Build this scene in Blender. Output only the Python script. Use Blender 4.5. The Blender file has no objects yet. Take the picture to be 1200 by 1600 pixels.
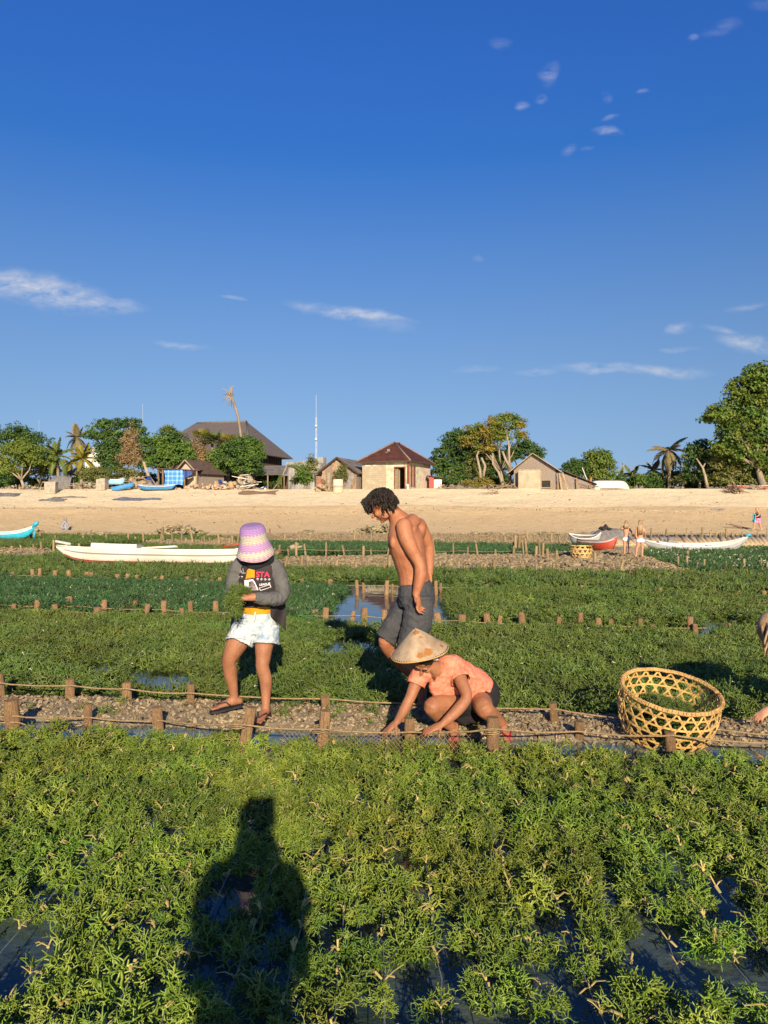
import bpy, bmesh, math, random
import numpy as np
from mathutils import Vector, Matrix, noise, Euler
from mathutils.bvhtree import BVHTree

SC = bpy.context.scene
COL = SC.collection
RND = random.Random(11)
FPX, EYE = 1202.0, 1.6          # focal length in photo pixels, camera height in metres

# ------------------------------------------------------------------ camera
cam = bpy.data.cameras.new('camera')
cam.sensor_fit = 'HORIZONTAL'; cam.sensor_width = 36.0; cam.lens = 36.0 * FPX / 1200.0
cam.clip_start = 0.05; cam.clip_end = 6000
camo = bpy.data.objects.new('camera', cam); COL.objects.link(camo)
camo.location = (0, 0, EYE); camo.rotation_euler = (math.radians(90), 0, 0)
SC.camera = camo

# ------------------------------------------------------------------ sun, sky, exposure
SUN_EL = math.radians(20.5)
SUN_AZ = math.radians(171.5)      # compass-like angle from +Y towards +X
sd = Vector((math.sin(SUN_AZ) * math.cos(SUN_EL), math.cos(SUN_AZ) * math.cos(SUN_EL), math.sin(SUN_EL)))
sun = bpy.data.lights.new('sun', 'SUN'); sun.energy = 4.6; sun.angle = math.radians(0.53); sun.color = (1.0, 0.83, 0.60)
suno = bpy.data.objects.new('sun', sun); COL.objects.link(suno)
suno.rotation_euler = (-sd).to_track_quat('-Z', 'Y').to_euler(); suno.location = (20, -60, 40)
SC.view_settings.view_transform = 'Standard'; SC.view_settings.look = 'None'
SC.view_settings.exposure = 0.92; SC.view_settings.gamma = 1.0; SC.view_settings.use_curve_mapping = False
SC.render.film_transparent = False
SC.cycles.max_bounces = 6; SC.cycles.transparent_max_bounces = 10
SC.cycles.use_denoising = True

W = bpy.data.worlds.new('World'); SC.world = W; W.use_nodes = True
nt = W.node_tree; nt.nodes.clear()
def nn(tree, typ, **kw):
    n = tree.nodes.new(typ)
    for k, v in kw.items():
        if k.startswith('i_'):
            n.inputs[k[2:].replace('_', ' ')].default_value = v
        else: setattr(n, k, v)
    return n
def lk(tree, a, b): tree.links.new(a, b)
def mth(tree, op, a, b=None, c=None, clamp=False):
    n = tree.nodes.new('ShaderNodeMath'); n.operation = op; n.use_clamp = clamp
    for i, q in enumerate((a, b, c)):
        if q is None: continue
        if isinstance(q, (int, float)): n.inputs[i].default_value = q
        else: tree.links.new(q, n.inputs[i])
    return n.outputs[0]
sky = nn(nt, 'ShaderNodeTexSky', sky_type='NISHITA', sun_disc=False, sun_elevation=SUN_EL, sun_rotation=SUN_AZ,
         altitude=0, air_density=1.0, dust_density=0.35, ozone_density=2.6)
hs = nn(nt, 'ShaderNodeHueSaturation'); hs.inputs['Hue'].default_value = .506; hs.inputs['Saturation'].default_value = 1.30; hs.inputs['Value'].default_value = 1.0
stc = nn(nt, 'ShaderNodeTexCoord'); ssp = nn(nt, 'ShaderNodeSeparateXYZ'); lk(nt, stc.outputs['Generated'], ssp.inputs[0])
szz = mth(nt, 'ADD', mth(nt, 'MULTIPLY', mth(nt, 'MAXIMUM', ssp.outputs[2], 0.0), .80), .215)     # clear tropical air: little horizon glare
scb = nn(nt, 'ShaderNodeCombineXYZ'); lk(nt, ssp.outputs[0], scb.inputs[0]); lk(nt, ssp.outputs[1], scb.inputs[1]); lk(nt, szz, scb.inputs[2])
snm = nn(nt, 'ShaderNodeVectorMath', operation='NORMALIZE'); lk(nt, scb.outputs[0], snm.inputs[0]); lk(nt, snm.outputs[0], sky.inputs['Vector'])
smr = nn(nt, 'ShaderNodeMapRange'); lk(nt, ssp.outputs[2], smr.inputs[0]); smr.inputs[1].default_value = .02; smr.inputs[2].default_value = .42; smr.inputs[3].default_value = .90; smr.inputs[4].default_value = 1.34
smv = nn(nt, 'ShaderNodeMapRange'); lk(nt, ssp.outputs[2], smv.inputs[0]); smv.inputs[1].default_value = .0; smv.inputs[2].default_value = .5; smv.inputs[3].default_value = .64; smv.inputs[4].default_value = 1.04
smh = nn(nt, 'ShaderNodeMapRange'); lk(nt, ssp.outputs[2], smh.inputs[0]); smh.inputs[1].default_value = .1; smh.inputs[2].default_value = .5; smh.inputs[3].default_value = .499; smh.inputs[4].default_value = .520
lk(nt, smh.outputs[0], hs.inputs['Hue']); lk(nt, smv.outputs[0], hs.inputs['Value']); lk(nt, smr.outputs[0], hs.inputs['Saturation']); lk(nt, sky.outputs[0], hs.inputs['Color'])
bg = nn(nt, 'ShaderNodeBackground'); bg.inputs['Strength'].default_value = 0.093; lk(nt, hs.outputs[0], bg.inputs['Color'])
# thin wind-torn clouds, laid out by direction from the place (north half of the sky)
tc = nn(nt, 'ShaderNodeTexCoord'); sep = nn(nt, 'ShaderNodeSeparateXYZ'); lk(nt, tc.outputs['Generated'], sep.inputs[0])
yy = mth(nt, 'MAXIMUM', sep.outputs[1], 0.02)
u_ = mth(nt, 'DIVIDE', sep.outputs[0], yy); v_ = mth(nt, 'DIVIDE', sep.outputs[2], yy)
comb = nn(nt, 'ShaderNodeCombineXYZ'); lk(nt, u_, comb.inputs[0]); lk(nt, v_, comb.inputs[1])
wn = nn(nt, 'ShaderNodeTexNoise'); wn.inputs['Scale'].default_value = 16; wn.inputs['Detail'].default_value = 5
lk(nt, comb.outputs[0], wn.inputs['Vector'])
wsub = nn(nt, 'ShaderNodeVectorMath', operation='SUBTRACT'); lk(nt, wn.outputs['Color'], wsub.inputs[0]); wsub.inputs[1].default_value = (.5, .5, .5)
wmul = nn(nt, 'ShaderNodeVectorMath', operation='MULTIPLY'); lk(nt, wsub.outputs[0], wmul.inputs[0]); wmul.inputs[1].default_value = (.045, .022, 0)
wadd = nn(nt, 'ShaderNodeVectorMath', operation='ADD'); lk(nt, comb.outputs[0], wadd.inputs[0]); lk(nt, wmul.outputs[0], wadd.inputs[1])
CLOUDS = [(70, 455, 120, 30, -12, 1.0), (150, 474, 80, 15, -5, .8), (10, 440, 60, 24, -8, .9), (545, 489, 105, 11, -9, .85), (600, 508, 50, 14, -10, .3),
          (285, 537, 46, 7, -8, .6), (360, 464, 26, 4, -3, .35), (950, 576, 90, 9, -2, .7), (1040, 581, 80, 9, -3, .6), (835, 580, 40, 8, 3, .5),
          (1170, 538, 60, 16, -9, .75), (1056, 515, 26, 9, 5, .55), (1125, 517, 35, 7, -8, .45), (1060, 547, 40, 5, 0, .35), (1170, 478, 40, 6, 14, .25),
          (858, 117, 15, 24, -30, .40), (812, 164, 13, 8, 0, .42), (841, 155, 11, 9, 0, .45), (950, 205, 28, 8, -8, .55), (953, 184, 15, 6, 15, .38),
          (896, 234, 14, 10, 30, .35), (922, 233, 12, 4, 20, .25), (1088, 58, 11, 8, 0, .42), (1130, 44, 34, 14, 15, .18), (1008, 147, 11, 5, 8, .32), (950, 151, 12, 10, 40, .22),
          (780, 70, 20, 11, 0, .22), (750, 577, 40, 6, 0, .3), (750, 402, 12, 6, 0, .15), (1190, 8, 30, 14, 0, .15)]
acc = None
for (cx, cy, rx, ry, ang, amt) in CLOUDS:
    mp = nn(nt, 'ShaderNodeMapping', vector_type='TEXTURE')
    mp.inputs['Location'].default_value = ((cx - 600) / FPX, (800 - cy) / FPX, 0)
    mp.inputs['Rotation'].default_value = (0, 0, math.radians(ang)); mp.inputs['Scale'].default_value = (rx / FPX, ry / FPX, 1)
    lk(nt, wadd.outputs[0], mp.inputs['Vector'])
    ln = nn(nt, 'ShaderNodeVectorMath', operation='LENGTH'); lk(nt, mp.outputs[0], ln.inputs[0])
    mr = nn(nt, 'ShaderNodeMapRange', interpolation_type='SMOOTHSTEP'); lk(nt, ln.outputs['Value'], mr.inputs[0])
    mr.inputs[1].default_value = 1.15; mr.inputs[2].default_value = 0.15; mr.inputs[3].default_value = 0; mr.inputs[4].default_value = amt
    acc = mr.outputs[0] if acc is None else mth(nt, 'MAXIMUM', acc, mr.outputs[0])
fm = nn(nt, 'ShaderNodeMapping'); fm.inputs['Scale'].default_value = (1, 2.4, 1); lk(nt, wadd.outputs[0], fm.inputs['Vector'])
fn = nn(nt, 'ShaderNodeTexNoise'); fn.inputs['Scale'].default_value = 26; fn.inputs['Detail'].default_value = 9; fn.inputs['Roughness'].default_value = .62
lk(nt, fm.outputs[0], fn.inputs['Vector'])
fr = nn(nt, 'ShaderNodeMapRange'); lk(nt, fn.outputs['Fac'], fr.inputs[0]); fr.inputs[1].default_value = .33; fr.inputs[2].default_value = .68
cm = mth(nt, 'MULTIPLY', acc, fr.outputs[0]); cm = mth(nt, 'MULTIPLY', cm, 0.8)
front = mth(nt, 'GREATER_THAN', sep.outputs[1], 0.05); cm = mth(nt, 'MULTIPLY', cm, front, clamp=True)
cbg = nn(nt, 'ShaderNodeBackground'); cbg.inputs['Color'].default_value = (.86, .84, .86, 1); cbg.inputs['Strength'].default_value = 0.48
mx = nn(nt, 'ShaderNodeMixShader'); lk(nt, cm, mx.inputs[0]); lk(nt, bg.outputs[0], mx.inputs[1]); lk(nt, cbg.outputs[0], mx.inputs[2])
wo = nn(nt, 'ShaderNodeOutputWorld'); lk(nt, mx.outputs[0], wo.inputs['Surface'])

# ------------------------------------------------------------------ helpers
def P(px, py, Y):                 # point at depth Y seen at photo pixel (px, py)
    return Vector(((px - 600) / FPX * Y, Y, EYE - (py - 800) / FPX * Y))
def gd(py): return EYE * FPX / (py - 800.0)     # depth of the tidal flat seen at row py
def G(px, py, z=0.0):
    Y = (EYE - z) * FPX / (py - 800.0)
    return Vector(((px - 600) / FPX * Y, Y, z))
V = Vector
def tag(o, label=None, cat=None, group=None, kind=None):
    if label: o['label'] = label
    if cat: o['category'] = cat
    if group: o['group'] = group
    if kind: o['kind'] = kind
    return o
def thing(name, label, cat, loc=(0, 0, 0), rz=0, group=None):
    o = bpy.data.objects.new(name, None); COL.objects.link(o)
    o.location = loc; o.rotation_euler = (0, 0, rz); o.empty_display_size = .1
    return tag(o, label, cat, group)
def link(name, me, parent=None):
    o = bpy.data.objects.new(name, me); COL.objects.link(o)
    if parent is not None: o.parent = parent
    return o
def dup(root, loc=None, rz=None, label=None, scale=None):
    r = root.copy(); COL.objects.link(r)
    if loc is not None: r.location = loc
    if rz is not None: r.rotation_euler = (0, 0, rz)
    if scale is not None: r.scale = scale if hasattr(scale, '__len__') else (scale,) * 3
    if label: r['label'] = label
    for ch in root.children:
        c = ch.copy(); COL.objects.link(c); c.parent = r
        for g in ch.children:
            d = g.copy(); COL.objects.link(d); d.parent = c
    return r

class MB:
    def __init__(s): s.v = []; s.f = []; s.m = []; s.s = []
    def add(s, vs, fs, mi=0, smooth=False):
        b = len(s.v); s.v.extend([tuple(q) for q in vs])
        for f in fs: s.f.append(tuple(i + b for i in f)); s.m.append(mi); s.s.append(smooth)
    def box(s, c, size, rot=None, mi=0, taper=1.0):
        hx, hy, hz = size[0] / 2, size[1] / 2, size[2] / 2
        vs = []
        for z, t in ((-hz, 1), (hz, taper)):
            for x, y in ((-hx, -hy), (hx, -hy), (hx, hy), (-hx, hy)): vs.append(Vector((x * t, y * t, z)))
        if rot is not None:
            mt = rot if isinstance(rot, Matrix) else (Matrix.Rotation(rot, 3, 'Z') if isinstance(rot, (int, float)) else Euler(rot).to_matrix())
            vs = [mt @ q for q in vs]
        c = Vector(c); vs = [q + c for q in vs]
        s.add(vs, [(3, 2, 1, 0), (4, 5, 6, 7), (0, 1, 5, 4), (1, 2, 6, 5), (2, 3, 7, 6), (3, 0, 4, 7)], mi)
    def bar(s, a, b, w, h=None, mi=0, up=(0, 0, 1)):
        a = Vector(a); b = Vector(b); h = h or w; t = (b - a).normalized(); up = Vector(up)
        if abs(t.dot(up)) > .95: up = Vector((0, 1, 0))
        x = t.cross(up).normalized(); z = x.cross(t)
        vs = [p + x * sx * w / 2 + z * sz * h / 2 for p in (a, b) for sx, sz in ((-1, -1), (1, -1), (1, 1), (-1, 1))]
        s.add(vs, [(3, 2, 1, 0), (4, 5, 6, 7), (0, 1, 5, 4), (1, 2, 6, 5), (2, 3, 7, 6), (3, 0, 4, 7)], mi)
    def tube(s, pts, rad, n=8, mi=0, side=None, caps=True, round_ends=False, smooth=True, ell=None):
        pts = [Vector(q) for q in pts]; k = len(pts)
        if not hasattr(rad, '__len__'): rad = [rad] * k
        rad = [(r if hasattr(r, '__len__') else (r, r)) for r in rad]
        T = [(pts[min(i + 1, k - 1)] - pts[max(i - 1, 0)]).normalized() for i in range(k)]
        if round_ends:
            def cap(p, t, r, sgn):
                out = []
                rr = min(r)
                for a in (80, 60, 38, 18): a = math.radians(a); out.append((p + t * sgn * rr * math.sin(a), (r[0] * math.cos(a), r[1] * math.cos(a)), t))
                return out
            A = cap(pts[0], T[0], rad[0], -1); B = cap(pts[-1], T[-1], rad[-1], 1)[::-1]
            seq = A + list(zip(pts, rad, T)) + B
        else: seq = list(zip(pts, rad, T))
        ref = Vector(side) if side is not None else None
        if ref is None:
            ref = Vector((1, 0, 0)) if abs(seq[0][2].x) < .8 else Vector((0, 1, 0))
        vs = []
        for p, r, t in seq:
            a = ref - t * ref.dot(t)
            if a.length < 1e-6: a = t.orthogonal()
            a.normalize(); b = t.cross(a)
            if side is None: ref = a
            for j in range(n):
                th = 2 * math.pi * j / n
                vs.append(p + a * r[0] * math.cos(th) + b * r[1] * math.sin(th))
        fs = []
        for i in range(len(seq) - 1):
            for j in range(n):
                j2 = (j + 1) % n
                fs.append((i * n + j, i * n + j2, (i + 1) * n + j2, (i + 1) * n + j))
        s.add(vs, fs, mi, smooth)
        if caps:
            b0 = len(s.v) - len(vs)
            s.f.append(tuple(b0 + j for j in range(n))[::-1]); s.m.append(mi); s.s.append(False)
            e = len(s.v) - n
            s.f.append(tuple(e + j for j in range(n))); s.m.append(mi); s.s.append(False)
    def ell(s, c, r, rot=None, mi=0, nu=14, nv=9):
        mt = rot if isinstance(rot, Matrix) else (Euler(rot).to_matrix() if rot is not None else Matrix.Identity(3))
        c = Vector(c); r = r if hasattr(r, '__len__') else (r, r, r)
        vs = [c + mt @ Vector((0, 0, r[2]))]
        for i in range(1, nv):
            th = math.pi * i / nv
            for j in range(nu):
                ph = 2 * math.pi * j / nu
                vs.append(c + mt @ Vector((r[0] * math.sin(th) * math.cos(ph), r[1] * math.sin(th) * math.sin(ph), r[2] * math.cos(th))))
        vs.append(c + mt @ Vector((0, 0, -r[2])))
        fs = [(0, 1 + j, 1 + (j + 1) % nu) for j in range(nu)]
        for i in range(nv - 2):
            for j in range(nu):
                a = 1 + i * nu; fs.append((a + j, a + nu + j, a + nu + (j + 1) % nu, a + (j + 1) % nu))
        L = len(vs) - 1; a = 1 + (nv - 2) * nu
        fs += [(L, a + (j + 1) % nu, a + j) for j in range(nu)]
        s.add(vs, fs, mi, True)
    def lathe(s, prof, c=(0, 0, 0), n=24, mi=0, smooth=True, axis=None):
        c = Vector(c); vs = []
        for r, z in prof:
            for j in range(n):
                th = 2 * math.pi * j / n; vs.append(c + Vector((r * math.cos(th), r * math.sin(th), z)))
        fs = [(i * n + j, i * n + (j + 1) % n, (i + 1) * n + (j + 1) % n, (i + 1) * n + j) for i in range(len(prof) - 1) for j in range(n)]
        s.add(vs, fs, mi, smooth)
    def prism(s, poly, a, b, mi=0):   # polygon in (u,w), extruded: callables giving world points
        n = len(poly); vs = [a(*q) for q in poly] + [b(*q) for q in poly]
        s.add(vs, [tuple(range(n))[::-1], tuple(range(n, 2 * n))] + [(i, (i + 1) % n, n + (i + 1) % n, n + i) for i in range(n)], mi)
    def grid(s, fn, nu, nv, mi=0, smooth=True):
        vs = [fn(i / nu, j / nv) for j in range(nv + 1) for i in range(nu + 1)]
        w = nu + 1
        s.add(vs, [(j * w + i, j * w + i + 1, (j + 1) * w + i + 1, (j + 1) * w + i) for j in range(nv) for i in range(nu)], mi, smooth)
    def slab(s, quad, th, mi=0):      # a sheet of four corners with thickness
        q = [Vector(a) for a in quad]; nrm = (q[1] - q[0]).cross(q[3] - q[0]).normalized() * th
        s.add(q + [a - nrm for a in q], [(0, 1, 2, 3), (7, 6, 5, 4), (0, 4, 5, 1), (1, 5, 6, 2), (2, 6, 7, 3), (3, 7, 4, 0)], mi)
    def mesh(s, name, mats):
        me = bpy.data.meshes.new(name); me.from_pydata(s.v, [], s.f)
        for m in (mats if isinstance(mats, (list, tuple)) else [mats]): me.materials.append(m)
        me.polygons.foreach_set('material_index', s.m); me.polygons.foreach_set('use_smooth', s.s); me.update()
        return me
    def build(s, name, mats, parent=None, **kw):
        return tag(link(name, s.mesh(name, mats), parent), **kw)

def crom(pts, sub=4):                   # Catmull-Rom through tuples of floats
    pts = [np.array(q, float) for q in pts]; out = []
    for i in range(len(pts) - 1):
        p0, p1, p2, p3 = pts[max(i - 1, 0)], pts[i], pts[i + 1], pts[min(i + 2, len(pts) - 1)]
        for k in range(sub):
            t = k / sub
            out.append(.5 * ((2 * p1) + (-p0 + p2) * t + (2 * p0 - 5 * p1 + 4 * p2 - p3) * t * t + (-p0 + 3 * p1 - 3 * p2 + p3) * t ** 3))
    out.append(pts[-1]); return out
def limb(mb, pts, rads, side=None, n=14, sub=4, flat=False):
    rows = [tuple(p) + (tuple(r) if hasattr(r, '__len__') else (r, r)) for p, r in zip(pts, rads)]
    rows = crom(rows, sub)
    mb.tube([r[:3] for r in rows], [(max(r[3], .002), max(r[4], .002)) for r in rows], n=n, side=side, round_ends=not flat)
def fuse(name, mb, mats, voxel=.008, parent=None, smooth=4, wrinkle=None, caps=(), **kw):
    """one continuous skin over overlapping limbs; caps = (point, normal, radius) hems cut open"""
    tmp = link('temporary', mb.mesh('temporary', [])); 
    md = tmp.modifiers.new('r', 'REMESH'); md.mode = 'VOXEL'; md.voxel_size = voxel; md.use_smooth_shade = True
    if smooth:
        ms = tmp.modifiers.new('s', 'SMOOTH'); ms.iterations = smooth; ms.factor = .5
    dg = bpy.context.evaluated_depsgraph_get()
    me = bpy.data.meshes.new_from_object(tmp.evaluated_get(dg)); me.name = name
    om = tmp.data; bpy.data.objects.remove(tmp); bpy.data.meshes.remove(om)
    if caps:
        bm = bmesh.new(); bm.from_mesh(me); bm.normal_update(); kill = []
        for f in bm.faces:
            c = f.calc_center_median()
            for (p, n_, r) in caps:
                d = c - Vector(p); n2 = Vector(n_).normalized()
                if d.length < r and d.dot(n2) > -voxel * 1.3 and f.normal.dot(n2) > .55: kill.append(f); break
        bmesh.ops.delete(bm, geom=kill, context='FACES'); bm.to_mesh(me); bm.free()
    if wrinkle:
        nrm = [Vector(v.normal) for v in me.vertices]
        for v, n_ in zip(me.vertices, nrm): v.co = v.co + n_ * wrinkle(v.co)
    for m in (mats if isinstance(mats, (list, tuple)) else [mats]): me.materials.append(m)
    me.polygons.foreach_set('use_smooth', [True] * len(me.polygons)); me.update()
    return tag(link(name, me, parent), **kw)

# ------------------------------------------------------------------ materials
def M(name, c1, c2=None, scale=6, rough=.8, bump=0, bscale=30, detail=5, spec=.3, rnd=0, stretch=(1, 1, 1), c3=None, lo=.35, hi=.65, trans=0, sss=0, metal=0, gen=False):
    m = bpy.data.materials.new(name); m.use_nodes = True; t = m.node_tree; b = t.nodes['Principled BSDF']
    b.inputs['Roughness'].default_value = rough; b.inputs['Specular IOR Level'].default_value = spec; b.inputs['Metallic'].default_value = metal
    tcn = nn(t, 'ShaderNodeTexCoord'); src = tcn.outputs['Generated' if gen else 'Object']
    mp = nn(t, 'ShaderNodeMapping'); mp.inputs['Scale'].default_value = stretch; lk(t, src, mp.inputs[0])
    oi = nn(t, 'ShaderNodeObjectInfo')
    if rnd:
        ad = nn(t, 'ShaderNodeVectorMath', operation='ADD'); lk(t, mp.outputs[0], ad.inputs[0])
        mu = mth(t, 'MULTIPLY', oi.outputs['Random'], 37.0); lk(t, mu, ad.inputs[1]); src = ad.outputs[0]
    else: src = mp.outputs[0]
    col = None
    if c2 is not None:
        n = nn(t, 'ShaderNodeTexNoise'); n.inputs['Scale'].default_value = scale; n.inputs['Detail'].default_value = detail; n.inputs['Roughness'].default_value = .6
        lk(t, src, n.inputs['Vector'])
        r = nn(t, 'ShaderNodeValToRGB'); e = r.color_ramp.elements
        e[0].position = lo; e[0].color = (*c1, 1); e[1].position = hi; e[1].color = (*c2, 1)
        if c3 is not None:
            q = e.new((lo + hi) / 2); q.color = (*c3, 1)
        lk(t, n.outputs['Fac'], r.inputs[0]); col = r.outputs[0]
    if rnd:
        h = nn(t, 'ShaderNodeHueSaturation')
        if col is None: h.inputs['Color'].default_value = (*c1, 1)
        else: lk(t, col, h.inputs['Color'])
        mr = nn(t, 'ShaderNodeMapRange'); lk(t, oi.outputs['Random'], mr.inputs[0]); mr.inputs[3].default_value = 1 - rnd; mr.inputs[4].default_value = 1 + rnd
        lk(t, mr.outputs[0], h.inputs['Value']); col = h.outputs[0]
    if col is None: b.inputs['Base Color'].default_value = (*c1, 1)
    else: lk(t, col, b.inputs['Base Color'])
    if sss: b.inputs['Subsurface Weight'].default_value = sss; b.inputs['Subsurface Radius'].default_value = (.02, .008, .004); b.inputs['Subsurface Scale'].default_value = .6
    if bump:
        n2 = nn(t, 'ShaderNodeTexNoise'); n2.inputs['Scale'].default_value = bscale; n2.inputs['Detail'].default_value = 4; lk(t, src, n2.inputs['Vector'])
        bp = nn(t, 'ShaderNodeBump'); bp.inputs['Strength'].default_value = min(1, bump); bp.inputs['Distance'].default_value = .02 * max(1, bump); lk(t, n2.outputs['Fac'], bp.inputs['Height']); lk(t, bp.outputs[0], b.inputs['Normal'])
    if trans:
        tr = nn(t, 'ShaderNodeBsdfTranslucent'); ms = nn(t, 'ShaderNodeMixShader'); ms.inputs[0].default_value = trans
        if col is None: tr.inputs['Color'].default_value = (*c1, 1)
        else: lk(t, col, tr.inputs['Color'])
        out = t.nodes['Material Output']; lk(t, b.outputs[0], ms.inputs[1]); lk(t, tr.outputs[0], ms.inputs[2]); lk(t, ms.outputs[0], out.inputs['Surface'])
    m['b'] = 1
    return m
def bsdf(m): return m.node_tree.nodes['Principled BSDF']
def colour_in(m, fn):                   # replace a material's base colour by a node network
    t = m.node_tree; out = fn(t); inp = bsdf(m).inputs['Base Color']
    for l in list(inp.links): t.links.remove(l)
    lk(t, out, inp)

def wavebump(m, scale, direction='X', strength=.6, dist=.05):
    t = m.node_tree; w = nn(t, 'ShaderNodeTexWave'); w.bands_direction = direction; w.inputs['Scale'].default_value = scale; w.inputs['Distortion'].default_value = .3
    tcn = nn(t, 'ShaderNodeTexCoord'); lk(t, tcn.outputs['Object'], w.inputs['Vector'])
    bp = nn(t, 'ShaderNodeBump'); bp.inputs['Strength'].default_value = strength; bp.inputs['Distance'].default_value = dist
    lk(t, w.outputs['Fac'], bp.inputs['Height']); lk(t, bp.outputs[0], bsdf(m).inputs['Normal'])
    return m

MT = {}
MT['wood'] = M('weathered wood', (.25, .17, .10), (.13, .085, .05), 8, .9, .6, 60, rnd=.15, stretch=(1, 1, .15))
MT['stake'] = M('stake wood', (.40, .245, .12), (.23, .135, .07), 14, .95, 1.0, 45, rnd=.2, stretch=(1, 1, .25))
MT['farstake'] = M('grey stake wood', (.30, .22, .12), (.17, .12, .06), 9, .95, .5, 45, rnd=.25, stretch=(1, 1, .3))
MT['rope'] = M('rope', (.34, .24, .13), (.20, .14, .07), 40, .9, .5, 150)
MT['line'] = M('nylon line', (.20, .21, .19), (.12, .13, .12), 20, .6)
MT['tie'] = M('straw tie', (.52, .41, .15), (.34, .27, .08), 30, .8, rnd=.2, trans=.2)
MT['white'] = M('white paint', (.66, .63, .57), (.56, .52, .45), 3, .45, spec=.4)
MT['cream'] = M('cream paint', (.74, .68, .56), (.60, .53, .42), 2, .6)
MT['grey'] = M('grey', (.25, .24, .22), (.15, .145, .14), 3, .85, .3, 20)
MT['dark'] = M('dark', (.03, .027, .025), (.02, .018, .017), 3, .9)
MT['red'] = M('red paint', (.40, .045, .02), (.28, .035, .016), 4, .5)
MT['blue'] = M('blue paint', (.05, .24, .50), (.04, .17, .38), 4, .55)
MT['turq'] = M('turquoise paint', (.03, .40, .52), (.03, .30, .42), 4, .5)
MT['orange'] = M('orange cloth', (.75, .18, .04), (.6, .14, .03), 4, .8)

# ------------------------------------------------------------------ ground, water, beach
PLATEAU = 3.72
def poly_world(pp): return np.array([[G(x, y).x, G(x, y).y] for x, y in pp])
def poly_sd(poly, X, Y):                # signed distance (negative inside), vectorised
    d = np.full(X.shape, 1e9); inside = np.zeros(X.shape, bool); n = len(poly)
    for i in range(n):
        a = poly[i]; b = poly[(i + 1) % n]; e = b - a
        wx = X - a[0]; wy = Y - a[1]
        t = np.clip((wx * e[0] + wy * e[1]) / max(e @ e, 1e-9), 0, 1)
        d = np.minimum(d, np.hypot(wx - e[0] * t, wy - e[1] * t))
        c = ((a[1] > Y) != (b[1] > Y))
        with np.errstate(divide='ignore', invalid='ignore'):
            xi = (b[0] - a[0]) * (Y - a[1]) / (b[1] - a[1] + 1e-12) + a[0]
        inside ^= c & (X < xi)
    return np.where(inside, -d, d)
def sm(a, b, x): t = np.clip((x - a) / (b - a), 0, 1); return t * t * (3 - 2 * t)
STRIPS = [([(415, 874), (640, 868), (880, 868), (905, 893), (640, 889), (415, 889)], .16),
          ([(395, 836), (930, 838), (915, 851), (395, 847)], .20),
          ([(868, 866), (955, 858), (1012, 872), (1085, 893), (960, 897), (868, 894)], .22),
          ([(-120, 858), (80, 857), (84, 867), (-120, 869)], .16),
          ([(225, 845), (405, 848), (405, 858), (225, 853)], .18),
          ([(900, 835), (1500, 840), (1500, 852), (900, 848)], .14)]
STRIPS = [(poly_world(p), h) for p, h in STRIPS]
def dike_y(x): return 5.86 - .125 * x
def vnoise(X, Y, s, seed=0):            # cheap value noise on arrays
    r = np.random.RandomState(seed); tab = r.rand(256, 256)
    x = X / s + 1000; y = Y / s + 1000; xi = np.floor(x).astype(int); yi = np.floor(y).astype(int)
    fx = x - xi; fy = y - yi; fx = fx * fx * (3 - 2 * fx); fy = fy * fy * (3 - 2 * fy)
    g = lambda i, j: tab[i % 256, j % 256]
    return (g(xi, yi) * (1 - fx) + g(xi + 1, yi) * fx) * (1 - fy) + (g(xi, yi + 1) * (1 - fx) + g(xi + 1, yi + 1) * fx) * fy
def bed_z(X, Y):
    X = np.asarray(X, float); Y = np.asarray(Y, float)
    z = -.10 + .05 * (vnoise(X, Y, 1.1, 1) - .5) + .03 * (vnoise(X, Y, .3, 2) - .5)
    d = np.abs(Y - dike_y(X)); n_ = .05 * (vnoise(X, Y, .25, 3) - .5)
    z = z + .14 * (1 - sm(.25, .58, d + n_ * 3))  + np.where(d < .5, n_ * .6, 0)
    for poly, h in STRIPS:
        sd_ = poly_sd(poly, X, Y); z = z + h * (1 - sm(-.8, .5, sd_ + .6 * (vnoise(X, Y, 1.3, 4) - .5))) * (.75 + .5 * vnoise(X, Y, .7, 5))
    return z
def gridmesh(x0, x1, y0, y1, dx, dy, fz):
    xs = np.linspace(x0, x1, int(round((x1 - x0) / dx)) + 1); ys = np.linspace(y0, y1, int(round((y1 - y0) / dy)) + 1)
    X, Y = np.meshgrid(xs, ys); Z = fz(X, Y); n = len(xs); m = len(ys)
    co = np.stack([X, Y, Z], -1).reshape(-1, 3)
    i, j = np.meshgrid(np.arange(n - 1), np.arange(m - 1)); a = (j * n + i).ravel()
    return co, np.stack([a, a + 1, a + 1 + n, a + n], -1)
def npmesh(name, co, quads, mat, smooth=True):
    me = bpy.data.meshes.new(name); k = quads.shape[1]
    me.vertices.add(len(co)); me.vertices.foreach_set('co', np.asarray(co, np.float32).ravel())
    me.loops.add(quads.size); me.loops.foreach_set('vertex_index', quads.ravel().astype(np.int32))
    me.polygons.add(len(quads)); me.polygons.foreach_set('loop_start', np.arange(0, quads.size, k, dtype=np.int32))
    me.polygons.foreach_set('loop_total', np.full(len(quads), k, np.int32))
    me.update(calc_edges=True); me.polygons.foreach_set('use_smooth', [smooth] * len(quads))
    me.materials.append(mat); me.validate(); return me

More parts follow.
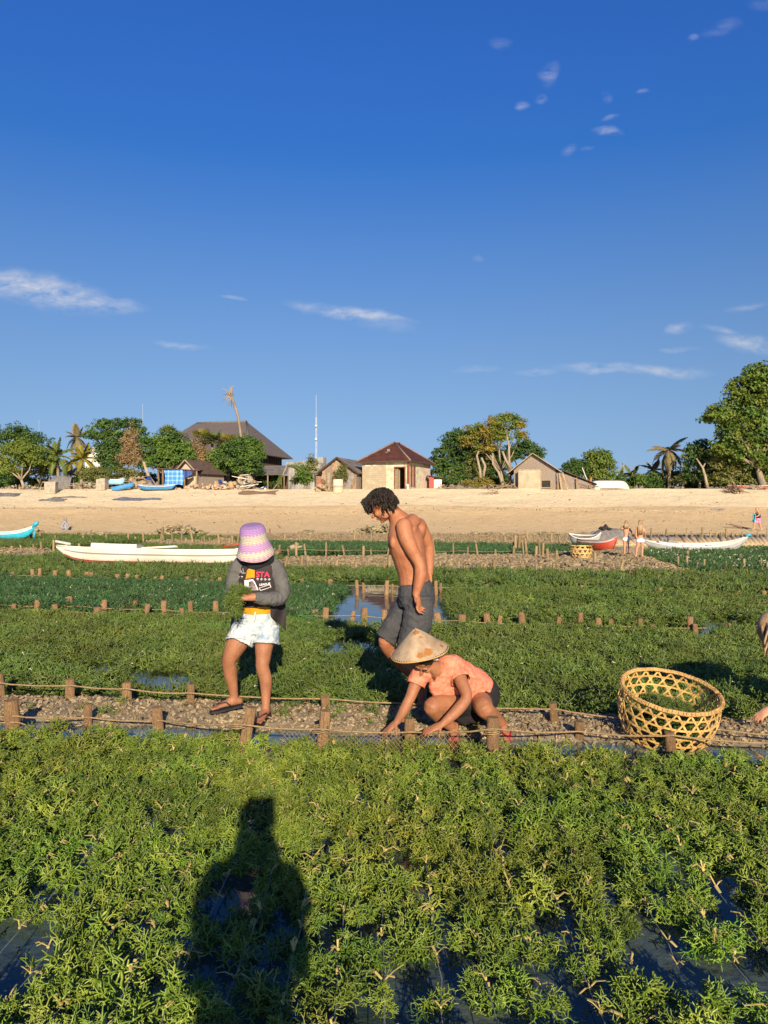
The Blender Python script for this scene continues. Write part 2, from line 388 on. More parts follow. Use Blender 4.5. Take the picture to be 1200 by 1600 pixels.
def mud_material():
    m = M('mudflat', (.30, .235, .14), (.17, .135, .085), 3.5, .9, .8, 14, detail=8); t = m.node_tree; b = bsdf(m)
    base = b.inputs['Base Color'].links[0].from_socket
    g = nn(t, 'ShaderNodeNewGeometry'); s = nn(t, 'ShaderNodeSeparateXYZ'); lk(t, g.outputs['Position'], s.inputs[0])
    mr = nn(t, 'ShaderNodeMapRange'); lk(t, s.outputs[2], mr.inputs[0]); mr.inputs[1].default_value = -.03; mr.inputs[2].default_value = .03
    n = nn(t, 'ShaderNodeTexNoise'); n.inputs['Scale'].default_value = 2.2; n.inputs['Detail'].default_value = 7; lk(t, g.outputs['Position'], n.inputs['Vector'])
    r = nn(t, 'ShaderNodeValToRGB'); e = r.color_ramp.elements; e[0].position = .35; e[0].color = (.065, .085, .085, 1); e[1].position = .7; e[1].color = (.17, .165, .135, 1); lk(t, n.outputs[0], r.inputs[0])
    mx = nn(t, 'ShaderNodeMix', data_type='RGBA'); lk(t, mr.outputs[0], mx.inputs[0]); lk(t, r.outputs[0], mx.inputs[6]); lk(t, base, mx.inputs[7])
    lk(t, mx.outputs[2], b.inputs['Base Color']); return m
MT['mud'] = mud_material()
c1, q1 = gridmesh(-9, 9, -6, 9.5, .09, .09, bed_z)
c2, q2 = gridmesh(-48, 48, 9.5, 56, .34, .34, bed_z)
tag(link('mudflat', npmesh('mudflat', np.vstack([c1, c2]), np.vstack([q1, q2 + len(c1)]), MT['mud'])), kind='structure')
c3, q3 = gridmesh(-420, 420, -420, 60, 60, 60, lambda X, Y: X * 0 - .42)
tag(link('seabed', npmesh('seabed', c3, q3, MT['mud'])), kind='structure')

def water_material():
    m = bpy.data.materials.new('shallow water'); m.use_nodes = True; t = m.node_tree; t.nodes.clear()
    gl = nn(t, 'ShaderNodeBsdfGlossy'); gl.inputs['Roughness'].default_value = .015
    tr = nn(t, 'ShaderNodeBsdfTransparent'); tr.inputs['Color'].default_value = (.70, .80, .80, 1)
    n = nn(t, 'ShaderNodeTexNoise'); n.inputs['Scale'].default_value = 3.2; n.inputs['Detail'].default_value = 3
    g = nn(t, 'ShaderNodeNewGeometry'); lk(t, g.outputs['Position'], n.inputs['Vector'])
    bp = nn(t, 'ShaderNodeBump'); bp.inputs['Strength'].default_value = .035; bp.inputs['Distance'].default_value = .03; lk(t, n.outputs[0], bp.inputs['Height'])
    lk(t, bp.outputs[0], gl.inputs['Normal']); 
    dt = nn(t, 'ShaderNodeVectorMath', operation='DOT_PRODUCT'); lk(t, bp.outputs[0], dt.inputs[0]); lk(t, g.outputs['Incoming'], dt.inputs[1])
    ca = mth(t, 'SUBTRACT', 1.0, mth(t, 'ABSOLUTE', dt.outputs['Value']), clamp=True)
    sch = mth(t, 'ADD', mth(t, 'MULTIPLY', mth(t, 'POWER', ca, 5.0), .96), .025, clamp=True)
    mx = nn(t, 'ShaderNodeMixShader'); lk(t, sch, mx.inputs[0]); lk(t, tr.outputs[0], mx.inputs[1]); lk(t, gl.outputs[0], mx.inputs[2])
    o = nn(t, 'ShaderNodeOutputMaterial'); lk(t, mx.outputs[0], o.inputs[0]); return m
MT['water'] = water_material()
wb = MB(); wb.add([(-400, -400, 0), (400, -400, 0), (400, 56, 0), (-400, 56, 0)], [(0, 1, 2, 3)])
wb.build('water', MT['water'], kind='structure')

def beach_z(X, Y):
    s = (Y - (50.5 + .9 * (vnoise(X, Y * 0, 9, 8) - .5) - .04 * X * (X < 0) * -1 * 0)) / 21.0
    t = np.clip(s, -.12, 1.0)
    z = PLATEAU * (t * .72 + .28 * t * np.abs(t))
    amp = sm(0, .3, s) * (1 - .0 * s)
    z = z + amp * (.10 * (vnoise(X, Y, 2.3, 9) - .5) + .07 * (vnoise(X, Y, .75, 10) - .5) * sm(.35, .5, s))
    z = z + .12 * sm(.93, 1.02, s) * (vnoise(X, Y, 1.7, 11) - .3)
    return z
def sand_material():
    m = M('sand', (.66, .53, .31), (.73, .61, .39), 1.5, .95, 0, detail=8); t = m.node_tree; b = bsdf(m)
    base = b.inputs['Base Color'].links[0].from_socket
    g = nn(t, 'ShaderNodeNewGeometry'); s = nn(t, 'ShaderNodeSeparateXYZ'); lk(t, g.outputs['Position'], s.inputs[0])
    n = nn(t, 'ShaderNodeTexNoise'); n.inputs['Scale'].default_value = .35; n.inputs['Detail'].default_value = 6; 
    mp = nn(t, 'ShaderNodeMapping'); mp.inputs['Scale'].default_value = (.25, 1, 1); lk(t, g.outputs['Position'], mp.inputs[0]); lk(t, mp.outputs[0], n.inputs['Vector'])
    zz = mth(t, 'ADD', s.outputs[2], mth(t, 'MULTIPLY', n.outputs[0], .9))
    r = nn(t, 'ShaderNodeValToRGB'); e = r.color_ramp.elements
    e[0].position = .0; e[0].color = (.34, .30, .25, 1); e[1].position = 1; e[1].color = (1, 1, 1, 1)
    for p_, c_ in ((.06, (.50, .44, .37, 1)), (.13, (.78, .70, .60, 1)), (.40, (.84, .74, .62, 1)), (.53, (.90, .81, .70, 1)), (.555, (.74, .66, .56, 1)), (.58, (.97, .94, .90, 1)), (.75, (1, 1, 1, 1))):
        q = e.new(p_); q.color = c_
    mr = nn(t, 'ShaderNodeMapRange'); lk(t, zz, mr.inputs[0]); mr.inputs[1].default_value = .2; mr.inputs[2].default_value = 4.2
    lk(t, mr.outputs[0], r.inputs[0])
    mx = nn(t, 'ShaderNodeMix', data_type='RGBA', blend_type='MULTIPLY'); mx.inputs[0].default_value = 1; lk(t, base, mx.inputs[6]); lk(t, r.outputs[0], mx.inputs[7])
    lk(t, mx.outputs[2], b.inputs['Base Color'])
    n2 = nn(t, 'ShaderNodeTexNoise'); n2.inputs['Scale'].default_value = 2.6; n2.inputs['Detail'].default_value = 6; n2.inputs['Roughness'].default_value = .7; lk(t, g.outputs['Position'], n2.inputs['Vector'])
    bp = nn(t, 'ShaderNodeBump'); bp.inputs['Strength'].default_value = .9; bp.inputs['Distance'].default_value = .16; lk(t, n2.outputs[0], bp.inputs['Height']); lk(t, bp.outputs[0], b.inputs['Normal'])
    return m
MT['sand'] = sand_material()
co, q = gridmesh(-62, 62, 47.5, 77, .36, .2, beach_z)
tag(link('beach', npmesh('beach', co, q, MT['sand'])), kind='structure')
MT['soil'] = M('dry soil', (.40, .31, .19), (.22, .20, .09), .25, .95, .5, 3)
co, q = gridmesh(-700, 700, 73, 1600, 50, 12, lambda X, Y: X * 0 + PLATEAU - .06 + 3.2 * sm(98, 145, Y))
tag(link('ground', npmesh('ground', co, q, MT['soil'])), kind='structure')

# ------------------------------------------------------------------ scatter (seaweed, rubble)
def scatter(name, pts, meshes, mat, **kw):
    """pts rows: x y z rx ry rz scale index"""
    pts = np.asarray(pts, np.float32)
    c = bpy.data.collections.new(name + ' pieces')
    for i, me in enumerate(meshes):
        mm = me.copy(); mm.materials.clear(); mm.materials.append(mat)
        c.objects.link(bpy.data.objects.new('%s_piece_%02d' % (name, i), mm))
    me = bpy.data.meshes.new(name); me.vertices.add(len(pts)); me.vertices.foreach_set('co', pts[:, :3].ravel())
    a = me.attributes.new('turn', 'FLOAT_VECTOR', 'POINT'); a.data.foreach_set('vector', pts[:, 3:6].ravel())
    a = me.attributes.new('size', 'FLOAT', 'POINT'); a.data.foreach_set('value', pts[:, 6].ravel())
    a = me.attributes.new('pick', 'INT', 'POINT'); a.data.foreach_set('value', pts[:, 7].astype(np.int32))
    me.materials.append(mat); me.update()
    o = link(name, me); tag(o, **kw)
    ng = bpy.data.node_groups.new(name, 'GeometryNodeTree')
    ng.interface.new_socket('Geometry', in_out='INPUT', socket_type='NodeSocketGeometry'); ng.interface.new_socket('Geometry', in_out='OUTPUT', socket_type='NodeSocketGeometry')
    gi = ng.nodes.new('NodeGroupInput'); go = ng.nodes.new('NodeGroupOutput')
    ci = ng.nodes.new('GeometryNodeCollectionInfo'); ci.inputs[0].default_value = c; ci.inputs[1].default_value = True; ci.inputs[2].default_value = True
    ip = ng.nodes.new('GeometryNodeInstanceOnPoints'); ip.inputs['Pick Instance'].default_value = True
    def at(nm, ty):
        n = ng.nodes.new('GeometryNodeInputNamedAttribute'); n.data_type = ty; n.inputs[0].default_value = nm; return n.outputs[0]
    er = ng.nodes.new('FunctionNodeEulerToRotation')
    ng.links.new(at('turn', 'FLOAT_VECTOR'), er.inputs[0]); ng.links.new(er.outputs[0], ip.inputs['Rotation'])
    ng.links.new(at('size', 'FLOAT'), ip.inputs['Scale']); ng.links.new(at('pick', 'INT'), ip.inputs['Instance Index'])
    ng.links.new(gi.outputs[0], ip.inputs['Points']); ng.links.new(ci.outputs[0], ip.inputs['Instance']); ng.links.new(ip.outputs[0], go.inputs[0])
    o.modifiers.new('scatter', 'NODES').node_group = ng
    return o

def weed_mesh(seed, stems=9, depth=4, seg=.034, r0=.0042, n=4, up=.5, spread=.05, bends=2):
    r = random.Random(seed); mb = MB()
    def ring_tube(pts, rads):
        mb.tube(pts, rads, n=n, caps=False)
    def grow(p, d, rad, k):
        L = seg * r.uniform(.65, 1.35); pts = [p]; rr = [rad]
        for i in range(bends):
            d = (d + V((r.gauss(0, .22), r.gauss(0, .22), r.gauss(-.03, .2)))).normalized()
            p = p + d * (L / bends)
            if p.z < -.03: p.z = -.03; d.z = abs(d.z)
            pts.append(p); rr.append(rad * (1 - .2 * (i + 1) / bends) if k > 1 else rad * (1 - .40 * (i + 1) / bends))
        ring_tube(pts, rr)
        if k <= 1: return
        m = 2 if r.random() < .86 else 3
        ax = d.cross(V((r.gauss(0, 1), r.gauss(0, 1), r.gauss(0, 1)))).normalized()
        for i in range(m):
            ang = (r.uniform(.45, .95)) * (1 if i % 2 else -1) + (i == 2) * .3
            grow(p, Matrix.Rotation(ang, 3, ax) @ d, rad * .90, k - 1 if r.random() < .9 else k - 2)
    for i in range(stems):
        az = r.uniform(0, 2 * math.pi); el = r.uniform(-.1, 1.25) * up * 1.6
        d = V((math.cos(az) * math.cos(el), math.sin(az) * math.cos(el), math.sin(el)))
        p = V((r.uniform(-spread, spread), r.uniform(-spread, spread), r.uniform(-.01, .02)))
        grow(p, d, r0 * r.uniform(.8, 1.25), depth)
    return mb.mesh('seaweed_tuft', [])
NEAR = [weed_mesh(100 + i, stems=8, depth=6, seg=.0185, r0=.0041 + .0009 * (i % 3 == 0), n=4, up=.42) for i in range(7)]
NEAR += [weed_mesh(140 + i, stems=6, depth=4, seg=.040, r0=.0048, n=4, up=.40, bends=3) for i in range(2)]
MIDW = [weed_mesh(200 + i, stems=10, depth=4, seg=.030, r0=.0052, n=3, up=.24) for i in range(5)]
FARW = [weed_mesh(300 + i, stems=11, depth=3, seg=.06, r0=.010, n=3, up=.10, bends=1, spread=.08) for i in range(4)]
def weedmat(name, a, b, c):
    m = M(name, a, c, 9, .36, 0, spec=.5, rnd=.28, c3=b, trans=.22, lo=.3, hi=.72, detail=3); t = m.node_tree
    h = [n for n in t.nodes if n.type == 'HUE_SAT'][0]; oi = [n for n in t.nodes if n.type == 'OBJECT_INFO'][0]; old = h.inputs['Value'].links[0].from_socket
    n = nn(t, 'ShaderNodeTexNoise'); n.inputs['Scale'].default_value = 1.1; n.inputs['Detail'].default_value = 3; lk(t, oi.outputs['Location'], n.inputs[0])     # patches of fresher and browner weed
    mr = nn(t, 'ShaderNodeMapRange'); lk(t, n.outputs['Fac'], mr.inputs[0]); mr.inputs[1].default_value = .3; mr.inputs[2].default_value = .7; mr.inputs[3].default_value = .74; mr.inputs[4].default_value = 1.30
    lk(t, mth(t, 'MULTIPLY', old, mr.outputs[0]), h.inputs['Value'])
    m2 = nn(t, 'ShaderNodeMapRange'); lk(t, n.outputs['Color'], m2.inputs[0]); m2.inputs[1].default_value = .35; m2.inputs[2].default_value = .65; m2.inputs[3].default_value = .475; m2.inputs[4].default_value = .522; lk(t, m2.outputs[0], h.inputs['Hue'])
    return m
MT['weed'] = weedmat('seaweed olive green', (.078, .138, .016), (.155, .225, .024), (.30, .335, .06))
MT['weed_mid'] = weedmat('seaweed green', (.075, .125, .02), (.12, .18, .03), (.19, .235, .055))
MT['weed_dark'] = weedmat('seaweed deep green', (.034, .088, .026), (.055, .125, .034), (.10, .16, .05))
MT['weed_far'] = weedmat('seaweed far green', (.06, .11, .02), (.10, .155, .028), (.16, .2, .045))

def scatter_poly(pp, dens, smin, smax, nmesh, seed, gap=None, gsize=.6, z=.0, excl=(), world=None, tilt=.25):
    poly = poly_world(pp) if world is None else np.array(world); r = np.random.RandomState(seed)
    x0, y0 = poly.min(0); x1, y1 = poly.max(0); n = int((x1 - x0) * (y1 - y0) * dens)
    X = r.uniform(x0, x1, n); Y = r.uniform(y0, y1, n); k = poly_sd(poly, X, Y) < 0
    if gap is not None: k &= (vnoise(X, Y, gsize, seed + 1) * .65 + vnoise(X, Y, gsize * .35, seed + 2) * .35) > gap
    for e in excl: k &= poly_sd(poly_world(e), X, Y) > 0
    X = X[k]; Y = Y[k]; n = len(X)
    return np.stack([X, Y, np.full(n, z) + r.uniform(-.02, .03, n), r.normal(0, tilt, n), r.normal(0, tilt, n), r.uniform(0, 6.283, n), r.uniform(smin, smax, n), r.randint(0, nmesh, n)], -1)

# near bed: tufts tied along planting lines that run away from the viewer
r = np.random.RandomState(5); rows = []; LINES = []
p1poly_ = poly_world([(-900, 1130), (0, 1150), (350, 1166), (520, 1172), (850, 1166), (1000, 1176), (1250, 1203), (2100, 1260)])
x = -3.9
while x < 3.9:
    y_end = dike_y(x) - .64; y_start = max(1.7, (abs(x) - .9) / .56); LINES.append((x, y_start, y_end))
    y = y_start
    while y < y_end - .06:
        dens = .405 + .32 * sm(2.3, 4.4, y)
        hole = vnoise(np.array([x]), np.array([y]), .20, 21)[0] * .62 + vnoise(np.array([x]), np.array([y]), .13, 22)[0] * .38
        if hole < dens + .06:
            rows.append((x + r.normal(0, .045), y + r.normal(0, .03), r.uniform(.0, .035), r.normal(0, .25), r.normal(0, .25), r.uniform(0, 6.28), r.uniform(.62, 1.1), r.choice(9, p=[.1357] * 7 + [.02505] * 2)))
            if r.rand() < .34 + .28 * (y > 3.6): rows.append((x + r.normal(0, .08), y + r.normal(0, .05), r.uniform(-.01, .03), r.normal(0, .3), r.normal(0, .3), r.uniform(0, 6.28), r.uniform(.45, .95), r.choice(9, p=[.1357] * 7 + [.02505] * 2)))
        y += .105 + r.uniform(-.02, .02)
    x += .17
fill = scatter_poly(None, 17, .45, .8, 7, 24, world=[(-2.0, 1.8), (2.0, 1.8), (2.3, 3.5), (-2.3, 3.5)], gap=.40, gsize=.5, z=.01)
rows += [tuple(q_) for q_ in fill]
scatter('seaweed', rows, NEAR, MT['weed'], label='branching yellow green seaweed filling the nearest bed in front of the rubble bank', cat='seaweed', kind='stuff')

P2 = [(-320, 955), (0, 961), (350, 969), (500, 979), (600, 986), (730, 984), (820, 984), (1200, 992), (1560, 1004), (1560, 1135), (1200, 1124), (930, 1114), (500, 1101), (300, 1093), (0, 1077), (-320, 1058)]
pts = scatter_poly(P2, 125, .75, 1.35, 5, 31, gap=.30, gsize=.8, z=.01)
scatter('seaweed', pts, MIDW, MT['weed_mid'], label='dense green seaweed carpet around the standing people beyond the rubble bank', cat='seaweed', kind='stuff')
P3L = [(-260, 889), (0, 906), (345, 917), (538, 922), (520, 940), (490, 974), (350, 961), (0, 953), (-260, 944)]
pts = scatter_poly(P3L, 95, 1.0, 1.8, 5, 41, gap=.22, gsize=1.0, z=.01)
scatter('seaweed', pts, MIDW, MT['weed_dark'], label='deep green seaweed bed flecked white behind the woman in the pink hat', cat='seaweed', kind='stuff')
P3R = [(697, 923), (1200, 938), (1560, 946), (1560, 993), (1200, 982), (850, 974), (730, 972), (706, 945)]
pts = scatter_poly(P3R, 90, 1.0, 1.8, 5, 51, gap=.37, gsize=1.2, z=.01)
scatter('seaweed', pts, MIDW, MT['weed_mid'], label='green seaweed bed with small water gaps to the right of the pool', cat='seaweed', kind='stuff')
P4 = [(-260, 868), (60, 873), (420, 890), (640, 892), (905, 897), (1085, 897), (1560, 905), (1560, 938), (1200, 930), (800, 918), (700, 909), (540, 908), (350, 909), (0, 899), (-260, 884)]
pts = scatter_poly(P4, 34, .9, 1.5, 4, 61, gap=.16, gsize=1.6, z=.0)
scatter('seaweed', pts, FARW, MT['weed_far'], label='bright green seaweed bed under the long white boat and along the second stake row', cat='seaweed', kind='stuff')
P5 = [(415, 848), (640, 851), (910, 855), (900, 867), (640, 866), (415, 864)]
pts = scatter_poly(P5, 22, 1.0, 1.7, 4, 71, gap=.2, gsize=2.0)
scatter('seaweed', pts, FARW, MT['weed_dark'], label='dark green seaweed strip between the two far rubble banks', cat='seaweed', kind='stuff')
P6 = [(1012, 861), (1180, 858), (1560, 862), (1560, 906), (1085, 894), (1020, 873)]
pts = scatter_poly(P6, 26, .9, 1.6, 4, 81, gap=.2, gsize=2.0)
scatter('seaweed', pts, FARW, MT['weed_dark'], label='dark seaweed bed in front of the white boat with the raised bow', cat='seaweed', kind='stuff')
P7 = [(-200, 830), (120, 836), (330, 840), (430, 846), (330, 847), (215, 846), (80, 855), (-200, 856)]
pts = scatter_poly(P7, 15, 1.0, 1.7, 4, 91, gap=.2, gsize=2.5)
P8 = [(84, 867), (225, 853), (405, 858), (440, 873), (420, 889), (60, 872)]
pts = np.vstack([pts, scatter_poly(P8, 26, 1.0, 1.5, 4, 92, gap=.15, gsize=2)])
scatter('seaweed', pts, FARW, MT['weed_far'], label='green seaweed beds behind the long white boat by the sand', cat='seaweed', kind='stuff')

# pale flecks (bleached tips) lying on the deep green bed
fl = MB()
for i in range(3):
    rr = random.Random(i); fl = MB(); fl.tube([(0, 0, 0), (.03, .01, .02), (.06, rr.uniform(-.02, .02), .01)], [.006, .007, .004], n=4)
    fl.v = fl.v; MT.setdefault('fleckmesh', []).append(fl.mesh('fleck', []))
MT['fleck'] = M('bleached fleck', (.62, .60, .48), (.50, .48, .34), 5, .5, rnd=.2)
pts = np.vstack([scatter_poly(P3L, 12, .5, 1.1, 3, 43, z=.09, tilt=.6), scatter_poly(P2, 1.6, .35, .8, 3, 44, z=.09, tilt=.6), scatter_poly(P6, 2.5, 1, 2, 3, 45, z=.12, tilt=.5)])
scatter('seaweed_flecks', pts, MT['fleckmesh'], MT['fleck'], label='bleached pale tips scattered over the seaweed beds', cat='seaweed', kind='stuff')

# coral rubble
def pebble(seed):
    bm = bmesh.new(); bmesh.ops.create_icosphere(bm, subdivisions=1, radius=.5); rr = random.Random(seed)
    sx, sy, sz = rr.uniform(.7, 1.5), rr.uniform(.5, .9), rr.uniform(.35, .7)
    for v in bm.verts: v.co = V((v.co.x * sx, v.co.y * sy, v.co.z * sz)) * rr.uniform(.78, 1.2)
    me = bpy.data.meshes.new('pebble'); bm.to_mesh(me); bm.free(); return me
PEB = [pebble(i) for i in range(6)]
MT['coral'] = M('coral rubble', (.33, .26, .155), (.165, .125, .075), 3, .9, .5, 8, rnd=.45)
MT['coralfar'] = M('far rubble', (.27, .205, .115), (.165, .13, .075), 2, .95, .3, 8, rnd=.4)
def join_tufts(name, pts, meshes, mat, **kw):
    vs = []; fs = []; off = 0
    for p in pts:
        me = meshes[int(p[7])]; n = len(me.vertices); co = np.empty(n * 3, np.float32); me.vertices.foreach_get('co', co); co = co.reshape(-1, 3)
        R_ = np.array(Euler((p[3], p[4], p[5])).to_matrix()); vs.append(co @ R_.T * p[6] + np.array(p[:3]))
        f = np.empty(len(me.loops), np.int32); me.loops.foreach_get('vertex_index', f); fs.append(f.reshape(-1, 4) + off); off += n
    return tag(link(name, npmesh(name, np.vstack(vs), np.vstack(fs), mat)), **kw)
def on_bed(a, dz=0, zmin=-.02):
    a[:, 2] = bed_z(a[:, 0], a[:, 1]) + dz; return a[a[:, 2] > zmin]
xs = np.linspace(-6, 6, 25); poly = [(x, dike_y(x) - .46) for x in xs] + [(x, dike_y(x) + .55) for x in xs[::-1]]
pts = scatter_poly(None, 1050, .016, .05, 6, 101, world=poly, tilt=.5)
scatter('rubble', on_bed(pts, .004, -.035), PEB, MT['coral'], label='pale broken coral rubble heaped along the bank between the two beds', cat='rubble', kind='stuff')
pts = scatter_poly(None, 70, .35, 1.1, 3, 105, world=poly, tilt=.3)
MT['twig'] = M('brown twigs', (.22, .14, .07), (.13, .085, .045), 5, .9, rnd=.4)
scatter('twigs', on_bed(pts, .012, -.02), MT['fleckmesh'], MT['twig'], label='brown twigs and rope ends lying on the near rubble bank', cat='twigs', kind='stuff')
pts = scatter_poly(None, 14, .35, .7, 5, 106, world=poly, gap=.48, gsize=.5, tilt=.4)
scatter('seaweed', on_bed(pts, .01, -.05), MIDW, MT['weed_mid'], label='loose seaweed strands washed onto the near rubble bank', cat='seaweed', kind='stuff')
allp = []
for i, (poly, h) in enumerate(STRIPS):
    allp.append(on_bed(scatter_poly(None, 70, .05, .16, 6, 110 + i, world=poly, tilt=.4), .01, .0))
allp = np.vstack(allp)
scatter('rubble', allp, PEB, MT['coralfar'], label='brown coral rubble covering the far banks between the stake rows', cat='rubble', kind='stuff')
# rubble heaps at the foot of the beach
def heap(px, py, wpx, hpx, label, nst=260, seed=0, size=(.12, .38)):
    Y = gd(py) * .97 if py > 832 else 50.5; c = P(px, py, Y); s = Y / FPX; rr = np.random.RandomState(seed); a = []
    for i in range(nst):
        u = rr.normal(0, .42); v = rr.normal(0, .42); hh = max(0, 1 - (u * u + v * v) * 1.1) * hpx * s * rr.uniform(.6, 1.05)
        a.append((c.x + u * wpx * s * .5, Y + .8 + v * 1.6, c.z + hh - .08, rr.normal(0, .5), rr.normal(0, .5), rr.uniform(0, 6.28), rr.uniform(*size), rr.randint(6)))
    scatter('rubble_heap', np.array(a), PEB, MT['heap'], label=label, cat='rubble heap', kind='stuff')
MT['heap'] = M('heap rubble', (.31, .25, .14), (.17, .145, .085), 2, .95, .3, 8, rnd=.4)
heap(605, 836, 150, 17, 'rubble heap on the sand behind the shirtless man', 520, 1)
heap(275, 838, 120, 18, 'rubble heap on the sand above the long white boat', 300, 2)
heap(40, 836, 70, 12, 'low rubble heap on the sand above the turquoise boat', 160, 3)
heap(480, 836, 80, 7, 'low rubble heap just right of the pink hat', 160, 4)
heap(150, 838, 120, 7, 'thin scatter of rubble right of the hooded figure', 110, 5)
heap(760, 837, 120, 6, 'thin scatter of rubble right of the shirtless man', 140, 6)
heap(860, 838, 110, 7, 'low rubble heap left of the grey tarp heap', 140, 8)
heap(1120, 838, 160, 5, 'thin scatter of rubble below the walker on the sand', 120, 7)
# dry wrack along the sand
wp = []
for i in range(2600):
    x = RND.uniform(-45, 45); k = RND.random()
    y = 61.6 + 1.0 * math.sin(x * .16) + RND.gauss(0, .35) if k < .36 else (RND.uniform(62, 72) if k < .70 else (57.2 + .6 * math.sin(x * .2 + 1) + RND.gauss(0, .25) if k < .80 else RND.uniform(51, 61)))
    wp.append((x, y, float(beach_z(np.array([x]), np.array([y]))[0]) + .01, RND.gauss(0, .3), RND.gauss(0, .3), RND.uniform(0, 6.28), RND.uniform(.03, .11) * (2.2 if RND.random() < .04 else 1), RND.randint(0, 5)))
MT['wrack'] = M('dry wrack', (.20, .135, .075), (.11, .08, .05), 3, .95, rnd=.4)
scatter('wrack', wp, PEB, MT['wrack'], label='dry seaweed wrack and twigs littering the sand', cat='wrack', kind='stuff')

# ------------------------------------------------------------------ planting lines with straw ties
TIES = []
for i in range(6):
    rr = random.Random(500 + i); mb = MB()
    for k in range(3):
        a = rr.uniform(0, 6.28); L = rr.uniform(.018, .052); d = V((math.cos(a), math.sin(a), rr.uniform(.1, .8)))
        p = [V((0, 0, .004)), V((0, 0, .004)) + d * L * .5 + V((0, 0, .008)), V((0, 0, .004)) + d * L + V((rr.gauss(0, .01), rr.gauss(0, .01), -.004))]
        w = rr.uniform(.002, .0045); sd_ = d.cross(V((0, 0, 1))).normalized()
        mb.tube(p, [(w * .7, .0014), (w * 1.3, .0014), (w, .001)], n=5, side=sd_, smooth=False)
    mb.tube([(-.004, 0, .004), (.004, 0, .004)], [.0045, .0045], n=6)
    TIES.append(mb.mesh('straw_tie', MT['tie']))
for (x, ya, yb) in LINES:
    rr = random.Random(int(x * 1000)); mb = MB(); n = 26; ph = rr.uniform(0, 6); ax = rr.uniform(.004, .022); pts = []
    for i in range(n + 1):
        t = i / n; pts.append(V((ax * math.sin(ph + 7 * t) + rr.gauss(0, .004), (yb + .14 - ya) * t, .048 + .012 * math.sin(5 * t + ph) + rr.gauss(0, .004))))
    mb.tube(pts, .0021, n=5)
    root = mb.build('planting_line', MT['line'], label='thin grey planting line with straw ties ' + ('at the left edge of the nearest seaweed' if x < -1.9 else 'left of the long shadow in the nearest seaweed' if x < -.75 else 'crossing the long shadow in the nearest seaweed' if x < -.2 else 'before the crouching woman in the nearest seaweed' if x < .9 else 'before the big basket in the nearest seaweed' if x < 2.3 else 'at the right edge of the nearest seaweed'), cat='planting line', group='planting lines of the nearest seaweed bed')
    root.location = (x, ya, 0)
    y = rr.uniform(.05, .2)
    while y < yb - ya:
        i = min(int(y / (yb + .14 - ya) * n), n); o = link('straw_tie', TIES[rr.randrange(6)], root)
        o.location = pts[i] + V((0, 0, .006)); o.rotation_euler = (0, 0, rr.uniform(0, 6.28)); s = rr.uniform(.7, 1.45); o.scale = (s, s, s)
        y += rr.uniform(.14, .30)

# ------------------------------------------------------------------ stakes and ropes
STAKES = []
for i in range(8):
    rr = random.Random(700 + i); mb = MB(); n = 9; pts = []; rad = []
    for k in range(7):
        t = k / 6; pts.append(V((rr.gauss(0, .02), rr.gauss(0, .02), t))); rad.append((.5 * rr.uniform(.9, 1.08), .5 * rr.uniform(.9, 1.08)))
    pts[0].z = 0; pts[-1].x = pts[-2].x; pts[-1].y = pts[-2].y
    rad[-1] = (rad[-2][0] * .93, rad[-2][1] * .93)
    mb.tube(pts, rad, n=n)
    STAKES.append((mb.mesh('stake', MT['stake']), mb.mesh('stake', MT['farstake'])))
def stake(px, yt, yb, wpx, label, group=None, lean=None, far=False, i=None, bury=.16):
    Y = gd(yb); b = P(px, yb, Y); h = (yb - yt) / FPX * Y + bury; w = wpx / FPX * Y
    i = RND.randrange(8) if i is None else i
    me = STAKES[i][1 if far else 0]
    o = link('stake', me); o.location = (b.x, b.y, -bury + (0 if not far else .0)); o.scale = (w, w, h)
    o.rotation_euler = (RND.gauss(0, .08), lean if lean is not None else RND.gauss(0, .09), RND.uniform(0, 6.28))
    if group:
        r_ = (yb - yt) / max(wpx, .1); 
        label = ('tall ' if r_ > 2.6 else 'stubby ' if r_ < 1.5 else 'medium ') + ('thick ' if wpx > 9.5 else 'slender ' if wpx < 3.2 else '') + label
    return tag(o, label, 'stake', group)
FRONT = [(25, 1091, 1146, 23, 'thick brown stake at the near edge of the rubble, leftmost of the front row', 0),
         (138, 1098, 1132, 13, 'slim tan stake left of the stake capped at ankle height in the front row', .02),
         (250, 1103, 1140, 17, 'stubby brown stake in the front row just before the sandalled foot', .05),
         (374, 1105, 1176, 18, 'tall mossy stake right under the raised black sandal', .07),
         (500, 1112, 1177, 18, 'tall brown stake in front of the net beside the pink hatted woman', .0),
         (641, 1122, 1158, 17, 'pale stake between the hands of the crouching woman', .0),
         (769, 1121, 1183, 20, 'tall mossy stake in front of the crouching woman\'s knee', -.02),
         (905, 1127, 1156, 15, 'short stake between the crouching woman and the big basket', .0),
         (1052, 1142, 1180, 17, 'frayed dark stake standing in front of the big basket', .1)]
for px, a, b, w, l, ln in FRONT: stake(px, a, b, w, l, lean=ln)
REAR = [(3, 1052, 1090, 15, 'stake cut by the left edge at the far side of the rubble', 0), (112, 1060, 1096, 15, 'square topped stake at the far rope, second from the left edge', 0),
        (197, 1066, 1102, 16, 'thick stake at the far rope, third from the left edge', .03), (295, 1069, 1105, 12, 'knotted thin stake at the far rope left of the woman\'s raised foot', 0),
        (513, 1081, 1112, 14, 'leaning stake at the far rope between the two women', -.3), (871, 1096, 1134, 13, 'slim stake at the far rope left of the big basket', 0)]
for px, a, b, w, l, ln in REAR: stake(px, a, b, w, l, lean=ln)
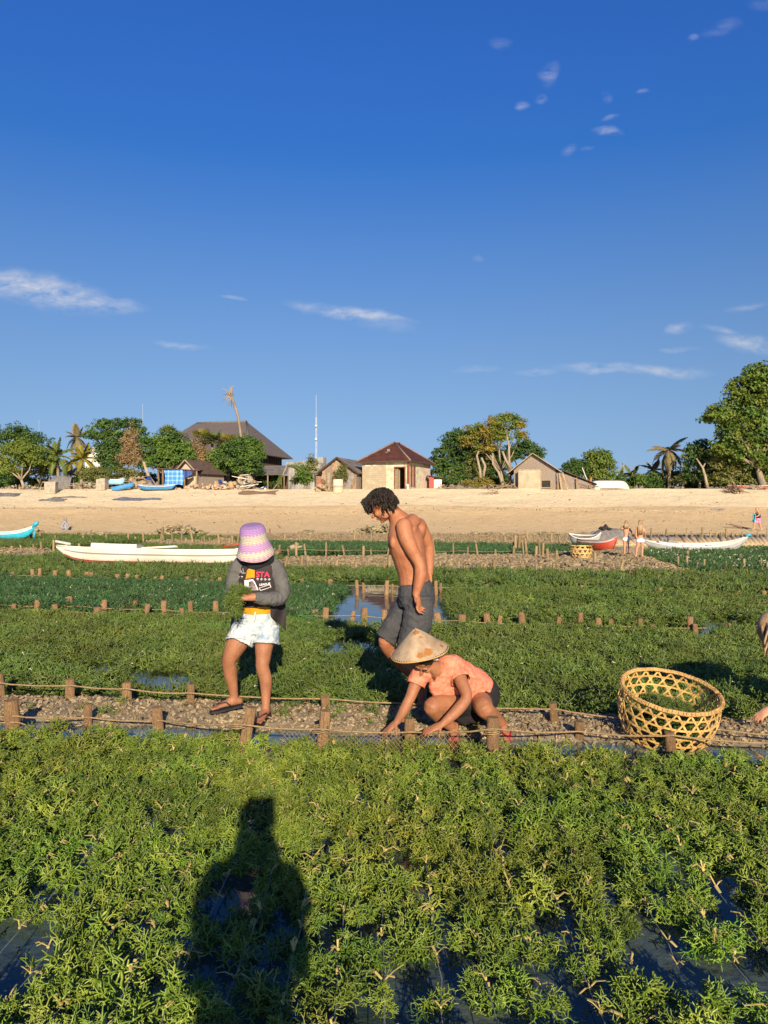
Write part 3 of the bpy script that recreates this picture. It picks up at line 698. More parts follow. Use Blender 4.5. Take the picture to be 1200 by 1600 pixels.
def rope(name, pts, rad, mat, label, cat='rope', sag=.012, group=None):
    rr = random.Random(len(label)); mb = MB(); out = []
    for i in range(len(pts) - 1):
        a, b = V(pts[i]), V(pts[i + 1])
        for k in range(8):
            t = k / 8; q = a.lerp(b, t); q.z -= sag * 4 * t * (1 - t); q.z += rr.gauss(0, .0015); out.append(q)
    out.append(V(pts[-1])); mb.tube(out, rad, n=6)
    return mb.build(name, mat, label=label, cat=cat, group=group)
def rp(px, py, yb, dy=0): return P(px, py, gd(yb) + dy)
rope('rope', [rp(-60, 1065, 1087), rp(3, 1068, 1090, -.07), rp(112, 1071, 1096, -.06), rp(197, 1076, 1102, -.07), rp(295, 1083, 1105, -.05), rp(513, 1092, 1112, -.06), rp(700, 1100, 1122), rp(871, 1108, 1134, -.05), rp(985, 1122, 1150), rp(1110, 1138, 1165), rp(1260, 1150, 1180)], .0066, MT['rope'], 'hairy rope along the far side of the rubble bank')
rope('rope', [rp(-60, 1116, 1143), rp(25, 1119, 1146, -.08), rp(138, 1121, 1132, -.04), rp(250, 1126, 1140, -.06), rp(374, 1132, 1176, -.05), rp(500, 1139, 1177, -.06), rp(641, 1144, 1160, -.06), rp(769, 1139, 1183, -.07), rp(905, 1143, 1160, -.05), rp(1052, 1150, 1180, -.06), rp(1250, 1162, 1197)], .0062, MT['rope'], 'tan rope along the near side of the rubble bank with the net')
rope('rope', [rp(-60, 1124, 1143), rp(25, 1128, 1146, -.09), rp(80, 1138, 1140), rp(138, 1130, 1132, -.05)], .006, MT['rope'], 'frayed rope end wrapped round the leftmost front stake')
for k, (px, yb, yt) in enumerate([(25, 1146, 1122), (374, 1176, 1132), (500, 1177, 1139), (769, 1183, 1141)]):   # lashings
    Y = gd(yb); c = P(px, yt, Y); mb = MB(); rr = .5 * (.085 + .01 * (k % 2)) if k == 0 else .052
    for j in range(3):
        mb.tube([c + V((rr * math.cos(a / 8 * 6.283) * 1.05, rr * math.sin(a / 8 * 6.283) * 1.05, .012 * j - .012 + .004 * math.sin(a))) for a in range(9)], .0045, n=5)
    mb.build('rope_lashing', MT['rope'], label=['rope lashing round the leftmost thick front stake', 'rope lashing round the mossy stake under the sandal', 'rope lashing round the stake beside the net', 'rope lashing round the stake before the woman\'s knee'][k], cat='lashing')
# net hanging from the near rope
mb = MB()
xa, xb = 440, 735; ya = 1176
def npt(u, v):
    px = xa + (xb - xa) * u; top = 1137 + 7 * math.sin(u * 2.2) + 2; Y = gd(1178) + .0
    p = P(px, top, Y); p.z -= v * (.16 + .03 * math.sin(u * 9)); p.y += .03 * math.sin(u * 23 + v * 3) - .03 * v; return p
nu = 38; nv = 5
for fam in (1, -1):
    for i in range(-nv, nu + nv):
        line = []
        for j in range(nv * 2 + 1):
            u = (i + fam * j / 2) / nu
            if 0 <= u <= 1: line.append(npt(u, j / (2 * nv)))
        if len(line) > 1: mb.tube(line, .0015, n=3, caps=False)
mb.build('fishing_net', MT['line2'] if 'line2' in MT else MT['rope'], label='brown diamond mesh net hanging from the near rope before the crouching woman', cat='net')

ROWA = [(55, 937, 955, 9), (106, 932, 950, 9), (89, 944, 958, 9), (163, 937, 955, 9), (155, 948, 961, 12), (213, 937, 954, 8), (225, 943, 963, 9), (255, 938, 958, 9), (284, 950, 963, 8), (299, 939, 961, 8), (337, 939, 963, 10), (20, 943, 955, 8),
        (457, 949, 963, 11), (492, 952, 966, 10), (507, 949, 966, 10), (548, 955, 970, 8), (569, 949, 971, 12), (600, 952, 970, 9), (688, 955, 972, 12), (720, 960, 976, 14), (763, 957, 974, 11), (780, 962, 974, 7),
        (818, 957, 978, 12), (873, 963, 983, 8), (905, 957, 984, 8), (939, 966, 984, 10), (958, 967, 982, 8), (997, 966, 982, 8), (1025, 975, 985, 9), (1078, 963, 987, 10), (1086, 975, 990, 9), (1135, 979, 990, 9), (1148, 973, 989, 15)]
for px, a, b, w in ROWA:
    seg = 0 if px < 345 else (1 if px < 590 else (2 if px < 800 else 3))
    stake(px, a, b, w, ['brown stake in the row left of the woman in the pink hat', 'brown stake along the near edge of the mirror pool', 'brown stake in the row just behind the shirtless man', 'brown stake in the middle row on the right'][seg],
          ['middle stake row left of the woman', 'middle stake row at the pool', 'middle stake row behind the man', 'middle stake row on the right'][seg], lean=(.28 if px in (688,) else (-.35 if px in (818, 1148) else None)))
ROWB = [(20, 893, 902, 6), (52, 889, 903, 6), (62, 887, 903, 6), (87, 891, 905, 7), (108, 891, 906, 7), (137, 893, 907, 8), (142, 894, 908, 7), (183, 897, 911, 8), (197, 896, 910, 6), (216, 898, 911, 7), (241, 901, 912, 6), (253, 899, 912, 6), (294, 901, 914, 7), (306, 904, 914, 6), (331, 904, 915, 7), (341, 902, 915, 6),
        (470, 904, 915, 6), (516, 905, 918, 8), (559, 906, 929, 6), (569, 911, 926, 5), (603, 907, 929, 7), (613, 912, 926, 5), (682, 907, 929, 6), (688, 911, 926, 5), (722, 912, 924, 6), (763, 913, 924, 8),
        (907, 914, 930, 6), (958, 920, 930, 6), (1001, 920, 931, 6), (1030, 918, 933, 7), (1072, 925, 935, 6), (1118, 922, 936, 6), (1138, 926, 936, 5), (1155, 923, 935, 7), (1197, 923, 938, 8), (820, 918, 928, 5), (860, 920, 929, 5)]
for px, a, b, w in ROWB:
    seg = 0 if px < 345 else (1 if px < 700 else 2)
    stake(px, a, b, w, ['stake in the row just below the long white boat', 'stake standing in the far edge of the mirror pool', 'stake in the far row right of the pool'][seg], ['far stake row below the white boat', 'far stake row at the pool', 'far stake row right of the pool'][seg])
def stakes_line(x0, y0, x1, y1, step, hpx, label, group, w=4, jit=3):
    x = x0
    while x < x1:
        t = (x - x0) / (x1 - x0); yb = y0 + (y1 - y0) * t + RND.uniform(-jit, jit) * .4
        h = 1.45 * hpx * RND.choice((.55, .7, .85, 1, 1.15, 1.5)); stake(x, yb - h, yb, w * RND.uniform(.75, 1.35), label, group, far=True)
        x += step * RND.uniform(.5, 1.5)
stakes_line(445, 890, 905, 897, 20, 10, 'grey stake along the near edge of the brown rubble bank behind the man', 'stakes at the near edge of the rubble bank', 4.5)
stakes_line(400, 866, 900, 869, 21, 12, 'grey stake at the near edge of the dark seaweed strip', 'stakes at the dark seaweed strip', 3.2)
stakes_line(400, 845, 900, 849, 17, 9, 'pale stake on the farthest rubble bank', 'stakes on the farthest rubble bank', 2.6)
stakes_line(250, 849, 400, 853, 11, 12, 'yellowish stake behind the middle of the long white boat', 'stakes behind the long white boat', 3)
stakes_line(0, 862, 130, 860, 15, 12, 'grey stake near the bow of the long white boat on the left', 'stakes left of the long white boat', 4)
stakes_line(-10, 842, 250, 846, 22, 7, 'stake at the far edge of the seaweed below the hooded figure', 'stakes below the hooded figure', 2.6)
stakes_line(800, 860, 880, 885, 9, 12, 'weathered stake in the cluster left of the small basket', 'stake cluster left of the small basket', 4)
stakes_line(1060, 888, 1200, 893, 13, 9, 'pale stake stub in the dark bed below the white boat on the right', 'stake stubs below the right boat', 3.4)
stakes_line(1020, 872, 1200, 876, 17, 6, 'stake close under the white boat on the right', 'stakes under the right boat', 3)
stakes_line(930, 840, 1200, 843, 13, 8, 'stake in the fence below the walking woman', 'stake fence below the walking woman', 2.4)
stakes_line(880, 872, 1000, 905, 22, 10, 'stake standing on the gravel spit by the two girls', 'stakes on the gravel spit', 5)
for a, b, l in (([(0, 945), (120, 947), (250, 952), (345, 957), (560, 962), (720, 970), (860, 975), (960, 978), (1140, 980), (1240, 984)], .0065, 'pale rope along the middle stake row'),
                ([(-40, 950), (60, 952), (190, 958), (300, 959), (380, 962)], .006, 'second rope low on the middle stake row at the left'),
                ([(-40, 896), (60, 899), (140, 904), (250, 908), (340, 910), (470, 911), (603, 915), (722, 918), (860, 924), (1001, 927), (1118, 930), (1240, 932)], .008, 'thin rope along the far stake row')):
    rope('rope', [P(px, py, gd(py + 8) - .05) for px, py in a], b, MT['rope'], l, sag=.02)
for y0, l in ((858, 'faint rope along the dark seaweed strip'), (842, 'faint rope along the farthest bank')):
    rope('rope', [P(px, y0 + 4 * (px - 400) / 500, gd(y0 + 9)) for px in (400, 480, 560, 640, 720, 800, 880)], .008, MT['rope'], l, sag=.03)
# ridged furrows of raked rubble below the walker
mb = MB()
for i in range(64):
    px = 925 + i * 7.2; a = P(px, 839, 51.0); b = P(px + 14, 851, 37.0); a.z = .05; b.z = .02
    rr = RND.uniform(.10, .16); mb.tube([a, a.lerp(b, .5) + V((RND.gauss(0, .08), 0, .03)), b], [(.14, rr * .5), (.18, rr * .6), (.13, rr * .5)], n=7, side=(1, 0, 0))
MT['ridge'] = M('raked rubble', (.46, .35, .21), (.33, .25, .14), 2, .95, .5, 6)
mb.build('raked_rubble_ridges', MT['ridge'], label='rows of slanting pale rubble ridges behind the two girls', cat='rubble ridges', kind='stuff')

# ------------------------------------------------------------------ village materials
MT['block'] = M('grey block wall', (.48, .41, .29), (.29, .245, .17), 2, .9, .3, 20)
def brickify(m, w=.4, h=.2, c=(.26, .215, .15)):
    t = m.node_tree; b = bsdf(m); base = b.inputs['Base Color'].links[0].from_socket
    br = nn(t, 'ShaderNodeTexBrick'); br.inputs['Scale'].default_value = 1; br.inputs['Brick Width'].default_value = w; br.inputs['Row Height'].default_value = h; br.inputs['Mortar Size'].default_value = .014
    br.inputs['Mortar'].default_value = (*c, 1); br.inputs['Color2'].default_value = (.33, .275, .19, 1)
    tcn = nn(t, 'ShaderNodeTexCoord'); mp = nn(t, 'ShaderNodeMapping'); mp.inputs['Rotation'].default_value = (math.radians(90), 0, 0); lk(t, tcn.outputs['Object'], mp.inputs[0]); lk(t, mp.outputs[0], br.inputs[0])
    lk(t, base, br.inputs['Color1']); lk(t, br.outputs[0], b.inputs['Base Color'])
brickify(MT['block'])
MT['plaster'] = M('pale green plaster', (.52, .52, .37), (.31, .29, .20), 1.9, .85, .2, 8)
MT['plaster2'] = M('stained plaster', (.56, .47, .38), (.40, .31, .24), 2.4, .9, .3, 8)
MT['tile'] = wavebump(M('red brown roof tiles', (.185, .062, .040), (.085, .034, .026), 2.6, .8, c3=(.13, .046, .032), detail=8), 14, 'X', .8, .06)
MT['frame'] = M('red brown frame', (.22, .065, .035), (.16, .05, .03), 4, .6)
MT['woven'] = M('woven bamboo wall', (.275, .225, .185), (.145, .115, .095), 9, .9, .5, 25, detail=6, stretch=(1, 1, 2.5))
MT['rust'] = M('patched wall', (.36, .21, .14), (.16, .10, .07), 2.2, .9, .4, 12, c3=(.33, .22, .14), detail=7)
MT['thatch'] = M('dark shingle thatch', (.075, .062, .058), (.125, .105, .10), 4, .95, .6, 18, stretch=(1, 1, 5))
MT['sheet'] = wavebump(M('weathered roof sheet', (.20, .185, .165), (.115, .105, .095), 1.5, .8), 6, 'X', .5, .05)
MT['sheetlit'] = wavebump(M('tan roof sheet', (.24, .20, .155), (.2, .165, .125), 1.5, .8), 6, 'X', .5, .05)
MT['brownsheet'] = M('brown roof sheet', (.10, .062, .05), (.06, .042, .036), 2.5, .85, .3, 10)
MT['batten'] = M('dark timber wall', (.085, .05, .035), (.055, .035, .027), 3, .85, .2, 10)
MT['oldconc'] = M('mouldy concrete', (.40, .38, .34), (.13, .125, .115), 1.2, .9, .5, 6, stretch=(2.5, 2.5, .35), detail=8)
MT['palewood'] = M('pale driftwood', (.36, .28, .18), (.22, .17, .11), 5, .9, .4, 20)
MT['panel'] = M('cream board', (.38, .33, .235), (.28, .24, .165), 1.4, .85, .2, 9)
MT['conc'] = M('concrete', (.36, .32, .25), (.25, .22, .17), 3, .9, .4, 12)
MT['glass'] = M('dark glass', (.05, .055, .06), None, rough=.12, spec=.5)
MT['tarpdark'] = M('dark tarp', (.055, .065, .075), (.03, .035, .04), 4, .6)
MT['bluetarp'] = M('blue tarp', (.02, .06, .27), (.015, .04, .18), 4, .5)
MT['netgrey'] = M('grey netting', (.17, .16, .15), (.095, .09, .09), 6, .9, .6, 14)
MT['netblue'] = M('blue grey netting', (.14, .16, .20), (.07, .08, .11), 6, .9, .6, 14)
MT['clayheap'] = M('stone debris', (.33, .255, .175), (.17, .13, .09), 3, .95, .6, 8, rnd=.2)
MT['drum'] = M('cream drum', (.60, .50, .36), (.50, .41, .29), 3, .7, .2, 8)
MT['wicker'] = M('wicker', (.46, .33, .17), (.30, .2, .1), 12, .8, .6, 40)
MT['steel'] = M('galvanised steel', (.42, .43, .46), (.34, .35, .38), 3, .5)
def plaid():
    m = M('blue plaid cloth', (.08, .24, .58), (.06, .2, .5), 4, .8); t = m.node_tree
    tcn = nn(t, 'ShaderNodeTexCoord'); s = nn(t, 'ShaderNodeSeparateXYZ'); lk(t, tcn.outputs['Object'], s.inputs[0])
    def band(sk, f): return mth(t, 'GREATER_THAN', mth(t, 'SINE', mth(t, 'MULTIPLY', sk, f)), .45)
    a = mth(t, 'ADD', band(s.outputs[0], 15), band(s.outputs[2], 15)); r = nn(t, 'ShaderNodeValToRGB'); e = r.color_ramp.elements
    e[0].color = (.05, .19, .50, 1); e[1].color = (.26, .40, .62, 1); q = e.new(.5); q.color = (.13, .32, .63, 1); lk(t, mth(t, 'MULTIPLY', a, .5), r.inputs[0])
    lk(t, r.outputs[0], bsdf(m).inputs['Base Color']); return m
MT['plaid'] = plaid()

# ------------------------------------------------------------------ building helpers (local x along the front, y into depth)
def wall(mb, a, b, z0, z1, th=.12, holes=()):
    a = V((*a, 0)); b = V((*b, 0)); L = (b - a).length; d = (b - a) / L; nrm = V((-d.y, d.x, 0))
    def piece(s0, s1, y0, y1):
        if s1 - s0 < .01 or y1 - y0 < .01: return
        q = [a + d * s0, a + d * s1, a + d * s1 + nrm * th, a + d * s0 + nrm * th]
        vs = [V((p.x, p.y, y0)) for p in q] + [V((p.x, p.y, y1)) for p in q]
        mb.add(vs, [(3, 2, 1, 0), (4, 5, 6, 7), (0, 1, 5, 4), (1, 2, 6, 5), (2, 3, 7, 6), (3, 0, 4, 7)])
    s = 0
    for (h0, h1, y0, y1) in sorted(holes):
        piece(s, h0, z0, z1); piece(h0, h1, z0, y0); piece(h0, h1, y1, z1); s = h1
    piece(s, L, z0, z1)
def gable_roof(x0, x1, y0, y1, ze, zr, over=.35, th=.07):
    xm = (x0 + x1) / 2; k = (zr - ze) / (xm - x0); dz = k * over; L = MB(); Rr = MB()
    L.slab([(x0 - over, y0 - over, ze - dz), (xm, y0 - over, zr), (xm, y1 + over, zr), (x0 - over, y1 + over, ze - dz)], th)
    Rr.slab([(xm, y0 - over, zr + .002), (x1 + over, y0 - over, ze - dz), (x1 + over, y1 + over, ze - dz), (xm, y1 + over, zr + .002)], th)
    return L, Rr
def hip_roof(x0, x1, y0, y1, ze, zr, ridge, over=.4, along='y'):
    x0 -= over; x1 += over; y0 -= over; y1 += over; xm = (x0 + x1) / 2; ym = (y0 + y1) / 2
    mb = MB()
    if along == 'y': A = (xm, y0 + ridge, zr); B = (xm, y1 - ridge, zr)
    else: A = (x0 + ridge, ym, zr); B = (x1 - ridge, ym, zr)
    c = [(x0, y0, ze), (x1, y0, ze), (x1, y1, ze), (x0, y1, ze)]; lo = [(p[0], p[1], ze - .1) for p in c]
    vs = c + [A, B] + lo
    f = [(0, 1, 4), (1, 2, 5, 4), (2, 3, 5), (3, 0, 4, 5)] if along == 'y' else [(0, 1, 5, 4), (1, 2, 5), (2, 3, 4, 5), (3, 0, 4)]
    mb.add(vs, f + [(0, 6, 7, 1), (1, 7, 8, 2), (2, 8, 9, 3), (3, 9, 6, 0), (9, 8, 7, 6)]); return mb, A, B, c
def at(px, py, Y): p = P(px, py, Y); p.z = min(p.z, PLATEAU + .06); return p

# --- main house with the open door
B = at(566, 763, 74.0); B.z = PLATEAU - .02
h = thing('house', 'small cream house with red brown hip roof and an open doorway', 'house', B, math.radians(-24))
mb = MB(); wall(mb, (0, 0), (2.45, 0), 0, 2.62, .15); wall(mb, (0, 6.0), (0, .15), 0, 2.62, .15); mb.build('block_wall', MT['block'], h)
mb = MB(); wall(mb, (2.45, .06), (4.75, .06), 0, 2.62, .13, [(.95, 1.95, 0, 2.08)]); mb.build('plaster_wall', MT['plaster'], h)
mb = MB(); wall(mb, (4.75, .19), (4.75, 3.2), 0, 2.62, .13, [(.42, .95, .25, 2.3), (1.15, 1.7, .25, 2.3)]); mb.build('side_wall', MT['plaster'], h)
mb = MB(); wall(mb, (4.75, 3.2), (4.75, 6.0), 0, 2.62, .13); wall(mb, (4.75, 6), (0, 6), 0, 2.62, .13); mb.build('rear_wall', MT['plaster2'], h)
mb = MB(); mb.box((2.4, 3, .04), (4.6, 5.8, .08)); mb.build('floor_slab', MT['conc'], h)
mb = MB()
for x in (3.36, 4.44): mb.box((x, .10, 1.06), (.08, .2, 2.12))
mb.box((3.9, .10, 2.125), (1.16, .2, .09)); mb.build('door_frame', MT['frame'], h)
mb = MB(); mb.box((3.62, .34, 1.0), (.05, .5, 1.98)); mb.bar((3.42, .13, 1.0), (3.66, .60, 1.0), .06, 1.9); mb.build('door', MT['palewood'], h)
mb = MB(); mb.box((4.80, -.02, 1.3), (.16, .16, 2.6)); mb.build('corner_post', MT['frame'], h)
for y0, y1 in ((.61, 1.14), (1.34, 1.89)):
    mb = MB(); X = 4.70
    for y in (y0 + .03, y1 - .03): mb.box((X, y, 1.275), (.14, .06, 2.05))
    for z in (.28, 1.45, 2.27): mb.box((X, (y0 + y1) / 2, z), (.13, y1 - y0 - .12, .06))
    w = mb.build('window', MT['frame'], h); g = MB(); g.box((X - .02, (y0 + y1) / 2, 1.27), (.02, y1 - y0 - .1, 1.95)); g.build('pane', MT['glass'], w)
mb, A, Bq, c = hip_roof(0, 4.75, 0, 6.0, 2.72, 4.72, 2.75, .42); rf = mb.build('roof', MT['tile'], h)
mb = MB()
for a, b in ((c[0], A), (c[1], A), (c[2], Bq), (A, Bq)): mb.tube([a, b], .075, n=6)
mb.build('ridge_caps', M('ridge caps', (.24, .16, .12), (.17, .11, .085), 3, .9), rf)
mb = MB(); mb.box((2.35, 1.0, 3.75), (.25, .1, .42), (.5, 0, 0)); mb.box((2.33, .9, 3.55), (.4, .12, .2), (.5, 0, .2)); mb.build('broken_tile_patch', MT['conc'], rf)
mb = MB(); mb.bar((-.42, -.44, 2.65), (5.17, -.44, 2.65), .05, .14); mb.bar((5.19, -.42, 2.65), (5.19, 6.4, 2.65), .05, .14); mb.build('fascia', MT['batten'], h)
mb = MB(); mb.box((.6, -.01, 2.36), (.5, .03, .12)); mb.box((1.3, -.01, 2.38), (.4, .03, .12)); mb.build('vent_block', MT['white'], h)
mb = MB(); mb.box((4.85, -.25, .25), (.16, .16, .5)); mb.build('white_bucket', MT['white'], h)
p = at(681, 762, 75.5); hh = thing('shed', 'small white shed with a red door beside the cream house', 'shed', p)
mb = MB(); mb.box((.2, .4, .5), (.75, .8, 1.0)); mb.build('wall', MT['cream'], hh)
mb = MB(); mb.box((-.42, .4, .62), (.45, .8, 1.35)); mb.build('door', MT['red'], hh)
mb = MB(); mb.slab([(-.85, -.2, 1.42), (.75, -.2, 1.2), (.75, 1, 1.2), (-.85, 1, 1.42)], .06); mb.build('roof', MT['brownsheet'], hh)

# --- shack left of the house
def planks(parent, x0, x1, y, z1f, mats, step=.24, seed=0, name='plank', z0=0):
    rr = random.Random(seed); x = x0
    while x < x1 - .02:
        w = min(step * rr.uniform(.75, 1.2), x1 - x); z1 = z1f(x + w / 2) - rr.uniform(0, .08)
        mb = MB(); mb.box((x + w / 2, y + rr.uniform(-.012, .012), (z0 + z1) / 2), (w - .02, .035, z1 - z0), (0, rr.gauss(0, .012), 0)); mb.build(name, mats[rr.randrange(len(mats))], parent); x += w
B = at(503, 762, 74.5); B.z = PLATEAU - .02
s = thing('shack', 'patched brown plank shack with a grey gabled roof left of the cream house', 'shack', B, math.radians(-20))
mb = MB(); mb.prism([(0, 0), (3.5, 0), (3.5, 1.85), (1.75, 3.1), (0, 1.85)], lambda u, w: V((u, .05, w)), lambda u, w: V((u, .12, w))); mb.build('gable_wall', MT['rust'], s)
planks(s, .05, 3.45, .0, lambda x: 1.85 + 1.2 * (1 - abs(x - 1.75) / 1.75) - .06, [MT['rust'], MT['woven'], MT['palewood'], MT['rust']], .38, 3)
mb = MB(); wall(mb, (3.5, .12), (3.5, 4.4), 0, 1.85); wall(mb, (0, 4.4), (0, .12), 0, 1.85); wall(mb, (3.5, 4.4), (0, 4.4), 0, 1.85); mb.build('side_wall', MT['woven'], s)
L_, R_ = gable_roof(0, 3.5, 0, 4.4, 1.9, 3.15, .4); L_.build('roof_slope', MT['sheet'], s); R_.build('roof_slope', MT['sheet'], s)
mb = MB(); mb.bar((-.4, -.43, 1.60), (1.75, -.43, 3.13), .05, .14); mb.bar((3.9, -.43, 1.60), (1.75, -.43, 3.13), .05, .14); mb.build('barge_board', MT['batten'], s)
mb = MB(); mb.slab([(-1.0, .3, 1.5), (0, .2, 1.62), (0, 2, 1.62), (-1, 2, 1.5)], .04); mb.bar((-.9, .4, 0), (-.9, .4, 1.5), .1); mb.build('lean_to', MT['brownsheet'], s)
mb = MB(); mb.box((-.45, .9, .75), (.7, .6, 1.1)); mb.build('brick_stack', M('orange brick stack', (.38, .14, .07), (.26, .1, .06), 5, .9, .4, 12), s)
for i, (x, w, z, ln, mt) in enumerate(((.15, .45, 1.5, .06, 'palewood'), (.72, .28, 1.7, -.05, 'palewood'), (1.15, .12, 1.9, .12, 'wood'), (2.95, .5, 1.6, .25, 'grey'), (3.3, .22, 1.5, .3, 'wood'))):
    mb = MB(); mb.box((x + .1, -.25, z / 2), (w, .05, z), (-.12, ln, 0)); mb.build('leaning_board', MT[mt], s)

# --- woven hut on the right
B = at(803, 770, 72.6); B.z = PLATEAU - .12
s = thing('hut', 'weathered woven bamboo hut with a boarded porch and tan gabled roof', 'hut', B, math.radians(-13))
mb = MB(); mb.prism([(0, 0), (3.85, 0), (3.85, 1.95), (1.75, 3.4), (0, 1.95)], lambda u, w: V((u, 0, w)), lambda u, w: V((u, .1, w))); mb.build('gable_wall', MT['woven'], s)
mb = MB(); wall(mb, (3.85, .1), (3.85, 4.2), 0, 1.95); wall(mb, (0, 4.2), (0, .1), 0, 1.95); wall(mb, (3.85, 4.2), (0, 4.2), 0, 1.95); mb.build('side_wall', MT['woven'], s)
mb = MB(); mb.slab([(-.55, -.45, 1.68), (1.75, -.45, 3.5), (1.75, 4.6, 3.5), (-.55, 4.6, 1.68)], .07); mb.build('roof_slope', MT['brownsheet'], s)
mb = MB(); mb.slab([(1.75, -.45, 3.502), (4.55, -.45, 1.62), (4.55, 4.6, 1.62), (1.75, 4.6, 3.502)], .07); mb.build('roof_slope', MT['sheetlit'], s)
mb = MB(); mb.bar((-.55, -.47, 1.66), (1.75, -.47, 3.48), .05, .065); mb.bar((4.55, -.47, 1.60), (1.75, -.47, 3.48), .05, .065); mb.build('barge_board', MT['palewood'], s)
mb = MB(); mb.box((1.5, -.75, .98), (2.05, .06, 1.92)); pn = mb.build('porch_board', MT['panel'], s)
mb = MB()
for z in (.04, 1.93): mb.box((1.5, -.79, z), (2.15, .05, .08))
for x in (.47, 2.53): mb.box((x, -.79, .98), (.06, .05, 1.96))
mb.build('frame', MT['palewood'], pn)
mb = MB(); mb.box((.5, -.38, .95), (.05, .7, 1.85)); mb.box((2.5, -.38, .95), (.05, .7, 1.85)); mb.build('porch_side', MT['conc'], s)
mb = MB(); mb.box((2.98, -.02, .62), (.78, .05, .62)); mb.build('opening_shade_panel', MT['dark'], s)  # near-black panel on the solid wall stands for the shade inside the opening
mb = MB(); mb.box((2.98, -.08, .28), (.9, .12, .06)); mb.box((2.98, -.08, .97), (.9, .12, .06)); mb.box((3.40, -.08, .62), (.06, .12, .64)); mb.build('opening_frame', MT['palewood'], s)
for i, (x, ln) in enumerate(((3.95, .06), (4.2, .13), (4.45, .22), (4.62, .3))):
    mb = MB(); mb.box((x + .1, -.3 - .05 * i, .8), (.16, .05, 1.65), (-.08, -ln, 0)); mb.build('leaning_plank', MT['palewood' if i % 2 else 'wood'], s)
mb = MB(); mb.slab([(4.4, .8, 1.98), (7.6, .3, .62), (7.6, 3.4, .62), (4.4, 3.9, 1.98)], .06); mb.build('lean_to_roof', MT['brownsheet'], s)
mb = MB(); mb.prism([(3.9, 0), (7.4, 0), (7.4, .5), (3.9, 1.85)], lambda u, w: V((u, .75, w)), lambda u, w: V((u, .83, w))); mb.build('lean_to_wall', MT['woven'], s)
mb = MB(); mb.bar((5.8, .4, 0), (5.75, .4, 1.2), .1); mb.bar((7.0, .3, 0), (7.0, .3, .7), .08); mb.build('post', MT['wood'], s)
mb = MB(); mb.box((4.3, .1, 1.5), (.3, .06, .5)); mb.build('blue_cloth', MT['turq'], s)

# --- great dark thatched hall
B = at(240, 740, 97); B.z = PLATEAU
s = thing('hall', 'large dark shingled hall with a hipped roof rising behind the round trees', 'hall', B, math.radians(-17))
zs = 97 / FPX
mb, A, Bq, c = hip_roof(-.2, 13.0, 0, 11.5, 5.15, 9.6, 3.7, .7, 'x'); rf = mb.build('roof', MT['thatch'], s)
mb = MB(); mb.tube([A, Bq], .16, n=6); mb.tube([Bq, c[1]], .12, n=6); mb.tube([A, c[0]], .12, n=6); mb.build('ridge_caps', M('ridge grey', (.16, .14, .13), (.11, .1, .09), 3, .9), rf)
mb = MB(); wall(mb, (.2, .6), (12.6, .6), 0, 5.1); wall(mb, (12.6, .72), (12.6, 11), 0, 5.1); mb.build('timber_wall', MT['batten'], s)
for i in range(15):
    mb = MB(); mb.box((12.66, .9 + i * .7, 3.9), (.06, .13, 2.3)); mb.build('batten', MT['batten'], s)
mb = MB(); mb.slab([(9.5, -3.2, 2.6), (14.6, -3.2, 2.5), (14.0, .5, 4.1), (9.5, .5, 4.1)], .08); mb.build('lower_roof', MT['sheet'], s)
B = at(448, 745, 90); B.z = PLATEAU
s = thing('concrete_building', 'mouldy pale concrete building between the dark hall and the mast', 'building', B, math.radians(-24))
mb = MB(); mb.box((2.2, 3, 1.7), (4.6, 6, 3.6)); mb.build('wall', MT['oldconc'], s)
rr = random.Random(4)
mb = MB()
for i in range(15): mb.box((.05 + i * .31, .1, 3.5 + rr.uniform(.0, .18)), (.2, .2, .35))
mb.box((3.9, 1.5, 3.9), (.8, .7, .7)); mb.build('parapet', MT['oldconc'], s)
B = at(400, 752, 80); B.z = PLATEAU
s = thing('open_shelter', 'open shelter with a low grey sheet roof in front of the dark hall', 'shelter', B)
mb = MB(); mb.slab([(-.8, 0, 1.75), (3.2, 0, 1.85), (3.0, 3.2, 2.9), (-.2, 3.2, 2.9)], .08); mb.build('roof', MT['sheet'], s)
for x, y in ((-.5, .2), (1.2, .2), (2.9, .2)):
    mb = MB(); mb.bar((x, y, 0), (x, y, 1.75), .13); mb.build('post', MT['wood'], s)
mb = MB(); mb.box((1.2, 2.9, .9), (3.6, .1, 1.8)); mb.build('back_wall', MT['batten'], s)

# --- small gabled house and awning with the plaid cloth
B = at(279, 760, 75.5); B.z = PLATEAU - .05
s = thing('small_house', 'small house with pinkish gable and brown sheet roof behind the plaid cloth', 'house', B, math.radians(-32))
mb = MB(); mb.prism([(0, 0), (2.6, 0), (2.6, 1.9), (1.3, 2.95), (0, 1.9)], lambda u, w: V((u, 0, w)), lambda u, w: V((u, .1, w))); mb.build('gable_wall', MT['plaster2'], s)
mb = MB(); wall(mb, (2.6, .1), (2.6, 3.6), 0, 1.9); wall(mb, (0, 3.6), (0, .1), 0, 1.9); mb.build('side_wall', MT['woven'], s)
L_, R_ = gable_roof(0, 2.6, 0, 3.6, 1.95, 3.0, .4); L_.build('roof_slope', MT['brownsheet'], s); R_.build('roof_slope', MT['brownsheet'], s)
mb = MB(); mb.bar((-.4, -.42, 1.62), (1.3, -.42, 2.98), .05, .12); mb.bar((3.0, -.42, 1.62), (1.3, -.42, 2.98), .05, .12); mb.build('barge_board', MT['palewood'], s)
mb = MB(); mb.box((.9, -.03, .95), (.8, .05, 1.8)); mb.build('door', MT['palewood'], s)
B = at(242, 764, 73.2); B.z = PLATEAU - .08
s = thing('awning', 'low awning of old sheets on crooked posts above the plaid cloth', 'awning', B)
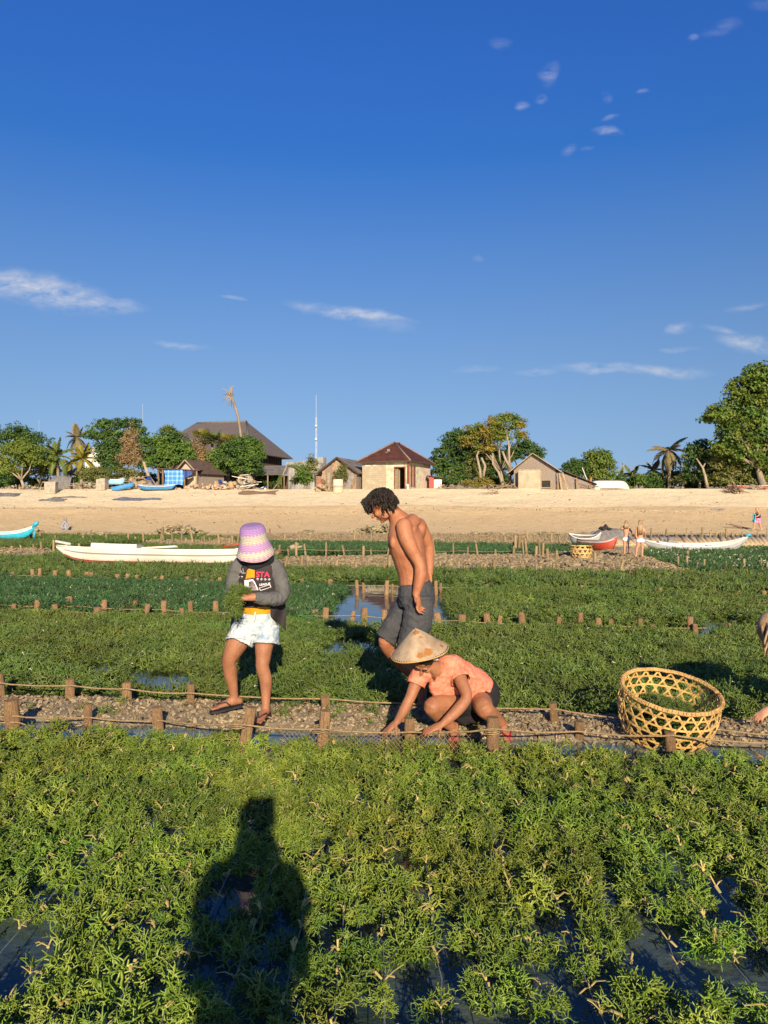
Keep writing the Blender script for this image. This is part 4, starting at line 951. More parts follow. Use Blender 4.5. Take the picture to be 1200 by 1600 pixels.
mb = MB(); mb.slab([(-.4, -.2, 2.15), (4.3, -.2, 1.95), (4.2, 1.8, 2.05), (-.3, 1.8, 2.25)], .07); mb.build('roof_sheet', MT['brownsheet'], s)
for x, l in ((.25, .1), (.75, 0), (2.8, .0), (4.0, -.05)):
    mb = MB(); mb.tube([(x, 0, 0), (x + l, .05, 1.0), (x + l * .5, 0, 2.0)], [.10, .085, .08], n=7); mb.build('post', MT['wood'], s)
mb = MB(); mb.tube([(-1.0, -.3, 2.75), (-.6, -.1, 1.4), (.2, 0, .3)], [.12, .15, .16], n=7); mb.build('driftwood_post', MT['palewood'], s)
mb = MB(); mb.box((1.2, 1.5, .9), (2.6, .08, 1.7)); mb.build('back_wall', MT['dark'], s)
mb = MB()
mb.grid(lambda u, v: V((.95 + u * 1.75 + .1 * math.sin(v * 3), -.28 + .07 * math.sin(u * 19 + v * 2) - .1 * v, 1.92 - v * (1.45 + .10 * math.sin(u * 6)))), 30, 12)
o = mb.build('plaid_cloth', MT['plaid'], label='blue plaid cloth hanging under the awning', cat='cloth'); o.location = B
mb = MB(); mb.grid(lambda u, v: V((2.7 + u * .9, -.15 + .06 * math.sin(u * 9), 1.85 - v * (.8 - .5 * u))), 10, 6)
o = mb.build('blue_tarp', MT['bluetarp'], label='dark blue rag of tarp hanging right of the plaid cloth', cat='tarp'); o.location = B
mb = MB(); mb.grid(lambda u, v: V((-1.1 + u * 1.3, -.5 + .3 * v, 1.15 * math.sin(u * 2.6 + .3) * (1 - v * .8) + .15 + .07 * math.sin(u * 13 + v * 7))), 14, 8)
o = mb.build('blue_tarp', MT['bluetarp'], label='crumpled dark blue tarp heaped left of the plaid cloth', cat='tarp'); o.location = B

# --- pavilion among the palms
B = at(104, 756, 84); B.z = PLATEAU
s = thing('pavilion', 'small pavilion with dark hip roof and yellow panels under the palms', 'pavilion', B)
mb, *_ = hip_roof(0, 2.2, 0, 2.2, 2.1, 3.0, 1.3, .25); mb.build('roof', MT['thatch'], s)
for x in (.1, .8, 1.5, 2.1):
    mb = MB(); mb.box((x, .1, 1.05), (.1, .1, 2.1)); mb.build('post', MT['batten'], s)
mb = MB(); mb.box((1.1, .25, .95), (2.2, .08, 1.5)); mb.build('panel', M('ochre panel', (.42, .24, .05), (.34, .19, .04), 3, .7), s)
mb = MB(); mb.box((1.1, -.3, .25), (1.9, .2, .9)); mb.build('low_wall', MT['conc'], s)
p = at(148, 735, 110); mb = MB(); mb.slab([(-1.5, 0, 0), (2.2, 0, .4), (2.0, 3, 1.1), (-1.2, 3, .9)], .1); mb.box((.3, 1, -1.6), (2.6, 1.2, 3.0)); o = mb.build('far_building', MT['cream'], label='pale roof of a far building seen between the palms', cat='building'); o.location = P(142, 706, 110)

# --- masts
def mast(px, yt, yb, Y, w, label, dishes=()):
    b = P(px, yb, Y); b.z = PLATEAU - .2; top = P(px, yt, Y).z - b.z; s = thing('radio_mast', label, 'mast', b)
    mb = MB(); k = max(6, int(top * .82 / 2.5)); hgt = top * .8
    cs = [V((w * math.cos(a), w * math.sin(a), 0)) for a in (.3, 2.4, 4.5)]
    for c_ in cs: mb.bar(c_, c_ * .7 + V((0, 0, hgt)), w * .22)
    for i in range(k):
        z0, z1 = hgt * i / k, hgt * (i + 1) / k
        for j in range(3): mb.bar(cs[j] * (1 - .3 * i / k) + V((0, 0, z0)), cs[(j + 1) % 3] * (1 - .3 * (i + 1) / k) + V((0, 0, z1)), w * .13)
    mb.build('lattice', MT['steel'], s)
    mb = MB(); mb.bar((0, 0, hgt - .5), (0, 0, top), w * .28); mb.build('aerial', MT['steel'], s)
    for z in dishes:
        mb = MB(); mb.lathe([(.0, .0), (w * 1.1, .12), (w * 1.2, .5), (.0, .6)], n=12); mb.v = [(v[0], -v[2] - w, v[1] + z * top) for v in mb.v]; mb.build('dish', MT['white'], s)
mast(494, 617, 745, 260, .33, 'tall slim lattice mast with round dishes between the hall and the shack', (.72, .60))
mast(223, 631, 740, 420, .35, 'thin far mast rising behind the tall tree on the left', ())
mast(61, 656, 740, 520, .32, 'tiny far mast above the trees at the far left', ())

# ------------------------------------------------------------------ vegetation
def leafmat(name, a, b, tr=.3): return M(name, a, b, .9, .55, 0, spec=.35, trans=tr, c3=tuple((x + y) / 2 for x, y in zip(a, b)), detail=3)
LM = {'dk': leafmat('dark leaves', (0.035, 0.085, 0.019), (0.088, 0.152, 0.029)), 'md': leafmat('mid leaves', (0.066, 0.144, 0.023), (0.150, 0.229, 0.035)), 'lt': leafmat('light leaves', (0.101, 0.163, 0.022), (0.189, 0.234, 0.037)),
      'yl': leafmat('yellow leaves', (0.149, 0.137, 0.020), (0.297, 0.234, 0.035)), 'br': leafmat('dry leaves', (0.230, 0.163, 0.075), (0.365, 0.254, 0.125)), 'ol': leafmat('olive leaves', (0.105, 0.127, 0.033), (0.211, 0.212, 0.057)),
      'pt': leafmat('palm green', (0.081, 0.130, 0.025), (0.162, 0.195, 0.044)), 'py': leafmat('palm yellow', (0.189, 0.182, 0.025), (0.338, 0.286, 0.050)), 'pd': leafmat('palm dry', (0.176, 0.150, 0.069), (0.270, 0.221, 0.112)), 'big': leafmat('broad leaves', (0.061, 0.111, 0.015), (0.176, 0.215, 0.027))}
BARK = {'grey': M('grey bark', (.27, .22, .16), (.15, .12, .09), 4, .95, .6, 14, stretch=(1, 1, .3)), 'pale': M('pale bark', (.34, .275, .20), (.22, .175, .12), 4, .95, .5, 14, stretch=(1, 1, .3)), 'dark': M('dark bark', (.11, .085, .06), (.06, .05, .035), 4, .95, .6, 14, stretch=(1, 1, .3))}
def leaves(centers, nrm, size, rs, name, mat, parent, aspect=.55, droop=0.0):
    n = len(centers); c = np.asarray(centers); t = rs.normal(0, 1, (n, 3)); t[:, 2] -= droop
    nn_ = np.asarray(nrm) + rs.normal(0, .55, (n, 3)); nn_ /= np.linalg.norm(nn_, axis=1)[:, None] + 1e-9
    t -= nn_ * (t * nn_).sum(1)[:, None]; t /= np.linalg.norm(t, axis=1)[:, None] + 1e-9
    s = np.cross(nn_, t); L = (size * rs.uniform(.6, 1.35, n))[:, None]
    fold = nn_ * L * .12
    v = np.stack([c - t * L * .5, c + s * L * aspect * .5 + fold, c + t * L * .5, c - s * L * aspect * .5 + fold], 1).reshape(-1, 3)
    q = np.arange(n * 4).reshape(n, 4)
    return link(name, npmesh(name, v, q, mat, False), parent)
def tree(label, px, pyb, Y, blobs, mat='md', leaf=.26, dens=1.0, bark='grey', trunk=.22, seed=0, name='tree', hollow=.55, cl=.42, limbs=True, cat='tree', droop=0, twigs=0, depth=1.0, mix=None):
    """blobs: (px, py, rx, ry) crown masses in photo pixels at distance Y"""
    rs = np.random.RandomState(seed + 1); rr = random.Random(seed); k = Y / FPX
    base = P(px, pyb, Y); base.z = min(base.z, PLATEAU - .05); root = thing(name, label, cat, base)
    C = []; 
    for (bx, by, rx, ry) in blobs:
        p = P(bx, by, Y) - base; C.append((p.x, rr.uniform(-.35, .35) * rx * k * depth, p.z, rx * k * 1.10, rx * k * depth, ry * k * 1.10))
    # trunk and limbs
    cx = sum(c_[0] for c_ in C) / len(C); cz = sum(c_[2] for c_ in C) / len(C)
    mb = MB(); fork = V((cx * .45, 0, max(.35 * cz, .4)))
    mb.tube([(0, 0, -.1), fork * .5 + V((rr.gauss(0, .1), 0, 0)), fork], [trunk * .95, trunk * .75, trunk * .62], n=8)
    if limbs:
        for c_ in C:
            e = V((c_[0], c_[1], c_[2])); m_ = fork.lerp(e, .5) + V((rr.gauss(0, .2), rr.gauss(0, .2), rr.uniform(-.2, .3)))
            mb.tube([fork, m_, e], [trunk * .5, trunk * .3, trunk * .1], n=6)
            for _ in range(3 + twigs):
                a = V((rr.gauss(0, 1), rr.gauss(0, 1), rr.gauss(.3, .8))).normalized(); f = e + V((a.x * c_[3], a.y * c_[4], a.z * c_[5])) * rr.uniform(.7, 1.05)
                mb.tube([m_.lerp(e, rr.uniform(.2, .9)), e.lerp(f, .5) + V((rr.gauss(0, .1), rr.gauss(0, .1), .1)), f], [trunk * .22, trunk * .15, trunk * .05], n=5)
    mb.build('trunk', BARK[bark], root)
    cen = []; nor = []
    for c_ in C:
        a, b, d = c_[3:]; area = (a * d + a * b + b * d) / 3 * 4 * math.pi
        ncl = max(6, int(area * .72 / (cl * cl) * dens))
        dv = rs.normal(0, 1, (ncl, 3)); dv /= np.linalg.norm(dv, axis=1)[:, None]; dv[:, 2] = np.where(dv[:, 2] < -.55, -dv[:, 2], dv[:, 2])
        rad = rs.uniform(hollow, 1.0, ncl) * rs.uniform(.80, 1.30, ncl)
        cc = dv * rad[:, None] * np.array([a, b, d]) + np.array(c_[:3])
        m = max(6, int(17 * (cl / .42) ** 2 * (.26 / leaf) ** 2))
        off = rs.normal(0, 1, (ncl, m, 3)); off /= np.linalg.norm(off, axis=2)[:, :, None]; off *= (cl * rs.uniform(.35, 1.0, (ncl, m, 1))) * np.array([1, 1, .62])
        pts = (cc[:, None, :] + off).reshape(-1, 3); no = (off / cl * .6 + dv[:, None, :] * .5 + np.array([0, 0, .5])).reshape(-1, 3)
        cen.append(pts); nor.append(no)
    cen = np.vstack(cen); nor = np.vstack(nor); keep = cen[:, 2] > .05; cen = cen[keep]; nor = nor[keep]
    if mix:
        sel = vnoise(cen[:, 0] + 50, cen[:, 2] + 50 + cen[:, 1], 1.0, seed) < mix[1]
        leaves(cen[sel], nor[sel], leaf, rs, 'foliage', LM[mix[0]], root, droop=droop); cen = cen[~sel]; nor = nor[~sel]
    leaves(cen, nor, leaf, rs, 'crown', LM[mat], root, droop=droop)
    return root
def frond_mesh(L, arch, n, mat, seed, w=.42, droop=.5):
    rr = random.Random(seed); mb = MB(); pts = []
    for i in range(9):
        t = i / 8; pts.append(V((L * (t - .18 * arch * t * t * t), 0, L * (.34 * t * (1.2 - arch) - .62 * arch * t * t))))
    mb.tube(pts, [.035 * (1 - .8 * i / 8) + .004 for i in range(9)], n=4)
    for i in range(n):
        t = .12 + .88 * i / n; k = min(int(t * 8), 7); p = pts[k].lerp(pts[k + 1], t * 8 - k); tg = (pts[k + 1] - pts[k]).normalized()
        ll = w * math.sin(math.pi * min(1, .18 + t * .8)) * rr.uniform(.8, 1.15) + .08
        for sg in (-1, 1):
            d = (V((0, sg, 0)) * .85 + tg * .55 + V((0, 0, -droop * rr.uniform(.6, 1.4)))).normalized(); e = p + d * ll
            up = tg * .05
            mb.add([p - up, p + up, e + up * .3, p.lerp(e, .5) - up * 1.4 + V((0, 0, -.01))], [(0, 1, 2, 3)])
    return mb.mesh('frond', mat)
def palm(label, px, pyb, pyt, Y, mat, nf=15, L=1.9, lean=0, trunk=.14, seed=0, bark='grey', dead=False, name='palm_tree', fan=False, cat='palm', droopy=0):
    rr = random.Random(seed); b = P(px, pyb, Y); b.z = min(b.z, PLATEAU); t = P(px, pyt, Y).z - b.z
    root = thing(name, label, cat, b); mb = MB(); n = 10
    pts = [V((lean * (i / n) ** 1.5, 0, t * i / n - .05)) for i in range(n + 1)]
    mb.tube(pts, [trunk * (1.35 - .45 * i / n) * (1 + .05 * (i % 2)) for i in range(n + 1)], n=8); mb.build('trunk', BARK[bark], root)
    M_ = [frond_mesh(L, a, 32, LM[mat], seed + i, .48 * L / 1.9) for i, a in enumerate((.35, .65, .95, 1.25))] if not fan else [fan_mesh(L, LM[mat], seed + i) for i in range(3)]
    for i in range(nf):
        el = i / nf; o = link('frond', M_[min(3, int(el * 4 + rr.uniform(-.3, .8) + droopy)) if not fan else i % 3], root)
        o.location = pts[-1]; az = i * 2.39996 + rr.uniform(-.3, .3)
        o.rotation_euler = (rr.gauss(0, .1), -(1.05 - 1.5 * el) + rr.gauss(0, .12) + .35 * droopy, az); s_ = rr.uniform(.8, 1.15); o.scale = (s_,) * 3
    return root
def fan_mesh(L, mat, seed):
    rr = random.Random(seed); mb = MB(); mb.tube([(0, 0, 0), (L * .55, 0, 0)], .02, n=4); c = V((L * .5, 0, 0))
    for i in range(13):
        a = -1.9 + 3.8 * i / 12; d = V((math.cos(a), math.sin(a), rr.uniform(-.15, .1))); s = V((-math.sin(a), math.cos(a), 0)) * .05 * L
        mb.add([c, c + d * L * .3 + s, c + d * L * .52, c + d * L * .3 - s + V((0, 0, -.03))], [(0, 1, 2, 3)])
    return mb.mesh('frond', mat)
# left cluster
tree('dark feathery tree at the far left behind the bushy green tree', 25, 752, 88, [(-12, 690, 26, 24), (22, 682, 30, 18), (50, 688, 26, 13), (40, 705, 34, 12)], 'dk', .24, 1.0, seed=1, hollow=.2, depth=.7)
tree('bushy light green tree with a pale trunk on the left beach edge', 37, 754, 76, [(20, 715, 26, 18), (48, 716, 24, 20), (10, 735, 16, 12), (36, 704, 22, 12)], 'lt', .2, 1.3, 'pale', .2, seed=2)
tree('drooping yellow green bush behind the bushy tree and the first palm', 60, 757, 80, [(52, 736, 18, 16), (70, 728, 16, 14), (82, 738, 14, 14)], 'ol', .22, 1.2, seed=3, droop=1.5, name='bush', cat='bush')
tree('dark bush low in the shade at the left edge', -6, 757, 82, [(-8, 738, 22, 18), (30, 746, 18, 9)], 'dk', .22, 1.2, seed=4, name='bush', cat='bush')
palm('green coconut palm with a leaning trunk left of the pavilion', 92, 752, 712, 78, 'pt', 16, 2.0, -.25, seed=5)
palm('tall palm with grey feathery fronds behind the pavilion', 119, 748, 683, 92, 'pd', 15, 1.9, .1, seed=6)
palm('yellow fronded palm just right of the pavilion', 127, 752, 716, 80, 'py', 15, 2.0, .1, seed=7)
palm('low yellow palm drooping behind the pavilion roof', 106, 752, 722, 86, 'py', 12, 1.6, .1, seed=17, droopy=1)
tree('tall flat topped dark tree behind the brown dried tree', 180, 756, 90, [(165, 665, 22, 9), (196, 664, 26, 9), (215, 676, 18, 9), (150, 682, 20, 9), (180, 683, 28, 12), (222, 690, 14, 10), (176, 700, 26, 12)], 'dk', .26, .9, 'dark', .3, seed=8, hollow=.3, depth=.8, mix=('md', .35))
tree('dense dark leafy tree between the yellow palm and the brown dried tree', 170, 756, 79, [(168, 712, 19, 19), (172, 730, 18, 14), (182, 704, 14, 14)], 'dk', .28, 1.4, seed=9)
tree('brown dried bamboo like tree beside the dense dark tree', 204, 757, 77, [(204, 696, 14, 26), (200, 722, 15, 16), (212, 715, 12, 16)], 'br', .17, 1.2, 'pale', .1, seed=10, hollow=.1, twigs=6)
tree('olive scrub behind the blue boat on the left', 150, 760, 75.5, [(140, 742, 15, 11), (158, 744, 15, 10), (195, 742, 14, 10), (210, 746, 10, 8)], 'ol', .19, 1.3, seed=11, name='bush', cat='bush')
tree('broad dense green tree left of the small gabled house', 258, 758, 78, [(245, 706, 24, 22), (268, 700, 24, 22), (288, 712, 16, 20), (240, 726, 20, 12), (262, 722, 26, 12)], 'md', .27, 1.4, seed=12, mix=('dk', .4))
for i, (x, y, m_) in enumerate(((264, 682, 'md'), (318, 686, 'lt'), (332, 690, 'md'), (356, 692, 'lt'))):
    palm(['fan palm crowning the broad dense tree', 'pale fan palm in front of the dark hall roof, left one', 'second fan palm before the dark hall, darker and lower', 'fan palm just left of the round tree'][i], x, 752, y, 84, {'md': 'pt', 'lt': 'py'}[m_], 22, 1.5, 0, .16, seed=20 + i, fan=True, name='fan_palm')
tree('dry brown shrub against the foot of the dark hall', 308, 752, 82, [(310, 706, 12, 16), (318, 716, 12, 12)], 'br', .2, 1.2, seed=13, name='bush', cat='bush', hollow=.2)
tree('round clipped dark green tree in front of the dark hall', 381, 757, 77, [(370, 716, 22, 22), (388, 714, 20, 24), (380, 700, 20, 14), (378, 732, 26, 12)], 'dk', .24, 1.7, seed=14, hollow=.75, mix=('md', .45))
tree('smaller rounded green tree left of the round clipped tree', 344, 757, 77.5, [(340, 722, 17, 18), (352, 716, 14, 18), (338, 738, 14, 10)], 'md', .24, 1.5, seed=15, hollow=.7, mix=('dk', .45))
tree('bright green crown peeping over the round clipped tree', 392, 756, 81, [(385, 694, 18, 11), (402, 702, 11, 12)], 'lt', .26, 1.4, seed=16)
tree('green shrub under the concrete building beside the shack', 478, 760, 76, [(474, 738, 10, 13), (488, 728, 8, 14), (470, 752, 12, 8), (482, 748, 12, 10)], 'md', .2, 1.2, seed=18, name='bush', cat='bush', mix=('ol', .4))
tree('grey green shrub growing out of the cream drum', 533, 762, 72.6, [(532, 744, 9, 10), (536, 738, 6, 8)], 'ol', .16, 1.2, seed=19, name='bush', cat='bush', trunk=.04)
# dead palm trunk with ragged head
b = P(376, 752, 79); b.z = PLATEAU; t = thing('dead_palm', 'bare leaning dead palm trunk with a ragged dry head above the hall roof', 'dead palm', b)
tp = P(363, 622, 79) - b; mb = MB(); mb.tube([(0, 0, 0), (.15, 0, tp.z * .5), (-.25, 0, tp.z * .8), (tp.x, 0, tp.z)], [.19, .15, .13, .15], n=8); mb.build('trunk', BARK['grey'], t)
mb = MB(); rr = random.Random(3)
for i in range(26):
    a = rr.uniform(-.6, 2.6); e = V((tp.x - .15 + rr.uniform(-.9, .35) * abs(math.sin(a)), rr.uniform(-.4, .4), tp.z + rr.uniform(-1.0, 1.3))); o = V((tp.x, 0, tp.z))
    mb.tube([o, o.lerp(e, .5) + V((-.1, 0, .35)), e], [.07, .055, .02], n=5)
mb.build('dry_head', BARK['pale'], t)
# leaning green palm leaf shelter
p0 = at(424, 768, 72.5); t = thing('fallen_palm', 'leaning palm with green and dry fronds drooping before the open shelter', 'palm', p0)
mb = MB(); e1 = P(448, 728, 72.5) - p0; mb.tube([(0, 0, 0), e1 * .5 + V((.15, 0, -.1)), e1], [.06, .05, .04], n=6); mb.build('trunk', BARK['pale'], t)
for i, (m_, az, el, s_) in enumerate((('pt', -.2, .15, .9), ('pt', .15, .25, 1.0), ('ol', 3.4, -.9, 1.0), ('pt', 3.1, -.75, .9), ('pt', .5, .1, .8), ('ol', 3.6, -1.0, .8))):
    o = link('frond', frond_mesh(1.9, .9, 24, LM[m_], 60 + i), t); o.location = e1 * (1 if i < 2 or i == 4 else .75); o.rotation_euler = (0, -el, az); o.scale = (s_,) * 3
# big tree with yellow companion
tree('broad dark green tree right of the cream house', 712, 757, 80, [(700, 716, 22, 22), (728, 702, 28, 24), (716, 688, 22, 14), (688, 732, 14, 18), (740, 724, 24, 22), (712, 738, 26, 18), (752, 696, 18, 16)], 'dk', .28, 1.25, 'grey', .28, seed=30, mix=('md', .3))
tree('yellowing tree with bare pale limbs behind the woven hut', 790, 762, 77, [(755, 680, 20, 16), (770, 664, 16, 12), (792, 655, 20, 9), (808, 664, 16, 12), (735, 692, 16, 12), (782, 685, 16, 11), (760, 702, 18, 12), (775, 672, 18, 12), (812, 684, 12, 9), (745, 675, 16, 12)], 'yl', .22, 1.0, 'pale', .15, seed=31, hollow=.2, twigs=5, mix=('lt', .45))
tree('dark ragged tree top showing right of the woven hut roof', 825, 758, 83, [(820, 703, 22, 14), (838, 712, 12, 10), (800, 712, 18, 14), (775, 722, 24, 18)], 'dk', .26, 1.1, seed=32, hollow=.3)
tree('shaded olive thicket under the yellowing tree', 750, 759, 78.5, [(745, 738, 26, 16), (772, 740, 20, 14), (725, 746, 20, 10), (700, 752, 22, 6), (752, 716, 26, 16), (778, 716, 22, 16), (735, 706, 18, 12)], 'ol', .22, 1.25, seed=33, name='bush', cat='bush', twigs=4, hollow=.2, mix=('dk', .5))
tree('pale dry scrub in front of the thicket', 748, 764, 73.5, [(735, 757, 13, 6), (752, 756, 13, 7), (762, 755, 8, 5)], 'yl', .15, 1.0, seed=34, name='bush', cat='bush', trunk=.03)
t = thing('bare_trees', 'pale forked bare trunks leaning in front of the thicket', 'tree', at(785, 764, 75))
for i, pp in enumerate(([(788, 764), (779, 738), (770, 725), (770, 708)], [(800, 735), (790, 718), (785, 705)], [(752, 760), (750, 735), (745, 712), (748, 705)], [(755, 745), (758, 728), (752, 715)], [(797, 760), (796, 725), (795, 694), (790, 672)])):
    mb = MB(); mb.tube([P(x, y, 75 + .3 * i) - t.location for x, y in pp], [.17, .13, .10, .06][:len(pp)], n=7); mb.build('trunk', BARK['pale'], t)
tree('dark green tree right of the lean-to', 897, 760, 82, [(892, 738, 15, 16), (905, 732, 14, 14), (885, 748, 10, 10)], 'dk', .26, 1.4, seed=35)
tree('bright green tree behind the upturned boat', 935, 760, 84, [(932, 722, 20, 16), (948, 728, 14, 18), (922, 738, 14, 14), (940, 744, 18, 12)], 'lt', .26, 1.3, seed=36, mix=('md', .4))
palm('tall grey coconut palm with drooping fronds standing on the right', 1046, 764, 703, 80, 'pd', 18, 2.3, -.1, .15, seed=37, droopy=1)
palm('short palm left of the tall grey palm', 1021, 764, 734, 84, 'pd', 12, 1.5, 0, .1, seed=38)
palm('small green palm behind the bow of the upturned boat', 988, 764, 742, 86, 'pt', 12, 1.5, 0, .1, seed=39)
palm('small dark palm far right of the bright green tree', 965, 764, 746, 90, 'pt', 11, 1.3, 0, .1, seed=40)
tree('low green hedge of shrubs between the upturned boat and the tall palm', 1010, 764, 82, [(998, 752, 14, 10), (1018, 750, 14, 11), (1040, 748, 14, 12), (1058, 750, 16, 14)], 'md', .22, 1.2, seed=41, name='bush', cat='bush', mix=('ol', .5))
tree('greyish shrub right of the tall grey palm', 1066, 764, 79, [(1064, 748, 12, 12), (1072, 742, 8, 10)], 'ol', .2, 1.0, seed=42, name='bush', cat='bush', hollow=.2)
tree('dark mid height tree with a bare pale limb left of the huge tree', 1092, 764, 78, [(1080, 712, 15, 15), (1098, 708, 18, 18), (1086, 735, 18, 18), (1110, 728, 18, 22), (1100, 750, 20, 10)], 'dk', .27, 1.25, 'pale', .2, seed=43, mix=('ol', .4))
t = thing('bare_limb', 'pale bare limb leaning out of the dark tree on the right', 'branch', at(1103, 762, 75.5)); mb = MB(); mb.tube([P(x, y, 75.5) - t.location for x, y in ((1106, 764), (1102, 745), (1098, 731), (1088, 716))], [.16, .14, .11, .05], n=7); mb.tube([P(x, y, 75.5) - t.location for x, y in ((1098, 731), (1102, 724))], [.1, .05], n=6); mb.build('limb', BARK['pale'], t)
tree('huge broad leaved green tree towering at the right edge', 1195, 764, 74, [(1190, 590, 32, 18), (1165, 606, 26, 16), (1215, 610, 40, 26), (1128, 650, 26, 14), (1150, 628, 22, 14), (1180, 640, 34, 20), (1112, 655, 15, 9), (1165, 665, 32, 18), (1200, 675, 34, 24), (1140, 680, 22, 14), (1185, 705, 30, 18), (1240, 660, 36, 50), (1165, 712, 18, 12), (1130, 705, 18, 12), (1210, 718, 32, 22), (1160, 690, 26, 16), (1195, 728, 22, 14), (1148, 660, 24, 14)], 'big', .34, 1.25, 'grey', .42, seed=44, cl=.5, mix=('md', .42), depth=.8)
tree('sprawling yellow green thicket beneath the huge tree', 1150, 764, 76, [(1135, 700, 20, 16), (1125, 724, 22, 20), (1150, 738, 22, 18), (1175, 740, 24, 16), (1200, 738, 20, 18), (1130, 750, 20, 12), (1172, 752, 26, 10), (1200, 752, 24, 10), (1150, 716, 22, 14)], 'ol', .24, 1.4, 'pale', .12, seed=45, twigs=4, hollow=.3, mix=('lt', .35), name='bush', cat='bush')
# low scrub closing the gaps along the top of the beach
rr = random.Random(77)
for i, (x, y, w, h, m_, l) in enumerate(((15, 748, 26, 10, 'dk', 'low dark scrub under the bushy green tree'), (68, 752, 22, 8, 'ol', 'low olive scrub left of the grey net heap'), (132, 746, 16, 12, 'md', 'green scrub right of the pavilion'), (160, 752, 18, 9, 'ol', 'olive scrub above the stone bank'), (196, 748, 20, 11, 'dk', 'dark scrub under the brown dried tree'), (228, 746, 18, 12, 'dk', 'dark scrub left of the awning'), (300, 745, 24, 10, 'dk', 'shaded scrub behind the small gabled house'), (420, 748, 20, 8, 'dk', 'dark scrub inside the open shelter'),
        (690, 750, 16, 9, 'ol', 'olive scrub right of the shed'), (780, 748, 20, 13, 'dk', 'dark scrub left of the woven hut'), (895, 752, 22, 9, 'dk', 'dark scrub behind the lean-to'), (972, 752, 18, 9, 'md', 'green scrub behind the upturned boat'), (1030, 755, 22, 8, 'dk', 'dark low scrub at the foot of the tall palm'), (1085, 752, 22, 12, 'dk', 'dark scrub under the bare pale limb'), (1130, 745, 26, 16, 'dk', 'deep shaded scrub left of the huge trunk'), (1180, 740, 32, 20, 'dk', 'deep shaded scrub behind the huge trunk'), (1225, 745, 30, 18, 'md', 'scrub at the right edge under the huge tree'), (-25, 745, 24, 16, 'dk', 'scrub beyond the left edge'))):
    y += 3; tree(l, x, 762, 81 + (i % 3), [(x - w * .45, y, w * .6, h), (x + w * .45, y + 1, w * .6, h * .9), (x, y + 6, w * .8, h * .7)], m_, .25, 1.1, seed=200 + i, name='scrub_bush', cat='bush', trunk=.05, limbs=False, hollow=.3)
for i, (x, y, w, h, m_, l) in enumerate(((-95, 705, 44, 34, 'md', 'tree beyond the left edge of the view'), (-200, 700, 50, 40, 'dk', 'second tree beyond the left edge of the view'), (-330, 712, 60, 34, 'md', 'third tree beyond the left edge of the view'), (1345, 690, 60, 46, 'md', 'tree beyond the right edge of the view'), (1480, 705, 60, 40, 'dk', 'second tree beyond the right edge of the view'))):
    tree(l, x, 760, 80 + 2 * i, [(x - w * .5, y, w * .6, h * .8), (x + w * .5, y + 4, w * .6, h * .7), (x, y - h * .4, w * .6, h * .6), (x, y + h * .8, w, h * .6)], m_, .34, .8, seed=400 + i)
# power line far right
mb = MB()
for k in (0, 1): mb.tube([P(960 + 14 * i, 727 + k * 4 + 1.2 * math.sin(i * .5), 150) for i in range(12)], .035, n=4)
mb.build('power_line', MT['grey'], label='faint pair of power lines crossing behind the tall grey palm', cat='power line')
mb = MB(); mb.bar(P(974, 766, 150), P(974, 722, 150), .3); mb.bar(P(968, 728, 150), P(980, 728, 150), .2); mb.build('power_pole', MT['grey'], label='far power pole left of the tall grey palm', cat='pole')
def on_beach(px, py, Y):
    p = P(px, py, Y); p.z = float(beach_z(np.array([p.x]), np.array([Y]))[0]); return p

